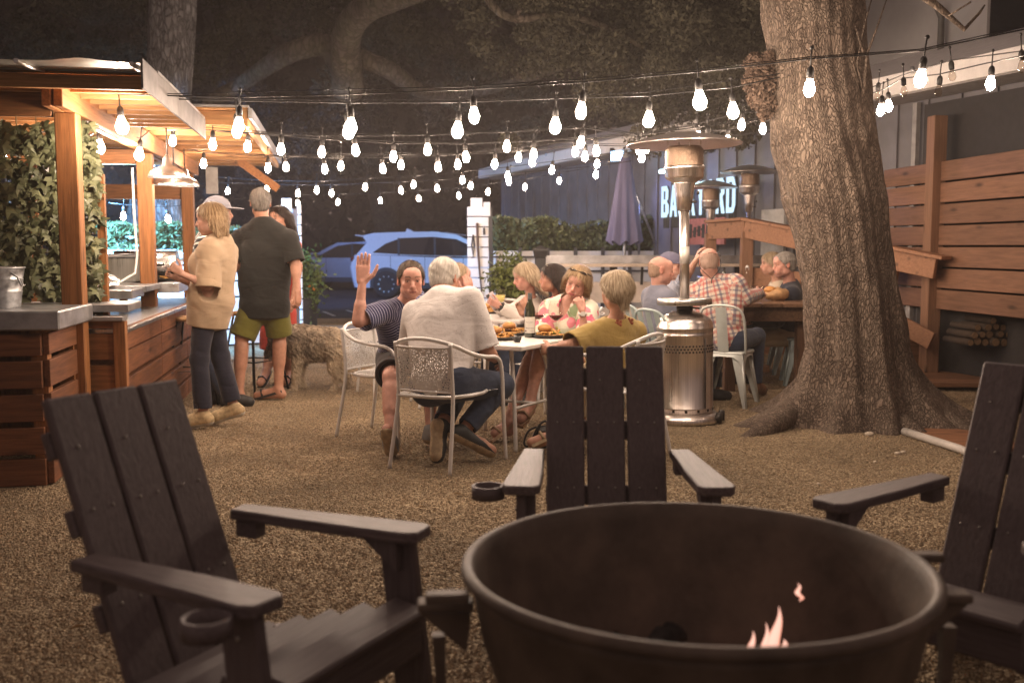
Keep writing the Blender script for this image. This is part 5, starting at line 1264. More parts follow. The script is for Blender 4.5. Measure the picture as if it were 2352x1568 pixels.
def tube_chair(label, loc, yaw):
    c = thing('tube_armchair', label, 'chair', loc, -yaw, 'white tube armchairs at the café tables')
    mb = MB(); mb.tube(smooth_path([(.275, .25, 0), (.265, .235, .3), (.262, .225, .60), (.262, .16, .66), (.268, 0, .67), (.262, -.14, .70), (.2, -.26, .765), (0, -.30, .80), (-.2, -.26, .765), (-.262, -.14, .70), (-.268, 0, .67), (-.262, .16, .66), (-.262, .225, .60), (-.265, .235, .3), (-.275, .25, 0)], 2), .0125, 10); mb.build('arm_hoop', WPAINT, c)
    for s in (-1, 1):
        mb = MB(); mb.tube(smooth_path([(s*.215, -.31, 0), (s*.195, -.235, .40), (s*.19, -.24, .55), (s*.195, -.265, .765)], 2), .0125, 10); mb.build('rear_leg', WPAINT, c)
    rows = []
    for i in range(15):
        x = -.185 + .37*i/14; b = .045*(1 - (x/.19)**2)
        rows.append([(x, -.237 - b*(.4 + .6*t) - .03*t, .475 + .265*t) for t in np.linspace(0, 1, 7)])
    mb = MB(); mb.grid(rows); mb.build('back_panel', PIERCE, c)
    mb = MB(); mb.tube([q[0] for q in rows], .007, 6); mb.tube([q[-1] for q in rows], .007, 6); mb.tube(smooth_path([(-.2, -.24, .44), (.2, -.24, .44), (.255, .2, .45), (-.255, .2, .45), (-.2, -.24, .44)], 2), .011, 8); mb.build('seat_frame', WPAINT, c)
    mb = MB(); mb.grid([[(-.2 + .4*i/8 + (-.05 + .1*i/8)*t, -.23 + .43*t, .452 - .012*math.sin(PI*i/8)) for t in np.linspace(0, 1, 9)] for i in range(9)]); mb.build('seat', PIERCE, c)
    return c
def chair_at(fn, label, px, py, yaw, **k):   # seat centre ground position from a ground pixel
    return fn(label, G(px, py), R_(yaw), **k)
FCH = (-.40, 6.24, 0)
tube_chair('white tube armchair under the white shirt man, its pierced back towards the camera', FCH, R_(29))
tube_chair('white tube armchair of the man raising his hand', (-.86, 7.15, 0), R_(117))
tube_chair('white tube armchair of the mustard blouse woman', (.64, 6.45, 0), R_(-58))
tube_chair('white tube armchair of the floral blouse woman', (.33, 7.72, 0), R_(205))
tube_chair('empty white tube armchair behind the raised hand man', (-1.08, 9.15, 0), R_(150))
tube_chair('white tube armchair of the multicolour plaid man', (-.52, 8.62, 0), R_(75))
tube_chair('white tube armchair of the woman with long blonde hair', (.22, 9.75, 0), R_(-140))
tube_chair('empty white tube armchair behind the second café table', (-.14, 10.2, 0), R_(195))
tube_chair('white tube armchair of the dark haired woman', (.50, 9.0, 0), R_(-85))
def cafe_table(label, loc, yaw, s=.75, h=.70):
    t = thing('cafe_table', label, 'table', loc, -yaw, 'white café tables')
    mb = MB(); mb.box((0, 0, h - .016), (s, s, .032), bev=.006); mb.build('tabletop', M('white_tabletop', (.68, .66, .63), .35, var=.04), t)
    for sx in (-1, 1):
        for sy in (-1, 1):
            mb = MB(); mb.tube(smooth_path([(sx*.20, sy*.20, h - .03), (sx*.245, sy*.245, h - .2), (sx*.27, sy*.27, .25), (sx*.29, sy*.29, 0)], 2), .014, 10); mb.build('leg', WPAINT, t)
    mb = MB(); 
    for sx in (-1, 1): mb.tube([(sx*.27, -.27, .28), (sx*.27, .27, .28)], .011, 8)
    mb.tube([(-.27, 0, .28), (.27, 0, .28)], .011, 8); mb.tube([(-.2, -.2, h-.045), (.2, -.2, h-.045), (.2, .2, h-.045), (-.2, .2, h-.045)], .012, 8, closed=True); mb.build('stretcher', WPAINT, t)
    return t
T1 = V(-.085, 6.96, 0); T1Z = .70
cafe_table('white square café table with wine bottle and food baskets', T1, R_(29.4))
T2 = V(-.17, 9.2, 0)
cafe_table('white café table further back in front of the blonde woman', T2, R_(20), .8, .70)
# pale blue pressed metal chairs
PBLUE = M('pale_blue_steel', (.36, .44, .44), .42, .25, var=.12, scale=9, bump=.06, bscale=20); PWHITE = M('pale_grey_steel', (.52, .54, .51), .4, .25, var=.08, scale=9)
def pressed_chair(label, loc, yaw, mat):
    c = thing('pressed_metal_chair', label, 'chair', loc, -yaw, 'pressed metal café chairs')
    mb = MB(); mb.prism([(-.165, -.17), (.165, -.17), (.185, .17), (.15, .195), (-.15, .195), (-.185, .17)], .03, (0, 0, .445)); o = mb.build('seat', mat, c); bv = o.modifiers.new('soften', 'BEVEL'); bv.width = .012; bv.segments = 2; bv.limit_method = 'ANGLE'
    for sx in (-1, 1):
        for sy in (-1, 1):
            mb = MB(); t0 = V(sx*.150, sy*.155, .44); t1 = V(sx*.215, sy*.225, 0); 
            # tapered folded leg: two flanges meeting on the corner
            for ax in (0, 1):
                w0, w1 = .085, .028; e = V(-sx, 0, 0) if ax == 0 else V(0, -sy, 0)
                mb.prism([(0, 0), (1, 0), (1, 1), (0, 1)], .001) if False else None
                p = [t0, t0 + e*w0, t1 + e*w1, t1]; q = [a - V(sx, sy, 0)*.004 for a in p]
                mb.add(p + q, [(0, 1, 2, 3), (7, 6, 5, 4), (0, 4, 5, 1), (1, 5, 6, 2), (2, 6, 7, 3)])
            mb.tube([t0, t1], [.012, .010], 8)
            mb.build('leg', mat, c)
    mb = MB()
    for sx in (-1, 1):   # arched aprons
        for (ax) in (0, 1):
            pts = []; n = 12
            for i in range(n+1):
                u = -1 + 2*i/n; z = .33 + .09*(1 - u**4)
                pts.append((u, z))
            e = V(1, 0, 0) if ax == 0 else V(0, 1, 0); off = V(0, sx*.172, 0) if ax == 0 else V(sx*.17, 0, 0)
            A = [off + e*u*.16 + V(0, 0, .44) for u, z in pts]; B = [off*1.06 + e*u*.165 + V(0, 0, z) for u, z in pts]
            mb.grid([[a, b] for a, b in zip(A, B)])
    mb.build('skirt', mat, c)
    mb = MB(); mb.tube(smooth_path([(.175, -.12, .44), (.19, -.2, .62), (.185, -.255, .78), (.13, -.275, .84), (0, -.29, .855), (-.13, -.275, .84), (-.185, -.255, .78), (-.19, -.2, .62), (-.175, -.12, .44)], 2), .011, 8); mb.build('back_hoop', mat, c)
    for x in (-.1, 0, .1) if mat is PBLUE else (0,):
        w_ = .062 if mat is PBLUE else .09
        mb = MB(); rows = [[(x + dx, -.165 - .115*t - .006*(1 - (2*k/4 - 1)**2), .455 + .38*t) for t in np.linspace(0, 1, 8)] for k, dx in enumerate(np.linspace(-w_/2, w_/2, 5))]; mb.grid(rows); mb.build('back_slat', mat, c)
    return c
pressed_chair('pale grey pressed metal chair under the red plaid man', (1.83, 8.62, 0), R_(26), PWHITE)
pressed_chair('pale blue pressed metal chair of the bald man in slate jumper', (1.20, 8.55, 0), R_(68), PBLUE)
pressed_chair('empty pale blue pressed metal chair just behind the mustard blouse woman', (1.27, 7.95, 0), R_(58), PBLUE)
pressed_chair('empty pale blue pressed metal chair right of the floral blouse woman', (.78, 8.1, 0), R_(70), PBLUE)
pressed_chair('pale blue pressed metal chair of the grey haired man in dark jacket', (2.86, 9.9, 0), R_(-80), PBLUE)
pressed_chair('pale blue pressed metal chair of the sandy haired woman', (2.95, 10.75, 0), R_(-85), PBLUE)
# dark timber table at right
PT = thing('picnic_table', 'heavy dark timber table where the red plaid man sits', 'table', (2.34, 10.22, 0), R_(90)); DKW = WOOD('table_wood', (.17, .095, .055), 'x', rough=.4); DKz = WOOD('table_wood_up', (.15, .08, .045), 'z')
mb = MB()
for k in range(5): mb.box((0, -.38 + k*.19, .803), (2.1, .182, .036), bev=.004)
mb.build('tabletop', DKW, PT)
mb = MB(); mb.box((0, -.42, .72), (1.95, .035, .13), bev=.003); mb.box((0, .42, .72), (1.95, .035, .13), bev=.003); mb.box((-.96, 0, .72), (.035, .8, .129), bev=.003); mb.box((.96, 0, .72), (.035, .8, .129), bev=.003); mb.build('apron', DKW, PT)
for sx in (-1, 1):
    for sy in (-1, 1):
        mb = MB(); mb.box((sx*.80, sy*.33, .39), (.10, .10, .78), bev=.004); mb.build('leg', DKz, PT)
mb = MB(); mb.bar((-.80, 0, .2), (.80, 0, .2), .09, .06); mb.build('stretcher', DKW, PT)
# bar stools with bentwood backs
def stool(label, loc, yaw):
    c = thing('bar_stool', label, 'stool', loc, -yaw, 'bentwood bar stools'); W_ = WOOD('bentwood', (.36, .20, .09), 'z', knots=False)
    mb = MB(); mb.lathe([(.0, .70), (.17, .70), (.185, .715), (.175, .735), (.0, .73)], n=28); mb.build('seat', W_, c)
    for s in (-1, 1):
        mb = MB(); mb.tube(smooth_path([(s*.15, -.12, .70), (s*.17, -.17, .85), (s*.15, -.20, 1.0), (s*.06, -.215, 1.09)], 2), .017, 8); mb.build('back_upright', W_, c)
    mb = MB(); mb.tube([(.06, -.215, 1.09), (-.06, -.215, 1.09)], .017, 8); mb.tube([(-.165, -.17, .84), (.165, -.17, .84)], .010, 8); mb.build('back_rail', W_, c)
    for sx in (-1, 1):
        for sy in (-1, 1): mb = MB(); mb.tube([(sx*.12, sy*.12, .70), (sx*.22, sy*.22, 0)], .010, 8); mb.build('leg', BLACKM, c)
    mb = MB(); mb.tube([(.17, .17, .28), (-.17, .17, .28), (-.17, -.17, .28), (.17, -.17, .28)], .008, 8, closed=True); mb.build('footrest', BLACKM, c)
    return c
stool('bentwood bar stool between the standing woman and the man in black', (-2.40, 9.45, 0), R_(-60))
stool('bar stool with thin black legs at the long counter, left of the standing woman', (-2.72, 8.75, 0), R_(-95))

# ================================================================== things on the counters and tables
bk = thing('ice_bucket', 'galvanised metal bucket with side handle on the zinc counter', 'bucket', BA(-.33, -.36, .978))
mb = MB(); mb.lathe([(.0, .004), (.115, 0), (.118, .01), (.128, .09), (.131, .094), (.128, .1), (.135, .16), (.138, .165), (.135, .17), (.145, .225), (.152, .23), (.148, .236), (.141, .226), (.112, .012), (0, .012)], n=40, caps=False); mb.build('pail', GALV, bk)
for s in (0, PI):
    mb = MB(); R = rz(s - .35); mb.tube([R @ V(.138, -.03, .2), R @ V(.175, -.025, .18), R @ V(.178, 0, .13), R @ V(.165, .025, .13), R @ V(.137, .03, .17)], .006, 8); mb.build('handle', GALV, bk)
gr = thing('steel_cooler', 'stainless steel ice cooler box behind the second bar post', 'appliance', BA(-.42, 3.3, 1.01), ANG)
mb = MB(); mb.box((0, 0, .11), (.62, .5, .22), bev=.01); mb.build('body', STEEL, gr); mb = MB(); mb.box((0, 0, .235), (.66, .54, .03), bev=.008); mb.build('lid', ZINC, gr)
gr = thing('grill_hood', 'rounded steel hood further along the bar', 'appliance', BA(-.3, 4.2, 1.01), ANG); mb = MB(); mb.tube([(-.3, 0, .12), (.3, 0, .12)], .16, 24); mb.build('hood', STEEL, gr); mb = MB(); mb.tube([(-.2, -.19, .14), (.2, -.19, .14)], .01, 8); mb.build('handle', BLACKM, gr)
fo = thing('foil_parcel', 'crumpled foil parcel on the raised bar shelf', 'foil', BA(-.25, 1.9, .995), 0); mb = MB(); mb.ell((0, 0, .05), (.13, .1, .055), nu=11, nv=7, smooth=False); q = mb.v[-1]; q += RNG.normal(0, .012, q.shape); mb.build('parcel', M('foil', (.75, .74, .72), .2, 1.0), fo)
BLKP = M('black_plastic', (.02, .019, .019), .4); BUN = M('bun', (.48, .22, .06), .5, var=.25, scale=25); PATTY = M('patty', (.10, .04, .02), .8, bump=.5); LETT = M('lettuce', (.14, .26, .04), .5, var=.4, scale=40); FRY = M('fries', (.58, .30, .08), .6, var=.35, scale=30); PAPER = M('paper', (.68, .66, .62), .8, var=.05)
def basket(label, loc, yaw, r=.15, kind='burger'):
    b = thing('food_tray', label, 'food tray', loc, yaw)
    mb = MB(); mb.lathe([(.0, .003), (r*.85, .003), (r, .022), (r*1.02, .022), (r*.86, 0), (0, 0)], n=28, caps=False); mb.build('tray', BLKP, b)
    if kind in ('burger', 'both'):
        g = thing('burger', 'small round burger resting in the tray: ' + label, 'burger', V(*loc) + V(-.04, .02, .006)) if False else b
        mb = MB(); mb.ell((-.03, .02, .062), (.05, .05, .03), nu=16, nv=10); mb.ell((-.03, .02, .014), (.048, .048, .012)); mb.build('bun', BUN, b)
        mb = MB(); mb.ell((-.03, .02, .034), (.05, .05, .012)); mb.build('patty', PATTY, b)
    mb = MB()
    for k in range(34 if kind != 'salad' else 6):
        a = random.uniform(0, 2*PI); q = r*.75*random.random()**.5; p = V(q*math.cos(a), q*math.sin(a), random.uniform(.012, .045)); dd = unit(V(random.gauss(0, 1), random.gauss(0, 1), random.gauss(0, .3)))*random.uniform(.02, .04); mb.tube([p - dd, p + dd], .006, 5, smooth=False)
    mb.build('fries', FRY, b)
    if kind in ('salad', 'both'):
        mb = MB()
        for k in range(16): 
            a = random.uniform(0, 2*PI); q = r*.6*random.random()**.5; mb.ell((q*math.cos(a) + .03, q*math.sin(a), random.uniform(.015, .04)), (.02, .014, .006), rot((random.random(), 1, .3), random.uniform(-1, 1)), 8, 5)
        mb.build('greens', LETT, b)
    return b
def on1(px, py): return PZ(px, py, T1Z + .002)
basket('round black tray of fries at the corner of the near café table', on1(1148, 779), .3, .12)
basket('black tray with a golden burger behind the wine bottle', on1(1180, 768), .2, .12, 'burger')
basket('black tray with greens and fries before the floral blouse woman', on1(1262, 774), 1.0, .13, 'both')
nap = thing('napkin', 'crumpled white paper napkin beside the fries', 'napkin', on1(1120, 757)); mb = MB(); mb.ell((0, 0, .03), (.05, .04, .03), nu=10, nv=7, smooth=False); q = mb.v[-1]; q += RNG.normal(0, .008, q.shape); mb.build('ball', PAPER, nap)
rk = thing('sauce_cup', 'small black sauce cup at the front edge of the near table', 'cup', on1(1188, 785)); mb = MB(); mb.lathe([(.0, 0), (.022, 0), (.03, .036), (.027, .036), (.02, .004), (0, .004)], n=20, caps=False); mb.build('cup', BLKP, rk)
def bottle(label, loc, lab=True, s=1.0, clear=False):
    b = thing('wine_bottle' if not clear else 'water_bottle', label, 'bottle', loc)
    mb = MB(); mb.lathe([(.0, .004), (.036*s, 0), (.038*s, .006), (.038*s, .17*s), (.034*s, .20*s), (.017*s, .245*s), (.0145*s, .26*s), (.0145*s, .298*s), (.0, .30*s)], n=28, caps=False); mb.build('glass', GLASS('water_glass', (.97, .97, .97)) if clear else M('dark_green_glass', (.022, .026, .008), .06, spec=.9, coat=.5), b)
    mb = MB()
    if clear:
        mb.lathe([(.0, .295*s), (.013*s, .295*s), (.013*s, .315*s), (0, .32*s)], n=12, caps=False); mb.tube([(.015*s, 0, .27*s), (.02*s, 0, .30*s), (0, 0, .325*s), (-.02*s, 0, .3*s), (-.015*s, 0, .27*s)], .002, 5); mb.build('swing_stopper', M('porcelain', (.75, .73, .7), .3), b)
    else:
        mb.lathe([(.0152*s, .235*s), (.0152*s, .301*s), (.0, .302*s)], n=20, caps=False); mb.build('foil_capsule', M('capsule_black', (.012, .011, .01), .5), b)
    if lab:
        mb = MB(); n = 18; a0, a1 = -PI/2 - 1.15, -PI/2 + 1.05
        mb.grid([[(.0386*s*math.cos(a0 + (a1-a0)*i/n), .0386*s*math.sin(a0 + (a1-a0)*i/n), z) for z in (.03*s, .14*s)] for i in range(n+1)]); lb = mb.build('label', M('cream_label', (.70, .67, .60), .7, var=.03), b)
        mb = MB()
        def line(z, h, runs):
            for (u0, u1) in runs:
                A0, A1 = a0 + (a1-a0)*u0, a0 + (a1-a0)*u1; mb.grid([[(.0389*s*math.cos(A0 + (A1-A0)*i/4), .0389*s*math.sin(A0 + (A1-A0)*i/4), z + q) for q in (0, h)] for i in range(5)])
        # the words FREEDOM HILL, stroke by stroke, on the label
        F5 = {'F': '11110 10000 11100 10000 10000', 'R': '11110 10010 11110 10100 10010', 'E': '11110 10000 11100 10000 11110', 'D': '11100 10010 10010 10010 11100', 'O': '01100 10010 10010 10010 01100', 'M': '10001 11011 10101 10001 10001', 'H': '10010 10010 11110 10010 10010', 'I': '01000 01000 01000 01000 01000', 'L': '10000 10000 10000 10000 11110', ' ': '00000 00000 00000 00000 00000'}
        for i, ch in enumerate('FREEDOM HILL'):
            for r_, rowb in enumerate(F5[ch].split()):
                for c_, bit in enumerate(rowb):
                    if bit == '1': u = .12 + (i*6 + c_)*.0107; line(.066*s - r_*.0017, .0017, [(u, u + .0107)])
        line(.105*s, .0012, [(.15, .42), (.5, .8)]); line(.100*s, .0012, [(.2, .75)]); line(.042*s, .0015, [(.55, .85)])
        mb.build('label_print', M('label_ink', (.06, .045, .04), .7), lb)
        mb = MB(); mb.ell((.0392*s*math.cos(a0 + .35), .0392*s*math.sin(a0 + .35), .045*s), (.006, .006, .006), nu=10, nv=6); mb.build('seal', M('seal_maroon', (.12, .02, .02), .6), lb)
    return b
bottle('dark green wine bottle with a cream label on the near café table', on1(1217, 774), s=1.02)
WGL = GLASS('wine_glass_clear', (.96, .95, .94)); WINE = M('red_wine', (.10, .008, .012), .1); WHWINE = M('white_wine', (.62, .52, .18), .1)
def wineglass(label, loc, wine, s=1.0, fill=.05):
    g = thing('wine_glass', label, 'wine glass', loc)
    mb = MB(); mb.lathe([(.034*s, 0), (.03*s, .004), (.005*s, .008), (.0035*s, .03*s), (.0035*s, .085*s), (.012*s, .095*s), (.038*s, .115*s), (.05*s, .145*s), (.05*s, .165*s), (.042*s, .205*s), (.037*s, .225*s)], n=32, caps=False); mb.build('glass', WGL, g)
    mb = MB(); mb.lathe([(.0, .098*s), (.012*s, .0985*s), (.036*s, .117*s), (.046*s, (.117 + fill*.4)*s), (.0, (.117 + fill*.4)*s)], n=24, caps=False); mb.build('wine', wine, g)
    return g
wineglass('large wine glass with a little red wine, left of the pair before the floral blouse', on1(1236, 768), WINE, 1.12, .02)
wineglass('large wine glass with red wine, right of the pair before the floral blouse', on1(1277, 771), WINE, 1.12, .03)
# second table
def on2(px, py): return PZ(px, py, .702)
basket('black tray of food on the further café table', on2(1122, 719), 0, .14)
wineglass('wine glass of white wine on the further café table', on2(1149, 722), WHWINE, 1.05, .14)
pt_ = thing('paper_plate', 'white paper plate on the further café table', 'plate', on2(1150, 715)); mb = MB(); mb.lathe([(0, .003), (.07, .003), (.1, .014), (.1, .012), (.07, 0), (0, 0)], n=28, caps=False); mb.build('plate', PAPER, pt_)
# bar plate
basket('plate of pastries on the zinc bar shelf beside the standing woman', BA(.08, 3.35, 1.012), 0, .14)
# heavy table
def on3(px, py): return PZ(px, py, .823)
bottle('dark wine bottle behind the red plaid shoulder', on3(1662, 676), False, .95)
bottle('clear swing top water bottle on the heavy timber table', on3(1715, 680), False, .98, True)
for k, (px, py) in enumerate([(1733, 683), (1745, 687), (1758, 684), (1766, 688)]):
    g = thing('tumbler', 'clear tumbler in the group beside the swing top bottle', 'tumbler', on3(px, py), 0, 'tumblers on the heavy table'); mb = MB(); mb.lathe([(0, .004), (.028, .002), (.036, .12), (.034, .12), (.026, .01), (0, .01)], n=20, caps=False); mb.build('glass', WGL, g)
brd = thing('bread_bag', 'brown paper bag of bread on the heavy timber table', 'bread', on3(1783, 690))
mb = MB(); mb.ell((0, 0, .06), (.12, .09, .065), nu=20, nv=12); q = mb.v[-1]; q += .006*np.sin(q[:, ::-1]*90); mb.build('bag', M('brown_paper', (.38, .22, .10), .7, var=.35, scale=18, bump=.5, bscale=20), brd)
mb = MB(); mb.ell((-.06, .0, .10), (.06, .06, .035), nu=16, nv=9); mb.build('loaf', BUN, brd)
# black shoulder bag on the gravel
bg_ = thing('shoulder_bag', 'black shoulder bag with loose strap on the gravel under the table', 'bag', G(1246, 1028)); mb = MB(); mb.box((0, 0, .075), (.10, .09, .15), bev=.03); mb.build('pouch', M('black_leather', (.02, .018, .018), .5, bump=.3), bg_)
mb = MB(); mb.tube(smooth_path([(-.04, 0, .14), (-.10, -.02, .12), (-.13, -.03, .03), (-.09, -.05, .01), (-.03, -.03, .16), (.03, 0, .19), (.05, 0, .13)], 2), .007, 6); mb.build('strap', M('black_leather', (.02, .018, .018), .5), bg_)
nc = thing('navy_chair', 'navy canvas chair back beside the potted bush', 'chair', P(1166, 700, 12.6)*V(1, 1, 0)); mb = MB(); mb.box((0, 0, .86), (.22, .03, .40), R=rot((1, 0, 0), .1), bev=.01); mb.build('backrest', M('navy_canvas', (.03, .045, .11), .8), nc)
mb = MB(); mb.box((0, -.2, .45), (.42, .42, .03), bev=.01); mb.build('seat', M('navy_canvas', (.03, .045, .11), .8), nc)
for sx in (-1, 1):
    for y in (-.38, 0): mb = MB(); mb.box((sx*.19, y, .22), (.03, .03, .44)); mb.build('leg', BLK, nc)
# ================================================================== people: one sculpted skin surface each, clothes and hair as their parts
class CUT:
    def __init__(s, p, *planes): s.p = p; s.pl = planes     # planes: (point, normal) keep the side where dot < 0
    def bb(s): return s.p.bb()
    def d(s, X, Y, Z):
        d = s.p.d(X, Y, Z)
        for q, n in s.pl: d = np.maximum(d, (X - q[0])*n[0] + (Y - q[1])*n[1] + (Z - q[2])*n[2])
        return d
    def uv(s, p): return s.p.uv(p)
def skin_mat():
    t = NT('skin'); t.set(Roughness=.48); t.b.inputs['Specular IOR Level'].default_value = .4
    at = t.n('Attribute', attribute_name='col'); tc = t.n('TexCoord'); no = t.n('TexNoise', Scale=38.0, Detail=4.0); t.l(tc.outputs['Object'], no.inputs['Vector'])
    mr = t.n('MapRange'); mr.inputs['From Min'].default_value = .3; mr.inputs['From Max'].default_value = .7; mr.inputs['To Min'].default_value = .88; mr.inputs['To Max'].default_value = 1.1; t.l(no.outputs['Fac'], mr.inputs['Value'])
    hv = t.n('HueSaturation'); t.l(at.outputs['Color'], hv.inputs['Color']); t.l(mr.outputs[0], hv.inputs['Value']); t.l(hv.outputs[0], t.b.inputs['Base Color'])
    n2 = t.n('TexNoise', Scale=160.0, Detail=3.0); t.l(tc.outputs['Object'], n2.inputs['Vector']); bp = t.n('Bump', Strength=.25, Distance=.003); t.l(n2.outputs['Fac'], bp.inputs['Height']); t.l(bp.outputs[0], t.b.inputs['Normal'])
    t.b.inputs['Subsurface Weight'].default_value = .08; t.b.inputs['Subsurface Radius'].default_value = (.02, .008, .004); t.b.inputs['Subsurface Scale'].default_value = .5
    return t.m
SKIN = skin_mat()
def hair_mat(name, c1, c2, rough=.42):
    if name in MATS: return MATS[name]
    t = NT(name); t.set(Roughness=rough); t.b.inputs['Specular IOR Level'].default_value = .25
    at = t.n('Attribute', attribute_name='hl'); mp = t.n('Mapping'); mp.inputs['Scale'].default_value = (9, 5, 1); t.l(at.outputs['Vector'], mp.inputs['Vector'])
    no = t.n('TexNoise', Scale=1.6, Detail=5.0, Roughness=.7, Distortion=.4); t.l(mp.outputs[0], no.inputs['Vector'])
    cr = t.n('ValToRGB'); e = cr.color_ramp.elements; e[0].position = .40; e[1].position = .60; e[0].color = rgba(c1); e[1].color = rgba(c2); t.l(no.outputs['Fac'], cr.inputs['Fac']); t.l(cr.outputs[0], t.b.inputs['Base Color'])
    m2 = t.n('Mapping'); m2.inputs['Scale'].default_value = (34, 10, 1); t.l(at.outputs['Vector'], m2.inputs['Vector']); n2 = t.n('TexNoise', Scale=1.5, Detail=4.0); t.l(m2.outputs[0], n2.inputs['Vector'])
    bp = t.n('Bump', Strength=.7, Distance=.006); t.l(n2.outputs['Fac'], bp.inputs['Height']); t.l(bp.outputs[0], t.b.inputs['Normal'])
    MATS[name] = t.m; return t.m
def cloth(name, col, pat='plain', cols=(), rough=.85, sc=1.0, bump=.35):
    if name in MATS: return MATS[name]
    t = NT(name); t.set(Roughness=rough); t.b.inputs['Specular IOR Level'].default_value = .15; t.b.inputs['Sheen Weight'].default_value = .15
    at = t.n('Attribute', attribute_name='pat'); sp = t.n('SeparateXYZ'); t.l(at.outputs['Vector'], sp.inputs[0]); tc = t.n('TexCoord')
    U, W = sp.outputs[0], sp.outputs[1]
    def math(op, a, b=None, c=None):
        m = t.n('Math', operation=op)
        for i, q in enumerate((a, b, c)):
            if q is None: continue
            if isinstance(q, (int, float)): m.inputs[i].default_value = q
            else: t.l(q, m.inputs[i])
        return m.outputs[0]
    def mix(f, a, b):
        m = t.n('Mix', data_type='RGBA'); 
        for k, q in (('Factor', f), ('A', a), ('B', b)):
            if isinstance(q, (int, float)): m.inputs[k].default_value = q
            elif isinstance(q, tuple): m.inputs[k].default_value = rgba(q)
            else: t.l(q, m.inputs[k])
        return m.outputs['Result']
    def band(x, period, duty, off=0.0): return math('LESS_THAN', math('FRACT', math('MULTIPLY_ADD', x, 1/period, 50 + off)), duty)
    no = t.n('TexNoise', Scale=9.0, Detail=4.0); t.l(tc.outputs['Object'], no.inputs['Vector'])
    c = None
    if pat == 'stripe':
        w = math('MULTIPLY_ADD', no.outputs['Fac'], .012, W); c = mix(band(w, cols[1], cols[2]), col, cols[0])
    elif pat == 'dots':
        vo = t.n('TexVoronoi', Scale=cols[1], Randomness=.25); t.l(at.outputs['Vector'], vo.inputs['Vector']); c = mix(math('LESS_THAN', vo.outputs['Distance'], cols[2]), col, cols[0])
    elif pat == 'plaid':
        p = cols[0]; c = col
        for i, (cc, off, duty, ax) in enumerate(cols[1]):
            x = U if ax == 'u' else W
            c = mix(math('MULTIPLY', band(x, p, duty, off), .62), c, cc)
    elif pat == 'floral':
        mp = t.n('Mapping'); t.l(at.outputs['Vector'], mp.inputs['Vector']); n0 = t.n('TexNoise', Scale=22.0, Detail=2.0); t.l(at.outputs['Vector'], n0.inputs['Vector'])
        sc_ = t.n('VectorMath', operation='SCALE'); sc_.inputs['Scale'].default_value = .045; t.l(n0.outputs['Color'], sc_.inputs[0]); ad = t.n('VectorMath', operation='ADD'); t.l(mp.outputs[0], ad.inputs[0]); t.l(sc_.outputs[0], ad.inputs[1])
        vo = t.n('TexVoronoi', Scale=13.0); t.l(ad.outputs[0], vo.inputs['Vector']); sx = t.n('SeparateColor'); t.l(vo.outputs['Color'], sx.inputs[0])
        cr = t.n('ValToRGB'); cr.color_ramp.interpolation = 'CONSTANT'; e = cr.color_ramp.elements
        pal = [(.70, .64, .52), (.68, .13, .20), (.60, .48, .10), (.16, .28, .12), (.72, .66, .55), (.66, .22, .26), (.30, .38, .22)]
        e[0].color = rgba(pal[0]); e[0].position = 0; e[1].position = .2; e[1].color = rgba(pal[1])
        for i, pc in enumerate(pal[2:]): q = e.new(.34 + .125*i); q.color = rgba(pc)
        t.l(sx.outputs[0], cr.inputs['Fac']); c = mix(math('GREATER_THAN', vo.outputs['Distance'], .50), cr.outputs[0], (.70, .64, .52))
    elif pat == 'marl':
        n3 = t.n('TexNoise', Scale=260.0, Detail=2.0); t.l(tc.outputs['Object'], n3.inputs['Vector']); c = mix(n3.outputs['Fac'], sh(col, .75), sh(col, 1.25))
    if c is None: c = mix(no.outputs['Fac'], sh(col, .9), sh(col, 1.1))
    if isinstance(c, tuple): t.b.inputs['Base Color'].default_value = rgba(c)
    else: t.l(c, t.b.inputs['Base Color'])
    n2 = t.n('TexNoise', Scale=30.0, Detail=5.0); t.l(tc.outputs['Object'], n2.inputs['Vector']); bp = t.n('Bump', Strength=bump, Distance=.008); t.l(n2.outputs['Fac'], bp.inputs['Height'])
    mw = t.n('Mapping'); mw.inputs['Rotation'].default_value = (.5, .3, .6); mw.inputs['Scale'].default_value = (3.2, 3.2, 9.5); t.l(tc.outputs['Object'], mw.inputs['Vector']); n4 = t.n('TexNoise', Scale=1.0, Detail=2.0, Distortion=1.2); t.l(mw.outputs[0], n4.inputs['Vector'])
    b2 = t.n('Bump', Strength=.26, Distance=.045); t.l(n4.outputs['Fac'], b2.inputs['Height']); t.l(bp.outputs[0], b2.inputs['Normal']); t.l(b2.outputs[0], t.b.inputs['Normal'])
    MATS[name] = t.m; return t.m

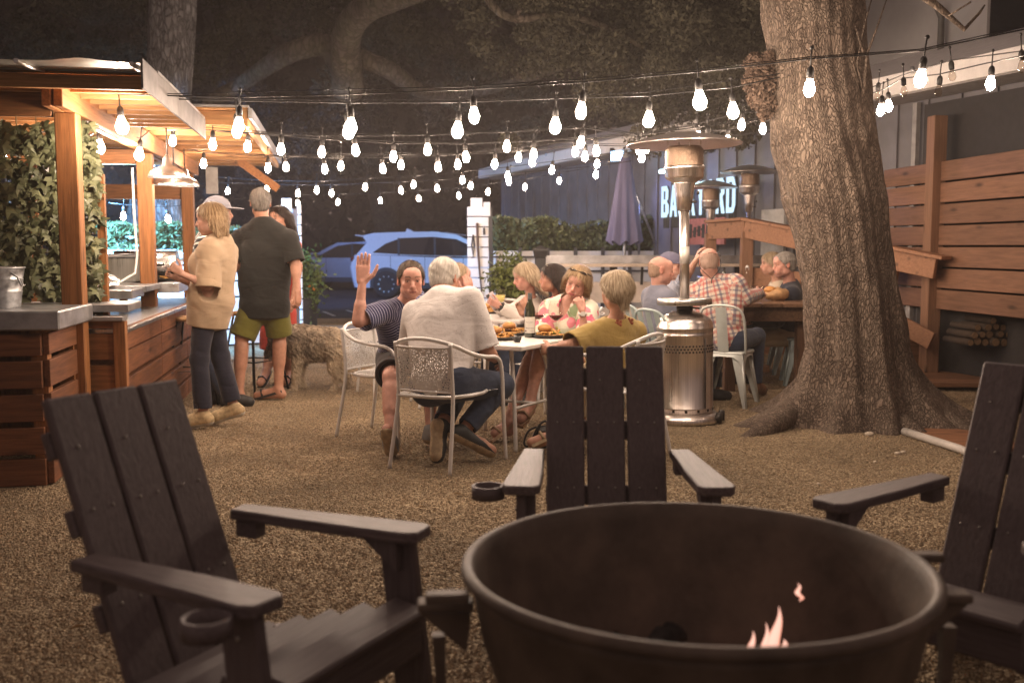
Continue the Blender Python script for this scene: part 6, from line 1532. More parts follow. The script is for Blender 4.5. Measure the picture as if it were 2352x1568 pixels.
def person(label, hip, yaw, S=1.0, male=True, fat=1.0, sit=True, ov=None, shw=None, lean=0.0, neck=None, head=None, hf=None, hu=(0, 0, 1), h=.006,
           skin=(.50, .27, .18), hair=None, top=None, bottom=None, shoes=None, hands=None, extras=None, toes=None, lip=(.42, .16, .13), age=0.3, group=None, headS=1.0):
    ov = ov or {}; hands = hands or {}; toes = toes or {}
    y = R_(yaw); f = V(math.sin(y), math.cos(y), 0); r = V(math.cos(y), -math.sin(y), 0); z = V(0, 0, 1)
    hip = np.asarray(hip, float)
    J = {'hip': hip}
    J['neck'] = np.asarray(neck, float) if neck is not None else hip + unit(z + f*lean)*.50*S
    u = unit(J['neck'] - hip); fo = unit(f - u*(f @ u)); rr = np.cross(fo, u)
    TR = np.stack([rr, fo, u], 1)
    hf = unit(np.asarray(hf, float)) if hf is not None else f
    J['head'] = np.asarray(head, float) if head is not None else J['neck'] + unit(u + z)*.165*S + f*.03
    sw = shw or (.178 if male else .155)*S
    L = {'e': .29*S, 'w': .26*S, 'k': .43*S, 'a': .42*S}
    Jd = lambda k, q, par, ln: reach(q[0], q[1], J[par], ln, q[2] == 'n') if isinstance(q[2], str) else P(*q)
    for sd, sg in (('L', -1), ('R', 1)):
        J['s'+sd] = P(*ov['s'+sd]) if 's'+sd in ov else J['neck'] - u*.072*S + rr*sg*sw
        J['e'+sd] = Jd('e', ov['e'+sd], 's'+sd, L['e']) if 'e'+sd in ov else J['s'+sd] + unit(-z + fo*(.55 if sit else .1) + rr*sg*.18)*L['e']
        J['w'+sd] = Jd('w', ov['w'+sd], 'e'+sd, L['w']) if 'w'+sd in ov else J['e'+sd] + unit(fo*(.95 if sit else .25) - rr*sg*.25 - z*(.1 if sit else 1))*L['w']
        J['h'+sd] = hip + rr*sg*.088*S - u*.02
        if 'k'+sd in ov: J['k'+sd] = Jd('k', ov['k'+sd], 'h'+sd, L['k'])
        else: J['k'+sd] = J['h'+sd] + (unit(f + rr*sg*.18 - z*.06)*L['k'] if sit else unit(-z + rr*sg*.05)*L['k'])
        if 'a'+sd in ov: J['a'+sd] = Jd('a', ov['a'+sd], 'k'+sd, L['a'])
        else:
            q = J['k'+sd] + (unit(-z - f*.12) if sit else -z)*L['a']; q[2] = .085; J['a'+sd] = q
        tv = toes.get(sd)
        J['t'+sd] = P(*tv) if (tv is not None and len(tv) == 3 and abs(tv[0]) > 5) else J['a'+sd] + unit(np.asarray(tv, float) if tv is not None else f + rr*sg*.2)*.19*S - z*(J['a'+sd][2] - .03)*.9
    base = (J['aL'] + J['aR'])/2*V(1, 1, 0)
    root = thing('person', label, 'person', base, 0, group); 
    # ---------------- skin prims
    T, ARM, LEG = [], {}, {}
    b2 = fat; Lt = np.linalg.norm(J['neck'] - hip); kz = np.clip(Lt/(.5*S), .6, 1.15)
    T += [(EL(hip + u*.015, (.160*S*(.5+.5*fat), .115*S*b2, .115*S), TR), .05), (EL(hip + u*.34*Lt + fo*.012*b2, (.142*S*fat, .108*S*b2, .15*S*kz), TR), .06), (EL(hip + u*.67*Lt, (.155*S*(.6+.4*fat), .110*S*(.6+.4*fat), .16*S*kz), TR), .06)]
    T += [(RC(J['neck'] - u*.075*S, J['s'+q] - u*.005, .062*S, .056*S), .05) for q in 'LR'] + [(RC(J['neck'] - u*.01 - fo*.01, J['neck']*.45 + J['s'+q]*.55, .046*S, .040*S), .05) for q in 'LR']
    T += [(RC(J['neck']*.12 + J['s'+q]*.88 - u*.07*S, hip + u*.26*Lt + rr*sg_*.085*S*fat, .062*S, .072*S), .05) for q, sg_ in (('L', -1), ('R', 1))]
    if not male: T += [(EL(hip + u*.66*Lt + fo*.085 + rr*q*.068, (.064, .055, .062), TR), .04) for q in (-1, 1)]
    HR = None
    hu_ = unit(np.asarray(hu, float)); hr = unit(np.cross(hf, hu_)); hu_ = np.cross(hr, hf); HR = np.stack([hr, hf, hu_], 1); hc = J['head']; hs = headS*(1.0 if male else .95)
    HL = lambda x, y_, z_: hc + HR @ (np.array([x, y_, z_])*hs)
    hb = HL(0, -.028, -.055)
    neckp = RC(J['neck'] - u*.03, hb, .060*S*(1 if male else .84), .054*S*(1 if male else .82))
    for sd, sg in (('L', -1), ('R', 1)):
        m = 1.0 if male else .85; s_, e_, w_ = J['s'+sd], J['e'+sd], J['w'+sd]; k_, a_, h_ = J['k'+sd], J['a'+sd], J['h'+sd]
        ARM[sd] = [(RC(s_, e_, .053*S*m*fat**.5, .041*S*m), .03), (RC(e_, w_, .041*S*m, .027*S*m), .015), (RC(e_*.9 + w_*.1, e_*.6 + w_*.4, .041*S*m, .039*S*m), .02)]
        bk = unit(-(f if not sit else unit(np.cross(unit(k_ - a_), rr)))) if False else -unit(np.cross(rr, unit(k_ - a_)))*-1
        LEG[sd] = [(RC(h_, k_, .088*S*(m*.5+.5)*fat**.5, .056*S), .05), (RC(k_, a_, .054*S, .037*S), .02), (RC(k_*.8 + a_*.2, k_*.5 + a_*.5, .054*S, .048*S), .03)]
    allv = np.array([v for k, v in J.items()]); lo = allv.min(0) - .24; hi = allv.max(0) + .24; lo[2] = max(lo[2], -.02)
    def FOOT(sd, inf=0.0):
        a_, t_ = J['a'+sd], J['t'+sd]; d_ = unit(t_ - a_); sh_ = unit(J['k'+sd] - a_); heel = a_ - unit(d_ - sh_*(d_ @ sh_))*.03 - sh_*.045
        return [RC(a_, heel, .036*S, .034*S), RC(heel, t_, .034*S, .030*S), RC(a_ - sh_*.01, a_*.35 + t_*.65, .036*S, .030*S), RC(a_*.3 + t_*.7 - sh_*.006, t_, .038*S, .028*S)]
    F = Field(lo, hi, h)
    for p, k in T: F.op(p, k)
    F.op(neckp, .03)
    for sd in 'LR':
        for p, k in ARM[sd] + LEG[sd]: F.op(p, k)
        for p in FOOT(sd): F.op(p, .02)
    # ---------------- hands
    for sd, sg in (('L', -1), ('R', 1)):
        hd = hands.get(sd, {}); w_, e_ = J['w'+sd], J['e'+sd]
        d = unit(np.asarray(hd['dir'], float)) if 'dir' in hd else unit(w_ - e_)
        n = np.asarray(hd.get('nrm', -rr*sg - z*.4), float); n = unit(n - d*(n @ d)); t = np.cross(d, n)*sg
        c = hd.get('curl', .35); sp = hd.get('spread', .04); q = S*(1.0 if male else .88)*hd.get('size', 1.0)
        off = [.029, .0095, -.0105, -.029]; ln = [.072, .080, .074, .058]
        for i in range(4):
            kn = w_ + d*.092*q + t*off[i]*q; F.op(RC(w_ + d*.012*q + t*off[i]*.62*q, kn, .0155*q, .0125*q), .012)
            dd = d + t*sp*(1.5 - i); dd = unit(dd); p0 = kn
            for j, (fr_, rad) in enumerate(((.45, .0098), (.31, .0090), (.24, .0080))):
                ang = c*(.8 if j == 0 else 1.0)*(1 + .12*i); dn = unit(dd*math.cos(ang) + n*math.sin(ang)); n2 = unit(n*math.cos(ang) - dd*math.sin(ang))
                p1 = p0 + dn*ln[i]*fr_*q; F.op(RC(p0, p1, rad*q, rad*.93*q), .004); p0 = p1; dd = dn; n = n2
            n = np.asarray(hd.get('nrm', -rr*sg - z*.4), float); n = unit(n - d*(n @ d))
        tb = w_ + d*.022*q + t*.022*q; ta = hd.get('thumb', .75)
        t1 = tb + unit(t*ta + d*.75 + n*.25)*.048*q; t2 = t1 + unit(t*ta*.45 + d*.9 + n*.2)*.034*q; t3 = t2 + unit(t*ta*.2 + d*.9 + n*.15)*.026*q
        F.op(RC(tb, t1, .0165*q, .0125*q), .012); F.op(RC(t1, t2, .0118*q, .0105*q), .005); F.op(RC(t2, t3, .0105*q, .0085*q), .004)
    # ---------------- head
    E = lambda c, r_, k, mode='u': F.op(EL(HL(*c), np.array(r_)*hs, HR), k*hs, 0, mode)
    C = lambda a, b, r1, r2, k, mode='u': F.op(RC(HL(*a), HL(*b), r1*hs, r2*hs), k*hs, 0, mode)
    E((0, -.014, .032), (.0765, .097, .083), .02); E((0, .026, -.034), (.060, .064, .082), .03)
    E((0, .070, -.094), (.024, .020, .018), .025)
    for s in (-1, 1):
        E((s*.046, .008, -.066), (.018, .026, .022), .03); E((s*.037, .064, -.020), (.022, .020, .020), .02); E((s*.030, .068, -.052), (.02, .018, .022), .02)
    C((-.034, .080, .026), (.034, .080, .026), .011, .011, .018); E((0, .066, .052), (.05, .03, .035), .03)
    for s in (-1, 1): E((s*.0315, .097, .007), (.0165, .016, .011), .010, 's')
    for s in (-1, 1):
        E((s*.0315, .0775, .007), (.0125, .0125, .0120), .002)
        C((s*.019, .084, .0145), (s*.045, .077, .0120), .0062, .0060, .004); C((s*.020, .084, -.0025), (s*.043, .077, -.0015), .0055, .0055, .005)
    C((0, .086, .016), (0, .112, -.026), .0085, .0120, .010); E((0, .106, -.031), (.0125, .012, .010), .006)
    for s in (-1, 1): E((s*.0125, .099, -.031), (.0075, .009, .0075), .006)
    E((0, .084, -.060), (.030, .018, .024), .02)
    E((0, .0985, -.0545), (.022, .007, .0052), .005); E((0, .0975, -.0655), (.019, .0075, .0062), .005); E((0, .107, -.0600), (.026, .008, .0016), .003, 's')
    if age > .2:
        for s in (-1, 1): C((s*.019, .099, -.030), (s*.036, .081, -.062), .0026*age*2, .002, .006, 's')
    for s in (-1, 1):
        E((s*.079, -.012, .001), (.009, .020, .032), .006); E((s*.0805, -.012, -.024), (.008, .012, .012), .006); E((s*.090, -.006, .004), (.006, .010, .018), .005, 's')
    v, fc = F.mesh()
    # colours of the skin features
    q = (v - hc) @ HR/hs; col = np.tile(np.array(skin), (len(v), 1)); X_, Y_, Z_ = q[:, 0], q[:, 1], q[:, 2]; inh = (np.abs(q) < .15).all(1)
    def paint(mask, c, amt=1.0):
        m = (np.clip(mask, 0, 1)*inh*amt)[:, None]; col[:] = col*(1-m) + np.array(c)*m
    g = lambda c, rx, ry, rz_: np.exp(-(((np.abs(X_) - c[0])/rx)**2 + ((Y_ - c[1])/ry)**2 + ((Z_ - c[2])/rz_)**2))
    red = np.array(skin)*np.array([1.12, .72, .66])
    paint(g((.04, .07, -.022), .024, .04, .022), red, .35); paint(g((0, .112, -.028), .013, .02, .014), red, .4); paint(g((.085, -.01, 0), .02, .03, .04), red, .6)
    paint(((np.abs(X_) < .024) & (Y_ > .082) & (np.abs(Z_ + .0600) < .0105 - .2*np.abs(X_))).astype(float), lip, .85)
    bc = (hair or {}).get('brow', (.12, .07, .045))
    zb = .0305 + .004*np.cos((np.abs(X_) - .030)*70); paint(((np.abs(X_) > .013) & (np.abs(X_) < .048) & (Y_ > .055) & (np.abs(Z_ - zb) < .0048)).astype(float), bc, .75)
    er = np.hypot(np.abs(X_) - .0315, (Z_ - .007)*1.0); eye = (np.abs(X_) - .0315)**2/.0125**2 + (Z_ - .0058)**2/.0042**2 < 1
    paint((eye & (Y_ > .080)).astype(float), (.34, .27, .23), .8); paint((eye & (er < .0058) & (Y_ > .080)).astype(float), (.04, .028, .02))
    paint(((Y_ > .075) & (np.abs(np.abs(X_) - .0315) < .015) & (np.abs(Z_ - .0142) < .0024)).astype(float), (.07, .035, .025), .7)
    paint(((np.abs(X_) < .021) & (Y_ > .09) & (np.abs(Z_ + .0602) < .0022)).astype(float), (.12, .035, .03), .9)
    if male and (hair or {}).get('stubble', True): paint(((Y_ > .0) & (Z_ < -.035)).astype(float)*np.clip((-.03 - Z_)/.02, 0, 1), np.array(skin)*np.array([.80, .80, .84]), .5)
    body = mesh_obj('body', v - base, fc, SKIN, root); point_attr(body, 'col', col, 'FLOAT_COLOR')
    # ---------------- clothes
    def garment(name, prims, mat, ops=(), wr=.0035, wf=42.0, hh=None, seed=0.0):
        Fg = Field(lo, hi, hh or h*1.05)
        for p, k, inf in prims: Fg.op(p, k, inf)
        if wr: Fg.disp(lambda X, Y, Z: wr*.55*wav(X, Y, Z, wf*.55, seed) + wr*.45*np.maximum(0, wav(X, Y, Z, wf*.8, seed + 3))*np.sin(wf*1.3*(Z + .7*X - .4*Y) + 2.5*np.sin(8*X + 6*Z + seed)))
        for op in ops: Fg.op(*op)
        v, fc = Fg.mesh()
        if not len(v): return None
        o = mesh_obj(name, v - base, fc, mat, root)
        D = np.stack([pd(p, v) - inf for p, k, inf in prims], 1); wch = D.argmin(1); pat = np.zeros((len(v), 3))
        for i, (p, k, inf) in enumerate(prims):
            m = wch == i
            if m.any():
                if i < len(T) and prims[i][0] is T[i][0] or isinstance(p, EL): qq = (v[m] - hip) @ TR; pat[m, 0] = np.arctan2(qq[:, 0], qq[:, 1])*.155; pat[m, 1] = qq[:, 2]
                else: pat[m, :2] = p.uv(v[m]) + V(.37, .21)
        point_attr(o, 'pat', pat); return o
    if top:
        inf = top.get('inf', .014); pr = [(p, k, inf) for p, k in T]; hem = top.get('hem', -.06)
        pr = [(CUT(p, (hip + u*(hem - inf), -u)), k, i) for p, k, i in pr]
        if top.get('blouse'): pr.append((CUT(EL(hip + u*.2*Lt, (.205*S*fat, .178*S*fat, .15*S), TR), (hip + u*(hem - inf), -u)), .05, 0))
        if top.get('loose'): pr.append((CUT(RC(hip + u*.58*Lt, hip - u*.10*S, .150*S*(.3+.7*fat), .168*S*(.3+.7*fat), flat=(fo, 1.22)), (hip + u*(hem - inf), -u)), .05, top['loose']))
        sl = top.get('sleeve', .6); si = top.get('sinf', inf + .004)
        for sd in 'LR':
            s_, e_, w_ = J['s'+sd], J['e'+sd], J['w'+sd]; m = 1.0 if male else .87
            if sl <= 0: continue
            t_ = min(sl, 1.0); c_ = s_ + (e_ - s_)*t_; dn = unit(e_ - s_)
            r0, r1 = .055*S*m, .055*S*m + (.041 - .055)*S*m*t_ + top.get('flare', .0)
            if sl <= 1.0: pr.append((CUT(RC(s_, c_ + dn*.02, r0, r1), (c_ - dn*0, dn)), .014, si))
            else:
                pr.append((RC(s_, e_, r0, .046*S*m), .03, si)); c_ = e_ + (w_ - e_)*(sl - 1); dn = unit(w_ - e_); pr.append((CUT(RC(e_, c_ + dn*.02, .046*S*m, .046*S*m + (.031 - .046)*S*m*(sl - 1)), (c_, dn)), .02, si))
        ops = []
        nk = top.get('neckr', .066)
        ops.append((RC(J['neck'] + u*top.get('ncut', .012), J['head'], nk*S, nk*S), .012, 0, 's'))
        if top.get('vneck'): ops.append((RC(J['neck'] + fo*.06*S, J['neck'] + fo*.12*S - u*top['vneck'], .050*S, .012*S), .008, 0, 's'))
        for sd in 'LR':   # hollow cuffs
            s_, e_, w_ = J['s'+sd], J['e'+sd], J['w'+sd]
            a_, b_, t_ = (s_, e_, sl) if sl <= 1 else (e_, w_, sl - 1)
            if sl > 0 and t_ < .97: c_ = a_ + (b_ - a_)*t_; rad = (.055 if sl <= 1 else .046)*S*(1 if male else .87); ops.append((RC(c_ - unit(b_ - a_)*.02, c_ + unit(b_ - a_)*.05, rad*.86 + si*.55 + top.get('flare', 0)*.8, rad*.86 + si*.6 + top.get('flare', 0)*.9), .004, 0, 's'))
        tn = garment(top.get('name', 'shirt'), pr, top['mat'], ops, top.get('wr', .0035), seed=hip[0]*7)
        if top.get('collar'):
            na = unit(hb - J['neck']); c0 = J['neck'] - u*.012; rad = .072*S*(1 if male else .88)
            Fc = Field(J['neck'] - .16, J['neck'] + .16, .0045)
            Fc.op(CUT(RC(c0 - na*.05, c0 + na*.12, rad*1.12, rad*.92), (c0 + na*.042, na), (c0 - na*.012, -na)), 0); Fc.op(RC(c0 - na*.1, c0 + na*.2, rad - .004), .003, 0, 's'); 
            Fc.op(RC(c0 + fo*.07 + na*.06, c0 + fo*.10 - na*.03, .034, .008), .004, 0, 's')
            v, fc = Fc.mesh(); o = mesh_obj('collar', v - base, fc, top['collar'] if not isinstance(top['collar'], bool) else top['mat'], root); pp = np.zeros((len(v), 3)); qq = (v - hip) @ TR; pp[:, 0] = np.arctan2(qq[:, 0], qq[:, 1])*.1; pp[:, 1] = qq[:, 2]; point_attr(o, 'pat', pp)
    if bottom:
        inf = bottom.get('inf', .012); pr = [(CUT(T[0][0], (hip + u*bottom.get('waist', .10), u)), .05, inf), (CUT(T[1][0], (hip + u*bottom.get('waist', .10), u)), .05, inf)]; ln_ = bottom.get('len', 1.95)
        ops = []
        for sd in 'LR':
            h_, k_, a_ = J['h'+sd], J['k'+sd], J['a'+sd]; fl = bottom.get('flare', 0.0); m_ = (.5 + .5*(1 if male else .85))
            if ln_ <= 1: c_ = h_ + (k_ - h_)*ln_; dn = unit(k_ - h_); pr.append((CUT(RC(h_, c_ + dn*.03, .088*S*m_*fat**.5, (.088 - .032*ln_)*S + fl), (c_, dn)), .04, inf)); ops.append((RC(c_ - dn*.02, c_ + dn*.06, (.088 - .032*ln_)*S + fl*.7, (.088 - .032*ln_)*S + fl*.8), .004, inf*.3, 's'))
            else:
                c_ = k_ + (a_ - k_)*(ln_ - 1); dn = unit(a_ - k_); pr.append((RC(h_, k_, .088*S*m_*fat**.5, .060*S), .05, inf)); pr.append((CUT(RC(k_, c_ + dn*.03, .060*S, .047*S + fl), (c_, dn)), .03, inf))
                ops.append((RC(c_ - dn*.02, c_ + dn*.06, .046*S + fl*.8, .047*S + fl*.8), .004, inf*.3, 's'))
        garment(bottom.get('name', 'trousers'), pr, bottom['mat'], ops, bottom.get('wr', .0035), 36.0, seed=hip[1]*3)
    if shoes:
        for sd in 'LR':
            a_, t_ = J['a'+sd], J['t'+sd]; ks = J['k'+sd]; sh_ = unit(ks - a_); ps = FOOT(sd)
            if shoes.get('kind') == 'sandal':
                mb = MB(); dz = unit(t_ - a_); side = unit(np.cross(dz, sh_)); nn_ = np.cross(side, dz); c = (a_ + t_)/2 - sh_*.05; cc = (a_ - dz*.05 - sh_*.075*0 + t_ + dz*.035)/2; R = np.stack([side, dz, nn_], 1)
                cc = cc - nn_*((cc - t_) @ nn_) - nn_*.030
                mb.prism([(-.036, -.13), (.036, -.13), (.046, .06), (.03, .135), (-.03, .135), (-.046, .06)], .02, cc - base, R); mb.tube([cc + R @ V(-.045, .05, .01) - base, cc + R @ V(-.02, .055, .07) - base, cc + R @ V(.02, .055, .07) - base, cc + R @ V(.045, .05, .01) - base], .010, 6); mb.build('sandal', shoes['mat'], root)
            else:
                Fs = Field(np.minimum(a_, t_) - .13, np.maximum(a_, t_) + .13, .005)
                for p in ps: Fs.op(p, .02, .011)
                Fs.op(RC(ks, ks + sh_, .5), 0, 0, 's') if False else None
                cp = a_ + sh_*shoes.get('top', .02); Fs.clip(lambda X, Y, Z: (X - cp[0])*sh_[0] + (Y - cp[1])*sh_[1] + (Z - cp[2])*sh_[2])
                v, fc = Fs.mesh(); o = mesh_obj('shoe', v - base, fc, [shoes['mat'], shoes.get('sole', shoes['mat'])], root)
                d_ = unit(t_ - a_); hl_ = a_ - unit(d_ - sh_*(d_ @ sh_))*.03 - sh_*.045; nd = unit(np.cross(np.cross(unit(t_ - hl_), sh_), unit(t_ - hl_)))
                ce = v[fc].mean(1); below = ((ce - t_) @ nd) < -.022; o.data.polygons.foreach_set('material_index', below.astype(np.int32)); o.data.update(); point_attr(o, 'pat', v*0)
    # ---------------- hair
    if hair and hair.get('style'):
        st = hair['style']; Fh = Field(hc - .42 if 'long' in st else hc - .2, hc + .2, .0048)
        e = lambda c, r_, k, mode='u', inf=0: Fh.op(EL(HL(*c), np.array(r_)*hs, HR), k, inf, mode); cc = lambda a, b, r1, r2, k, mode='u': Fh.op(RC(HL(*a), HL(*b), r1*hs, r2*hs), k, 0, mode)
        def loc(X, Y, Z):
            x, y_, z_ = X - hc[0], Y - hc[1], Z - hc[2]
            return [(x*HR[0, i] + y_*HR[1, i] + z_*HR[2, i])/hs for i in range(3)]
        gr_ = lambda X, Y, Z: (lambda l: hair.get('gr', .0013)*np.sin(30*np.arctan2(l[0], l[1] + .02) + 5*np.sin(22*l[2] + 9*l[0])) + hair.get('gr', .0013)*.8*np.sin(75*l[0] + 28*l[1] + 8*np.sin(20*l[2])))(loc(X, Y, Z))
        vol = hair.get('vol', .011)
        if st == 'short':
            e((0, -.014, .034), (.0765, .097, .083), 0, inf=vol); e((0, -.045, -.025), (.060, .055, .055), .02, inf=vol*.7)
            if hair.get('quiff'): cc((-.05, .062, .088), (.045, .058, .095), .022, .02, .02)
            Fh.disp(gr_)
            def cl(X, Y, Z):
                x, y_, z_ = loc(X, Y, Z); front = (y_ - .074)*.80 - (z_ - hair.get('line', .064))*.60 + .25*np.maximum(np.abs(x) - .045, 0)*(-1 if False else 1); side = (y_ - .016) - np.maximum(0, z_ - .005)*.9
                return np.maximum(np.maximum(front, np.minimum(side, front + .03)), -(z_ + .070))
            Fh.clip(cl)
        elif st == 'fringe':
            e((0, -.014, .032), (.0765, .097, .083), 0, inf=.004); e((0, -.045, -.02), (.062, .055, .055), .02, inf=.005); Fh.disp(lambda X, Y, Z: gr_(X, Y, Z)*.6)
            def cl(X, Y, Z):
                x, y_, z_ = loc(X, Y, Z); return np.maximum(np.maximum(y_ - .008, z_ - .034 + .4*(y_ + .05)), -(z_ + .062))
            Fh.clip(cl)
        else:
            low = {'bob': -.135, 'bowl': -.105, 'long': -.33, 'shortbob': -.105}[st]
            e((0, -.014, .034), (.0775, .099, .084), 0, inf=vol + .006)
            if st == 'bowl': e((0, -.030, .000), (.098, .098, .080), .03); cc((0, -.068, -.04), (0, -.055, -.10), .048, .036, .02); 
            else:
                e((0, -.038, -.03), (.096, .082, .115), .04)
                for s in (-1, 1): cc((s*.072, -.008, .0), (s*(.084 if st != 'long' else .108), -.012 + .03*(st == 'long'), low + .03), .032, .026, .03)
                if st in ('bob', 'shortbob'):
                    cc((0, -.07, -.02), (0, -.075, low + .035), .055, .048, .04)
                    for s in (-1, 1): cc((s*.06, -.05, -.02), (s*.068, -.05, low + .03), .045, .040, .03)
                else:
                    for (x, y_) in ((-.07, -.05), (.07, -.05), (0, -.08), (-.04, -.07), (.04, -.07)): cc((x, y_, 0), (x*1.45, y_ - .035, low + .12), .050, .040, .04); cc((x*1.45, y_ - .035, low + .12), (x*1.3, y_ - .04, low + .02), .040, .022, .03)
            Fh.disp(gr_)
            e((0, .108, -.024), (.063, .090, .104), .01, 's'); 
            if st == 'bowl': e((0, .09, -.05), (.10, .075, .07), .01, 's')
            def cl(X, Y, Z):
                x, y_, z_ = loc(X, Y, Z); fr = hair.get('front', .008) + (st == 'long')*np.clip(-.10 - z_, 0, .2)*.5; return np.maximum(np.maximum(-(z_ - low - .010*np.sin(60*x) - .2*y_*(st == 'bowl')), (y_ - .080)*.8 - (z_ - .070)*.6), ((y_ - fr) - np.maximum(0, z_ - .0)*1.15)*.75 if st != 'bowl' else -1.0 + 0*x)
            Fh.clip(cl)
        v, fc = Fh.mesh()
        if len(v):
            # loose locks lifting off the mass of hair
            e1 = v[fc[:, 2]] - v[fc[:, 0]]; e2 = v[fc[:, 3]] - v[fc[:, 1]]; fnn = np.cross(e1, e2); fnn /= np.linalg.norm(fnn, axis=1)[:, None] + 1e-12; fcc = v[fc].mean(1)
            ql = (fcc - hc) @ HR/hs; okf = np.where((((fcc - hc) * fnn).sum(1) > .01) & ((ql[:, 1] < .058) | (st not in ('short', 'fringe'))))[0]; ns = 2600 if st in ('short', 'fringe') else 3600
            pk = RNG.choice(okf, ns); p0 = fcc[pk]; nn_ = fnn[pk]; crown = HL(0, -.045, .11)
            fl = (p0 - crown) - .0*nn_ if st in ('short', 'fringe') else np.tile(-hu_*.7 + V(0, 0, -.5), (ns, 1)) + .35*(p0 - crown)/.1*np.array([1, 1, .2])
            fl = fl + RNG.normal(0, .16, (ns, 3))*np.linalg.norm(fl, axis=1)[:, None]; fl = fl - nn_*(fl*nn_).sum(1)[:, None]; fl /= np.linalg.norm(fl, axis=1)[:, None] + 1e-9
            Ls = RNG.uniform(.012, .026, ns)[:, None] if st in ('short', 'fringe') else RNG.uniform(.02, .055, ns)[:, None]
            sd_ = np.cross(nn_, fl)*.0013; lift = nn_*RNG.uniform(.0005, .0045, ns)[:, None]*(.35 if st == 'fringe' else 1)
            qa = np.stack([p0 - sd_, p0 + sd_, p0 + fl*Ls*.55 + sd_*.8 + lift, p0 + fl*Ls*.55 - sd_*.8 + lift, p0 + fl*Ls + sd_*.25 + lift*.6, p0 + fl*Ls - sd_*.25 + lift*.6], 1).reshape(-1, 3)
            b_ = len(v) + np.arange(ns)*6; fc = np.concatenate([fc, np.stack([b_, b_+1, b_+2, b_+3], 1), np.stack([b_+3, b_+2, b_+4, b_+5], 1)]).astype(np.int32); v = np.concatenate([v, qa])
            o = mesh_obj('hair', v - base, fc, hair['mat'], root); q = (v - hc) @ HR/hs; point_attr(o, 'hl', np.stack([np.arctan2(q[:, 0], q[:, 1] + .02), q[:, 2] - .5*q[:, 1], q[:, 0]], 1))
    for ex in (extras or []):
        kind = ex[0]
        if kind == 'cap':
            Fh = Field(hc - .2, hc + .25, .005); Fh.op(EL(HL(0, -.014, .04), np.array((.0765, .099, .083))*hs, HR), 0, .016); nb = HL(0, 0, .03); Fh.clip(lambda X, Y, Z: -((X - nb[0])*hu_[0] + (Y - nb[1])*hu_[1] + (Z - nb[2])*hu_[2]))
            Fh.op(EL(HL(0, .135, .040), np.array((.075, .075, .009))*hs, HR), .01); v, fc = Fh.mesh(); o = mesh_obj('cap', v - base, fc, ex[1], root); point_attr(o, 'pat', v*0)
        if kind == 'glasses':
            mb = MB(); zt, yt = ex[1], ex[2]
            for s in (-1, 1):
                mb.ell(HL(s*.036, yt, zt) - base, np.array((.030, .010, .020))*hs, HR @ rot((1, 0, 0), ex[3]), 16, 8); mb.tube([HL(s*.066, yt - .01, zt + .004) - base, HL(s*.088, yt - .06, zt - .02) - base, HL(s*.086, yt - .115, zt - .055) - base], .0035, 6)
            mb.tube([HL(-.01, yt + .004, zt + .004) - base, HL(.01, yt + .004, zt + .004) - base], .004, 6); mb.build('sunglasses', M('sunglass_lens', (.02, .012, .008), .08, spec=.9, coat=.6), root)
        if kind == 'watch':
            w_, e_ = J['w'+ex[1]], J['e'+ex[1]]; d_ = unit(w_ - e_); c_ = w_ - d_*.02; mb = MB(); mb.lathe([(.029*S, -.010), (.033*S, -.010), (.033*S, .010), (.029*S, .010)], c_ - base, 20, frame(d_)); mb.box(c_ - base - V(0, .034*S, 0), (.026, .012, .03)); mb.build('watch', ex[2], root)
        if kind == 'necklace':
            a = J['neck']; mb = MB(); mb.tube(smooth_path([a + rr*.055 + fo*.035 - base, a + rr*.04 + fo*.095 - u*.06 - base, a + fo*.118 - u*.115 - base, a - rr*.04 + fo*.095 - u*.06 - base, a - rr*.055 + fo*.035 - base], 2), .0022, 5); mb.ell(a + fo*.122 - u*.125 - base, (.011, .005, .013)); mb.build('necklace', M('gold', (.7, .45, .15), .3, 1.0), root)
        if kind == 'cord':
            mb = MB(); mb.tube(smooth_path([HL(.088, -.04, .02) - base, HL(.092, -.06, -.04) - base, HL(.06, -.11, -.10) - base, HL(.0, -.12, -.16) - base, HL(.0, -.125, -.20) - base], 2), .0035, 6); mb.tube(smooth_path([HL(-.088, -.04, .02) - base, HL(-.092, -.06, -.04) - base, HL(-.06, -.11, -.10) - base, HL(.0, -.12, -.16) - base], 2), .0035, 6); mb.build('glasses_cord', M('black_cord', (.012, .012, .012), .7), root)
        if kind == 'earring':
            mb = MB(); 
            for s in (-1, 1): mb.ell(HL(s*.084, -.008, -.040) - base, .005, nu=8, nv=6)
            mb.build('earring', M('gold', (.7, .45, .15), .3, 1.0), root)
    root['joints'] = ''; del root['joints']
    return root, J, HL
FAIR = (.50, .285, .21); TAN = (.44, .225, .150); PINK = (.52, .275, .21)
GREY = hair_mat('hair_grey', (.17, .15, .13), (.42, .39, .35)); WHITEH = hair_mat('hair_white', (.52, .47, .40), (.80, .75, .68)); BROWN = hair_mat('hair_brown', (.035, .022, .014), (.11, .07, .042))
BLOND = hair_mat('hair_blond', (.17, .095, .042), (.50, .35, .20)); BLONDL = hair_mat('hair_pale_blond', (.22, .15, .085), (.60, .48, .33)); DARKH = hair_mat('hair_dark', (.010, .006, .005), (.035, .020, .015), .35); SALT = hair_mat('hair_salt', (.08, .07, .06), (.28, .25, .22))
DENIM = cloth('denim', (.035, .045, .075)); NAVY = cloth('navy_trousers', (.022, .022, .035)); KHAKI = cloth('khaki', (.42, .33, .22)); OLIVE = cloth('olive_shorts', (.125, .115, .022)); 
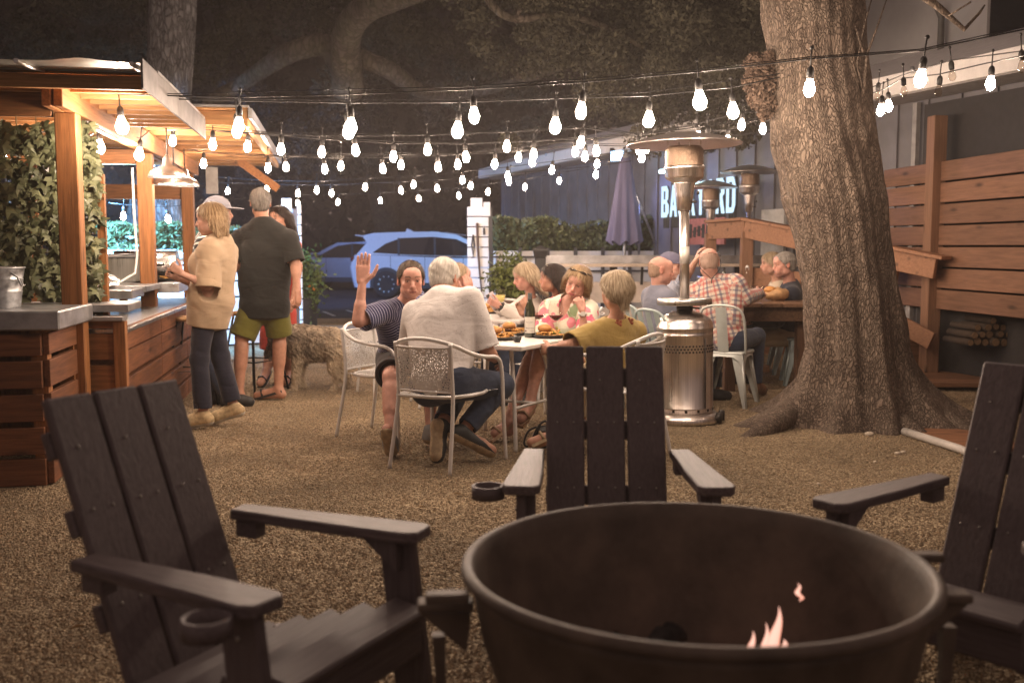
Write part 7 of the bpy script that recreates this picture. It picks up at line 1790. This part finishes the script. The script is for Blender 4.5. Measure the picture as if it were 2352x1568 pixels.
LEATHER = M('brown_leather', (.16, .08, .045), .6); BLKSH = M('black_shoe', (.02, .02, .02), .6); TANSOLE = M('tan_sole', (.38, .28, .17), .8, var=.25, scale=30); BEIGESH = M('beige_shoe', (.46, .34, .19), .8, var=.3, scale=40); WHITESOLE = M('white_sole', (.6, .57, .52), .7); GREYSH = M('grey_shoe', (.25, .25, .25), .8)
brow_l = (.30, .20, .12)
# woman in beige
pA, JA, _ = person('woman standing side on in loose beige jumper and dark trousers, holding a wine glass', P(480, 722, 7.5), -84, S=.93, male=False, sit=False, neck=P(503, 553, 7.5), head=P(484, 505, 7.46), hf=(-1, .02, -.10), h=.0055, shw=.15,
  skin=FAIR, ov={'eL': (478, 655, 7.30), 'wL': (417, 629, 7.24), 'eR': (462, 660, 7.62), 'wR': (412, 640, 7.40), 'kL': (458, 822, 7.42), 'aL': (467, 950, 7.40), 'kR': (506, 818, 7.58), 'aR': (536, 932, 7.56)}, toes={'L': (-1, -.15, 0), 'R': (-1, -.1, 0)},
  hands={'L': dict(dir=(-.75, 0, .62), nrm=(0, 1, .1), curl=.75), 'R': dict(dir=(-.8, -.2, .5), nrm=(.1, -1, .2), curl=.8)},
  hair=dict(style='bob', mat=BLOND, vol=.011, front=-.012, brow=brow_l), top=dict(name='jumper', mat=cloth('beige_knit', (.40, .29, .19), bump=.2), inf=.034, sleeve=.96, sinf=.030, flare=.028, hem=-.035, loose=.014, blouse=True, wr=.005, ncut=.03), bottom=dict(mat=NAVY, inf=.010, len=1.88, flare=.012, wr=.004, waist=.0), shoes=dict(mat=BEIGESH, sole=WHITESOLE), extras=[('earring',)])
g = wineglass('wine glass held up by the woman in beige', P(398, 640, 7.30) + V(0, 0, -.06), WINE, .95, .0)
# man in cap behind her
person('man in grey cap and black and white striped top, mostly hidden behind the beige woman', P(478, 700, 8.6), 80, S=1.0, sit=False, neck=P(476, 542, 8.6), head=P(502, 488, 8.57), hf=(1, .05, -.05), h=.008, skin=FAIR, hair=dict(style='short', mat=SALT), extras=[('cap', cloth('grey_cap', (.20, .20, .23)))],
  top=dict(mat=cloth('bw_stripe', (.03, .026, .026), 'stripe', ((.60, .56, .50), .05, .32)), inf=.016, sleeve=1.9), bottom=dict(mat=DENIM), shoes=dict(mat=BLKSH), ov={'aL': (486, 905, 8.6), 'aR': (520, 908, 8.5)})
# man in black tee
pC, JC, _ = person('tall man from behind in charcoal tee, olive shorts and flip flops', P(608, 704, 8.8), -10, S=1.03, fat=1.14, sit=False, neck=P(604, 512, 8.8), head=P(598, 466, 8.80), hf=(-.30, .95, -.03), h=.006, shw=.212, skin=TAN,
  ov={'sL': (553, 549, 8.84), 'sR': (662, 549, 8.76), 'eR': (678, 604, 8.72), 'wR': (684, 668, 8.64), 'eL': (533, 606, 8.72), 'wL': (578, 634, 8.98), 'kL': (556, 774, 8.72), 'aL': (549, 902, 8.68), 'kR': (642, 768, 8.86), 'aR': (640, 893, 8.82)}, toes={'L': (-1, -.05, 0), 'R': (-1, .15, 0)}, hands={'R': dict(dir=(.05, -.1, -1), nrm=(-1, .3, 0), curl=.55)},
  hair=dict(style='short', mat=SALT, vol=.011), top=dict(name='tee', mat=cloth('charcoal_tee', (.017, .017, .0155), 'marl'), inf=.030, sleeve=.80, sinf=.034, flare=.008, hem=-.045, loose=.016, wr=.0045, ncut=.028), bottom=dict(name='shorts', mat=OLIVE, inf=.022, len=.92, flare=.03, wr=.005, waist=-.02), shoes=dict(kind='sandal', mat=BLKSH))
wineglass('wine glass in the left hand of the man in charcoal tee', P(566, 652, 8.95) + V(0, 0, -.05), WINE, .9, .0)
# woman behind him
person('dark haired woman in red behind the charcoal tee man, facing the camera', P(640, 716, 9.9), 205, S=.98, male=False, sit=False, neck=P(648, 542, 9.85), head=P(642, 503, 9.76), hf=(-.5, -.85, -.1), h=.008, skin=TAN, ov={'aR': (612, 852, 9.8), 'aL': (664, 852, 9.85), 'eL': (686, 612, 9.75), 'wL': (672, 690, 9.7)}, toes={'L': (0, -1, 0), 'R': (-.1, -1, 0)},
  hair=dict(style='long', mat=DARKH), top=dict(mat=cloth('red_top', (.40, .055, .04)), inf=.010, sleeve=0, hem=-.05), bottom=dict(name='skirt', mat=cloth('red_top', (.40, .055, .04)), inf=.02, len=.8, flare=.03), shoes=dict(kind='sandal', mat=BLKSH), extras=[('glasses', .085, .05, -.9)])
# man raising his hand
pE, JE, _ = person('man in navy striped polo raising his right hand to the camera', P(912, 812, 7.22), 112, S=.97, neck=P(930, 700, 6.98), head=P(944, 644, 6.88), hf=(.20, -.95, -.10), h=.005, skin=PINK, headS=1.06, shw=.19, fat=1.05,
  ov={'sR': (882, 716, 6.84), 'eR': (824, 738, 6.68), 'wR': (832, 650, 6.70), 'kR': (898, 866, 6.62), 'aR': (897, 1012, 6.40), 'eL': (1010, 770, 6.95), 'wL': (1075, 775, 6.80), 'kL': (985, 855, 6.95), 'aL': (990, 985, 6.75)},
  toes={'R': (889, 985, 6.30), 'L': (1010, 1008, 6.62)}, hands={'R': dict(dir=(.06, .05, 1), nrm=(.15, -1, .1), curl=.06, spread=.03, thumb=1.0, size=1.17)},
  hair=dict(style='short', mat=BROWN, vol=.010, line=.047, brow=(.11, .07, .05), stubble=False), top=dict(name='polo_shirt', mat=cloth('navy_stripe', (.028, .030, .080), 'stripe', ((.34, .34, .46), .021, .22)), inf=.018, sleeve=.72, sinf=.026, flare=.012, hem=-.05, wr=.005, collar=True), bottom=dict(name='shorts', mat=cloth('dark_shorts', (.035, .03, .03)), inf=.02, len=.80, flare=.025), shoes=dict(mat=GREYSH, sole=TANSOLE), age=.45)
# man in white shirt, back to us
pF, JF, _ = person('white haired man from behind in pale dotted shirt and dark jeans', P(1014, 878, 6.22), 29, S=1.04, fat=1.22, neck=P(1016, 680, 6.46), head=P(1021, 640, 6.58), hf=(.42, .84, -.40), hu=(.1, .35, .93), h=.0055, shw=.205, skin=TAN, headS=1.05,
  ov={'eR': (1118, 806, 6.30), 'wR': (1140, 826, 6.52), 'eL': (944, 800, 6.72), 'wL': (1000, 800, 6.90), 'kR': (1152, 884, 6.48), 'kL': (1066, 868, 6.74), 'aR': (1064, 990, 6.24), 'aL': (1014, 978, 6.26)}, toes={'R': (1128, 1034, 6.26), 'L': (1004, 1046, 6.14)},
  hair=dict(style='short', mat=WHITEH, vol=.013), top=dict(mat=cloth('dotted_shirt', (.62, .58, .56), 'dots', ((.22, .17, .18), 58.0, .11)), inf=.022, sleeve=.86, sinf=.032, flare=.012, hem=-.10, wr=.0022, collar=True, ncut=.03), bottom=dict(mat=DENIM, inf=.016, len=1.86), shoes=dict(mat=BLKSH, sole=TANSOLE), extras=[('watch', 'R', BLKSH)])
# plaid man behind
person('man in pink and teal plaid shirt leaning his cheek on his hand', P(1040, 778, 8.5), 65, S=1.0, fat=1.05, neck=P(1046, 676, 8.46), head=P(1052, 638, 8.46), hf=(.88, .10, -.12), h=.007, skin=PINK, ov={'eR': (1086, 726, 8.36), 'wR': (1078, 676, 8.36)}, hands={'R': dict(dir=(-.1, .1, 1), nrm=(-.4, 1, 0), curl=.3)},
  hair=dict(style='short', mat=hair_mat('hair_sandy', (.30, .20, .12), (.55, .42, .28)), vol=.008), top=dict(mat=cloth('pink_plaid', (.50, .34, .30), 'plaid', (.075, [((.50, .10, .10), 0, .4, 'u'), ((.06, .30, .36), .5, .3, 'u'), ((.50, .10, .10), 0, .4, 'v'), ((.06, .26, .34), .5, .3, 'v'), ((.60, .52, .30), .3, .12, 'v')])), inf=.018, sleeve=1.85), bottom=dict(mat=DENIM), shoes=dict(mat=BLKSH))
# blonde with phone
pH, JH, _ = person('woman with long pale blonde hair and white cardigan looking down at her phone', P(1226, 772, 9.35), -112, S=.95, male=False, neck=P(1219, 690, 9.25), head=P(1206, 636, 9.12), hf=(-.93, -.18, -.28), h=.0065, skin=PINK, ov={'eL': (1185, 728, 9.00), 'wL': (1147, 702, 8.92), 'eR': (1165, 722, 9.30), 'wR': (1138, 700, 9.10)}, hands={'L': dict(dir=(-.8, .1, .35), nrm=(0, .9, .3), curl=.6), 'R': dict(dir=(-.6, -.4, .5), nrm=(.3, -.8, .3), curl=.6)},
  hair=dict(style='long', mat=BLONDL, vol=.014, brow=brow_l), top=dict(name='cardigan', mat=cloth('white_cardigan', (.64, .60, .55)), inf=.02, sleeve=1.8, hem=-.05, vneck=.05), bottom=dict(mat=DENIM), shoes=dict(mat=BEIGESH), extras=[('watch', 'L', BLKSH)], lip=(.50, .12, .16))
ph = thing('phone', 'smartphone in a pale patterned case held by the blonde woman', 'phone', P(1132, 690, 8.98)); mb = MB(); R = rot((0, 1, 0), -.5) @ rot((1, 0, 0), -.35); mb.box((0, 0, 0), (.075, .010, .152), R, bev=.004); mb.build('case', M('phone_case', (.42, .36, .36), .4, var=.3, scale=90), ph)
mb = MB(); mb.box(R @ V(-.018, -.007, .052), (.028, .004, .032), R, bev=.002); mb.build('camera_bump', BLKSH, ph); mb = MB(); mb.tube([R @ V(.022*math.cos(a), -.009, -.02 + .022*math.sin(a)) for a in np.linspace(0, 2*PI, 24, endpoint=False)], .004, 6, closed=True); mb.build('grip_ring', BLKSH, ph)
# dark haired woman
person('woman with long dark hair and rust top, sunglasses pushed up, in profile', P(1288, 772, 8.9), -85, S=.95, male=False, neck=P(1284, 688, 8.84), head=P(1268, 640, 8.72), hf=(-.97, .02, -.06), h=.0065, skin=TAN, ov={'eL': (1238, 738, 8.56), 'wL': (1212, 716, 8.46), 'eR': (1235, 735, 8.9), 'wR': (1200, 722, 8.72)}, hands={'L': dict(dir=(-.4, 0, .9), nrm=(.3, .9, 0), curl=.45, spread=.12), 'R': dict(dir=(-.3, 0, .9), nrm=(0, -1, 0), curl=.5, spread=.1)},
  hair=dict(style='long', mat=DARKH, vol=.013), top=dict(mat=cloth('rust_top', (.24, .075, .05)), inf=.018, sleeve=1.0, hem=-.05), bottom=dict(mat=DENIM), shoes=dict(mat=BLKSH), extras=[('glasses', .112, .036, -1.1)])
# floral blouse
pJ, JJ, _ = person('woman in pink and green floral blouse resting her chin on her hand', P(1292, 800, 7.78), 202, S=.96, male=False, fat=1.08, neck=P(1306, 694, 7.58), head=P(1325, 650, 7.46), hf=(-.30, -.90, -.22), hu=(.28, -.12, .95), h=.005, skin=PINK, headS=1.03,
  ov={'sL': (1352, 712, 7.50), 'sR': (1262, 710, 7.66), 'eL': (1342, 778, 7.30), 'wL': (1338, 714, 7.28), 'eR': (1246, 772, 7.52), 'wR': (1252, 778, 7.22), 'kR': (1228, 800, 7.28), 'kL': (1246, 790, 7.16), 'aR': (1166, 972, 6.98), 'aL': (1217, 925, 7.02)}, toes={'R': (1138, 994, 6.92), 'L': (1196, 962, 6.90)},
  hands={'L': dict(dir=(-.35, .1, .9), nrm=(-.5, .7, -.2), curl=.85), 'R': dict(dir=(-.6, -.6, 0), nrm=(0, 0, -1), curl=.2)}, hair=dict(style='shortbob', mat=BLOND, vol=.014, front=.05, brow=(.28, .17, .10)), lip=(.45, .12, .12), age=.45,
  top=dict(name='blouse', mat=cloth('floral_blouse', (.7, .64, .52), 'floral'), inf=.022, sleeve=.95, sinf=.026, flare=.015, hem=-.08, vneck=.13, wr=.005), bottom=dict(name='shorts', mat=cloth('mint_shorts', (.40, .58, .42)), inf=.018, len=.72, flare=.02), shoes=dict(kind='sandal', mat=M('gold_sandal', (.42, .28, .18), .5, .3)), extras=[('glasses', .106, .060, -.8), ('necklace',), ('watch', 'L', M('white_watch', (.6, .58, .56), .4)), ('earring',)])
# mustard blouse woman
pK, JK, _ = person('woman from behind with short blond bowl cut and mustard embroidered blouse', P(1402, 852, 6.78), -48, S=.97, male=False, fat=1.12, neck=P(1412, 740, 6.64), head=P(1415, 668, 6.60), hf=(-.62, .72, -.12), h=.0055, skin=TAN, shw=.165, headS=1.04,
  ov={'sL': (1356, 770, 6.52), 'sR': (1458, 762, 6.78), 'eL': (1312, 792, 6.42), 'wL': (1262, 800, 6.62), 'aL': (1300, 985, 6.40), 'kL': (1290, 862, 6.58)}, toes={'L': (1222, 1016, 6.36)},
  hair=dict(style='bowl', mat=BLONDL, vol=.013, brow=brow_l), top=dict(name='blouse', mat=cloth('mustard', (.34, .235, .075), bump=.6), inf=.024, sleeve=.80, sinf=.030, flare=.018, hem=-.08, wr=.006, ncut=-.012, neckr=.074), bottom=dict(mat=KHAKI, inf=.016, len=1.85), shoes=dict(kind='sandal', mat=TANSOLE), extras=[('earring',)])
# embroidered flowers on her back
for (px, py, rr_) in ((1422, 738, .02), (1450, 735, .02)):
    o = [o for o in kids(pK) if o.name.startswith('blouse')][0]; vv = np.array([w.co[:] for w in o.data.vertices]) + V(*pK.location); dirs = vv - CAM; dirs /= np.linalg.norm(dirs, axis=1)[:, None]; rv = ray(px, py); near = np.where(dirs @ rv > math.cos(.002))[0]
    if len(near) == 0: continue
    pnt = vv[near[np.argmin(np.linalg.norm(vv[near] - CAM, axis=1))]] - rv*.002
    mb = MB(); mb.ell(pnt - V(*pK.location), (.012, .005, .012))
    for k in range(10): a = k*.63; mb.ell(pnt + V(math.cos(a)*rr_*.6*(k % 2 + .5), 0, math.sin(a)*rr_*.6*(k % 2 + .5)) - V(*pK.location), (.010, .004, .010), nu=8, nv=5)
    mb.build('embroidery', M('rust_thread', (.26, .07, .03), .8), pK)
# right hand table
person('bald man in slate blue jumper with pink collar, in profile', P(1517, 768, 8.86), 72, S=.98, fat=1.1, neck=P(1514, 664, 8.84), head=P(1518, 621, 8.82), hf=(.97, .08, -.10), h=.0065, skin=PINK, hair=dict(style='fringe', mat=hair_mat('hair_thin', (.34, .21, .14), (.48, .33, .24))), top=dict(name='jumper', mat=cloth('slate_jumper', (.17, .18, .23)), inf=.02, sleeve=1.9, collar=cloth('pink_collar', (.68, .30, .24))), bottom=dict(mat=DENIM), shoes=dict(mat=BLKSH), age=.5)
person('man in navy cap behind the bald man, reaching one arm up', P(1552, 765, 10.0), 110, S=.97, neck=P(1548, 650, 9.95), head=P(1541, 611, 9.9), hf=(.80, -.45, -.1), h=.0075, skin=FAIR, hair=dict(style='short', mat=SALT), extras=[('cap', cloth('navy_cap', (.12, .12, .18)))], ov={'eL': (1576, 634, 9.70), 'wL': (1598, 600, 9.55)}, hands={'L': dict(dir=(.3, -.1, 1), nrm=(1, 0, 0), curl=.4)},
  top=dict(mat=cloth('blue_print', (.25, .28, .36), 'dots', ((.5, .5, .52), 60.0, .3)), inf=.018, sleeve=.8), bottom=dict(mat=DENIM), shoes=dict(mat=BLKSH))
pN, JN, _ = person('bald man from behind in red and blue plaid shirt, sunglasses on his head', P(1664, 784, 8.62), 22, S=1.0, fat=1.12, neck=P(1634, 644, 8.78), head=P(1628, 603, 8.76), hf=(.05, .96, -.22), hu=(0, .25, .97), h=.006, skin=PINK, shw=.20, headS=1.03,
  ov={'eR': (1712, 684, 8.66), 'wR': (1744, 674, 8.92), 'eL': (1572, 700, 8.80), 'wL': (1610, 690, 9.15), 'kR': (1738, 772, 8.92), 'aR': (1735, 880, 8.95)}, hair=dict(style='fringe', mat=hair_mat('hair_thin_white', (.46, .30, .23), (.56, .40, .32))), extras=[('glasses', .096, .052, -.9), ('cord',)],
  top=dict(mat=cloth('red_plaid', (.58, .50, .42), 'plaid', (.085, [((.40, .06, .06), 0, .30, 'v'), ((.06, .07, .14), .45, .16, 'v'), ((.40, .07, .07), .1, .22, 'u'), ((.06, .07, .14), .55, .22, 'u'), ((.55, .40, .30), .8, .08, 'u')])), inf=.02, sleeve=1.88, sinf=.022, hem=-.08, wr=.005, collar=True), bottom=dict(mat=DENIM), shoes=dict(mat=LEATHER), age=.5)
person('grey haired man in dark jacket half hidden by the big trunk', P(1812, 765, 10.0), -80, S=.98, neck=P(1815, 654, 9.96), head=P(1801, 608, 9.9), hf=(-.95, -.10, -.15), h=.007, skin=PINK, hair=dict(style='short', mat=GREY, vol=.010), top=dict(name='jacket', mat=cloth('dark_jacket', (.022, .024, .034)), inf=.022, sleeve=1.9), bottom=dict(mat=KHAKI), shoes=dict(mat=BLKSH), age=.5)
person('woman with sandy hair beyond the grey haired man, in cream top', P(1786, 752, 10.85), -82, S=.96, male=False, neck=P(1786, 650, 10.8), head=P(1771, 606, 10.75), hf=(-.96, 0, -.08), h=.0075, skin=FAIR, hair=dict(style='shortbob', mat=BLONDL, vol=.01), top=dict(mat=cloth('cream_top', (.55, .47, .36)), inf=.02, sleeve=1.6), bottom=dict(mat=DENIM), shoes=dict(mat=BLKSH))

# ================================================================== dog: brindle merle, side on, tail down, head lowered beyond the man's leg
DG = G(735, 893); dd_ = DG[1]
dog = thing('dog', 'shaggy grey brindle dog with pale rump, standing behind the man in shorts', 'dog', DG)
Q = lambda px, py, d=dd_: P(px, py, d)
so = V(*dog.location); off = .0
w_ = .095
Fd = Field(Q(600, 900) - V(.05, .35, .08), Q(815, 735) + V(.05, .35, .06), .0065)
D_ = lambda p, k, inf=0: Fd.op(p, k, inf)
D_(RC(Q(700, 783), Q(762, 785), .150, .135), .05); D_(RC(Q(690, 790), Q(745, 800), .155, .120), .06); D_(EL(Q(773, 795), (.105, .12, .15)), .06); D_(RC(Q(682, 775), Q(652, 765), .115, .095), .05)
for s in (-1, 1):
    o = V(0, s*w_, 0)
    D_(RC(Q(690, 815) + o, Q(684, 858) + o, .058, .038), .05); D_(RC(Q(684, 858) + o, Q(686 + s*6, 890) + o, .036, .027), .02); D_(RC(Q(686 + s*6, 893) + o, Q(676 + s*6, 897) + o, .030, .026), .01)
    D_(RC(Q(778, 805) + o, Q(770, 845) + o, .085, .055), .06); D_(RC(Q(770, 845) + o, Q(788 + s*7, 862) + o, .046, .030), .02); D_(RC(Q(788 + s*7, 862) + o, Q(780 + s*12, 893) + o, .029, .025), .01); D_(RC(Q(780 + s*12, 896) + o, Q(770 + s*12, 899) + o, .030, .025), .01)
D_(RC(Q(790, 785) + V(0, -.05, 0), Q(800, 830) + V(0, -.08, 0), .05, .055), .05); D_(RC(Q(800, 830) + V(0, -.08, 0), Q(794, 868) + V(0, -.08, 0), .055, .03), .03)
D_(EL(Q(634, 778), (.075, .075, .085)), .05); D_(RC(Q(628, 790), Q(616, 812), .052, .036), .03); D_(EL(Q(614, 816), (.028, .03, .024)), .01)
for s in (-1, 1): D_(RC(Q(642, 755) + V(0, s*.055, 0), Q(632, 790) + V(0, s*.09, 0), .026, .016), .01)
Fd.disp(lambda X, Y, Z: .006*wav(X, Y, Z, 75) + .004*np.sin(120*X + 60*Z + 4*np.sin(40*Z + 30*Y)))
v, fc = Fd.mesh(); ob = mesh_obj('body', v - so, fc, None or M('tmp_fur', (.3, .3, .3)), dog)
t = NT('dog_fur'); t.set(Roughness=.9); tc = t.n('TexCoord'); no = t.n('TexNoise', Scale=9.0, Detail=7.0, Roughness=.75); t.l(tc.outputs['Object'], no.inputs['Vector']); at = t.n('Attribute', attribute_name='pale')
ad = t.n('Math', operation='ADD'); t.l(no.outputs['Fac'], ad.inputs[0]); t.l(at.outputs['Fac'], ad.inputs[1]); cr = t.n('ValToRGB'); e = cr.color_ramp.elements; e[0].position = .36; e[0].color = (.035, .026, .02, 1); e[1].position = .78; e[1].color = (.55, .44, .31, 1); m = e.new(.55); m.color = (.20, .155, .11, 1)
t.l(ad.outputs[0], cr.inputs['Fac']); t.l(cr.outputs[0], t.b.inputs['Base Color']); mp = t.n('Mapping'); mp.inputs['Scale'].default_value = (80, 80, 26); t.l(tc.outputs['Object'], mp.inputs['Vector']); n2 = t.n('TexNoise', Scale=1.0, Detail=4.0); t.l(mp.outputs[0], n2.inputs['Vector']); bp = t.n('Bump', Strength=1.0, Distance=.02); t.l(n2.outputs['Fac'], bp.inputs['Height']); t.l(bp.outputs[0], t.b.inputs['Normal'])
ob.data.materials[0] = t.m
zc, xc = v[:, 2], (v[:, 0] - Q(600, 800)[0])/(Q(815, 800)[0] - Q(600, 800)[0])
pale = .17 + np.clip((.28 - zc)*1.1, -.1, .3) + np.clip((xc - .72)*1.0, 0, .22) - .16*np.exp(-((xc - .1)/.12)**2)
point_attr(ob, 'pale', pale[:, None], 'FLOAT')
# fur tufts
n = len(v); sel = RNG.choice(n, 9000); nn = v[sel] - v.mean(0); mb = None
tip = v[sel] - so; dv = np.stack([RNG.normal(.01, .008, 9000), RNG.normal(0, .008, 9000), -RNG.uniform(.015, .035, 9000)], 1); me = ob.data; nrm = np.zeros(n*3, np.float32); me.vertices.foreach_get('normal', nrm); nrm = nrm.reshape(-1, 3)[sel]
a0 = tip - nrm*.004; a1 = tip + nrm*.010 + dv; wd_ = np.cross(nrm, dv); wd_ /= np.linalg.norm(wd_, axis=1)[:, None] + 1e-9
vv = np.stack([a0 - wd_*.004, a0 + wd_*.004, a1], 1).reshape(-1, 3); fo_ = mesh_obj('fur', vv, np.arange(len(vv)).reshape(-1, 3), t.m, dog, sm=np.zeros(9000, bool)); point_attr(fo_, 'pale', np.repeat(pale[sel], 3)[:, None], 'FLOAT')
mb = MB(); mb.ell(Q(612, 821) - so + V(0, -.01, 0), (.016, .018, .013)); mb.build('nose', BLKSH, dog)
# ================================================================== haze added to lift the blacks and glow round the bulbs
mb = MB(); mb.box((0, 26, 3.6), (100, 70, 9.4)); hz = mb.build('haze', [], None); tag(hz, kind='stuff')
ht = bpy.data.materials.new('black_lift_haze'); ht.use_nodes = True; hn = ht.node_tree
for n_ in list(hn.nodes):
    if n_.type == 'BSDF_PRINCIPLED': hn.nodes.remove(n_)
pv = hn.nodes.new('ShaderNodeVolumePrincipled'); pv.inputs['Color'].default_value = (.95, .86, .82, 1); pv.inputs['Density'].default_value = .0027; pv.inputs['Anisotropy'].default_value = .35
hn.links.new(pv.outputs[0], hn.nodes['Material Output'].inputs['Volume']); hz.data.materials.append(ht)

# ------------------------------------------------------------------ camera, world, render settings
cam = bpy.data.cameras.new('camera'); co = bpy.data.objects.new('camera', cam); COL.objects.link(co)
co.location = CAM.tolist(); co.rotation_euler = (PI/2 - TH, 0, 0)
cam.sensor_width = 36; cam.lens = 36; cam.clip_start = .05; cam.clip_end = 500
cam.dof.use_dof = True; cam.dof.focus_distance = 6.6; cam.dof.aperture_fstop = 2.4; cam.dof.aperture_blades = 9
SC.camera = co
w = bpy.data.worlds.new('World'); SC.world = w; w.use_nodes = True
wt = w.node_tree; bg = wt.nodes['Background']
bg.inputs['Color'].default_value = (.21, .147, .127, 1); bg.inputs['Strength'].default_value = 1.0
SC.view_settings.view_transform = 'Standard'; SC.view_settings.look = 'None'; SC.view_settings.exposure = 0; SC.view_settings.gamma = 1
cy = SC.cycles
cy.use_denoising = True
try: cy.denoiser = 'OPENIMAGEDENOISE'
except Exception: pass
cy.max_bounces = 6; cy.diffuse_bounces = 3; cy.glossy_bounces = 3; cy.transparent_max_bounces = 12; cy.transmission_bounces = 4
cy.sample_clamp_indirect = 4.0; cy.caustics_reflective = False; cy.caustics_refractive = False
cy.use_light_tree = True
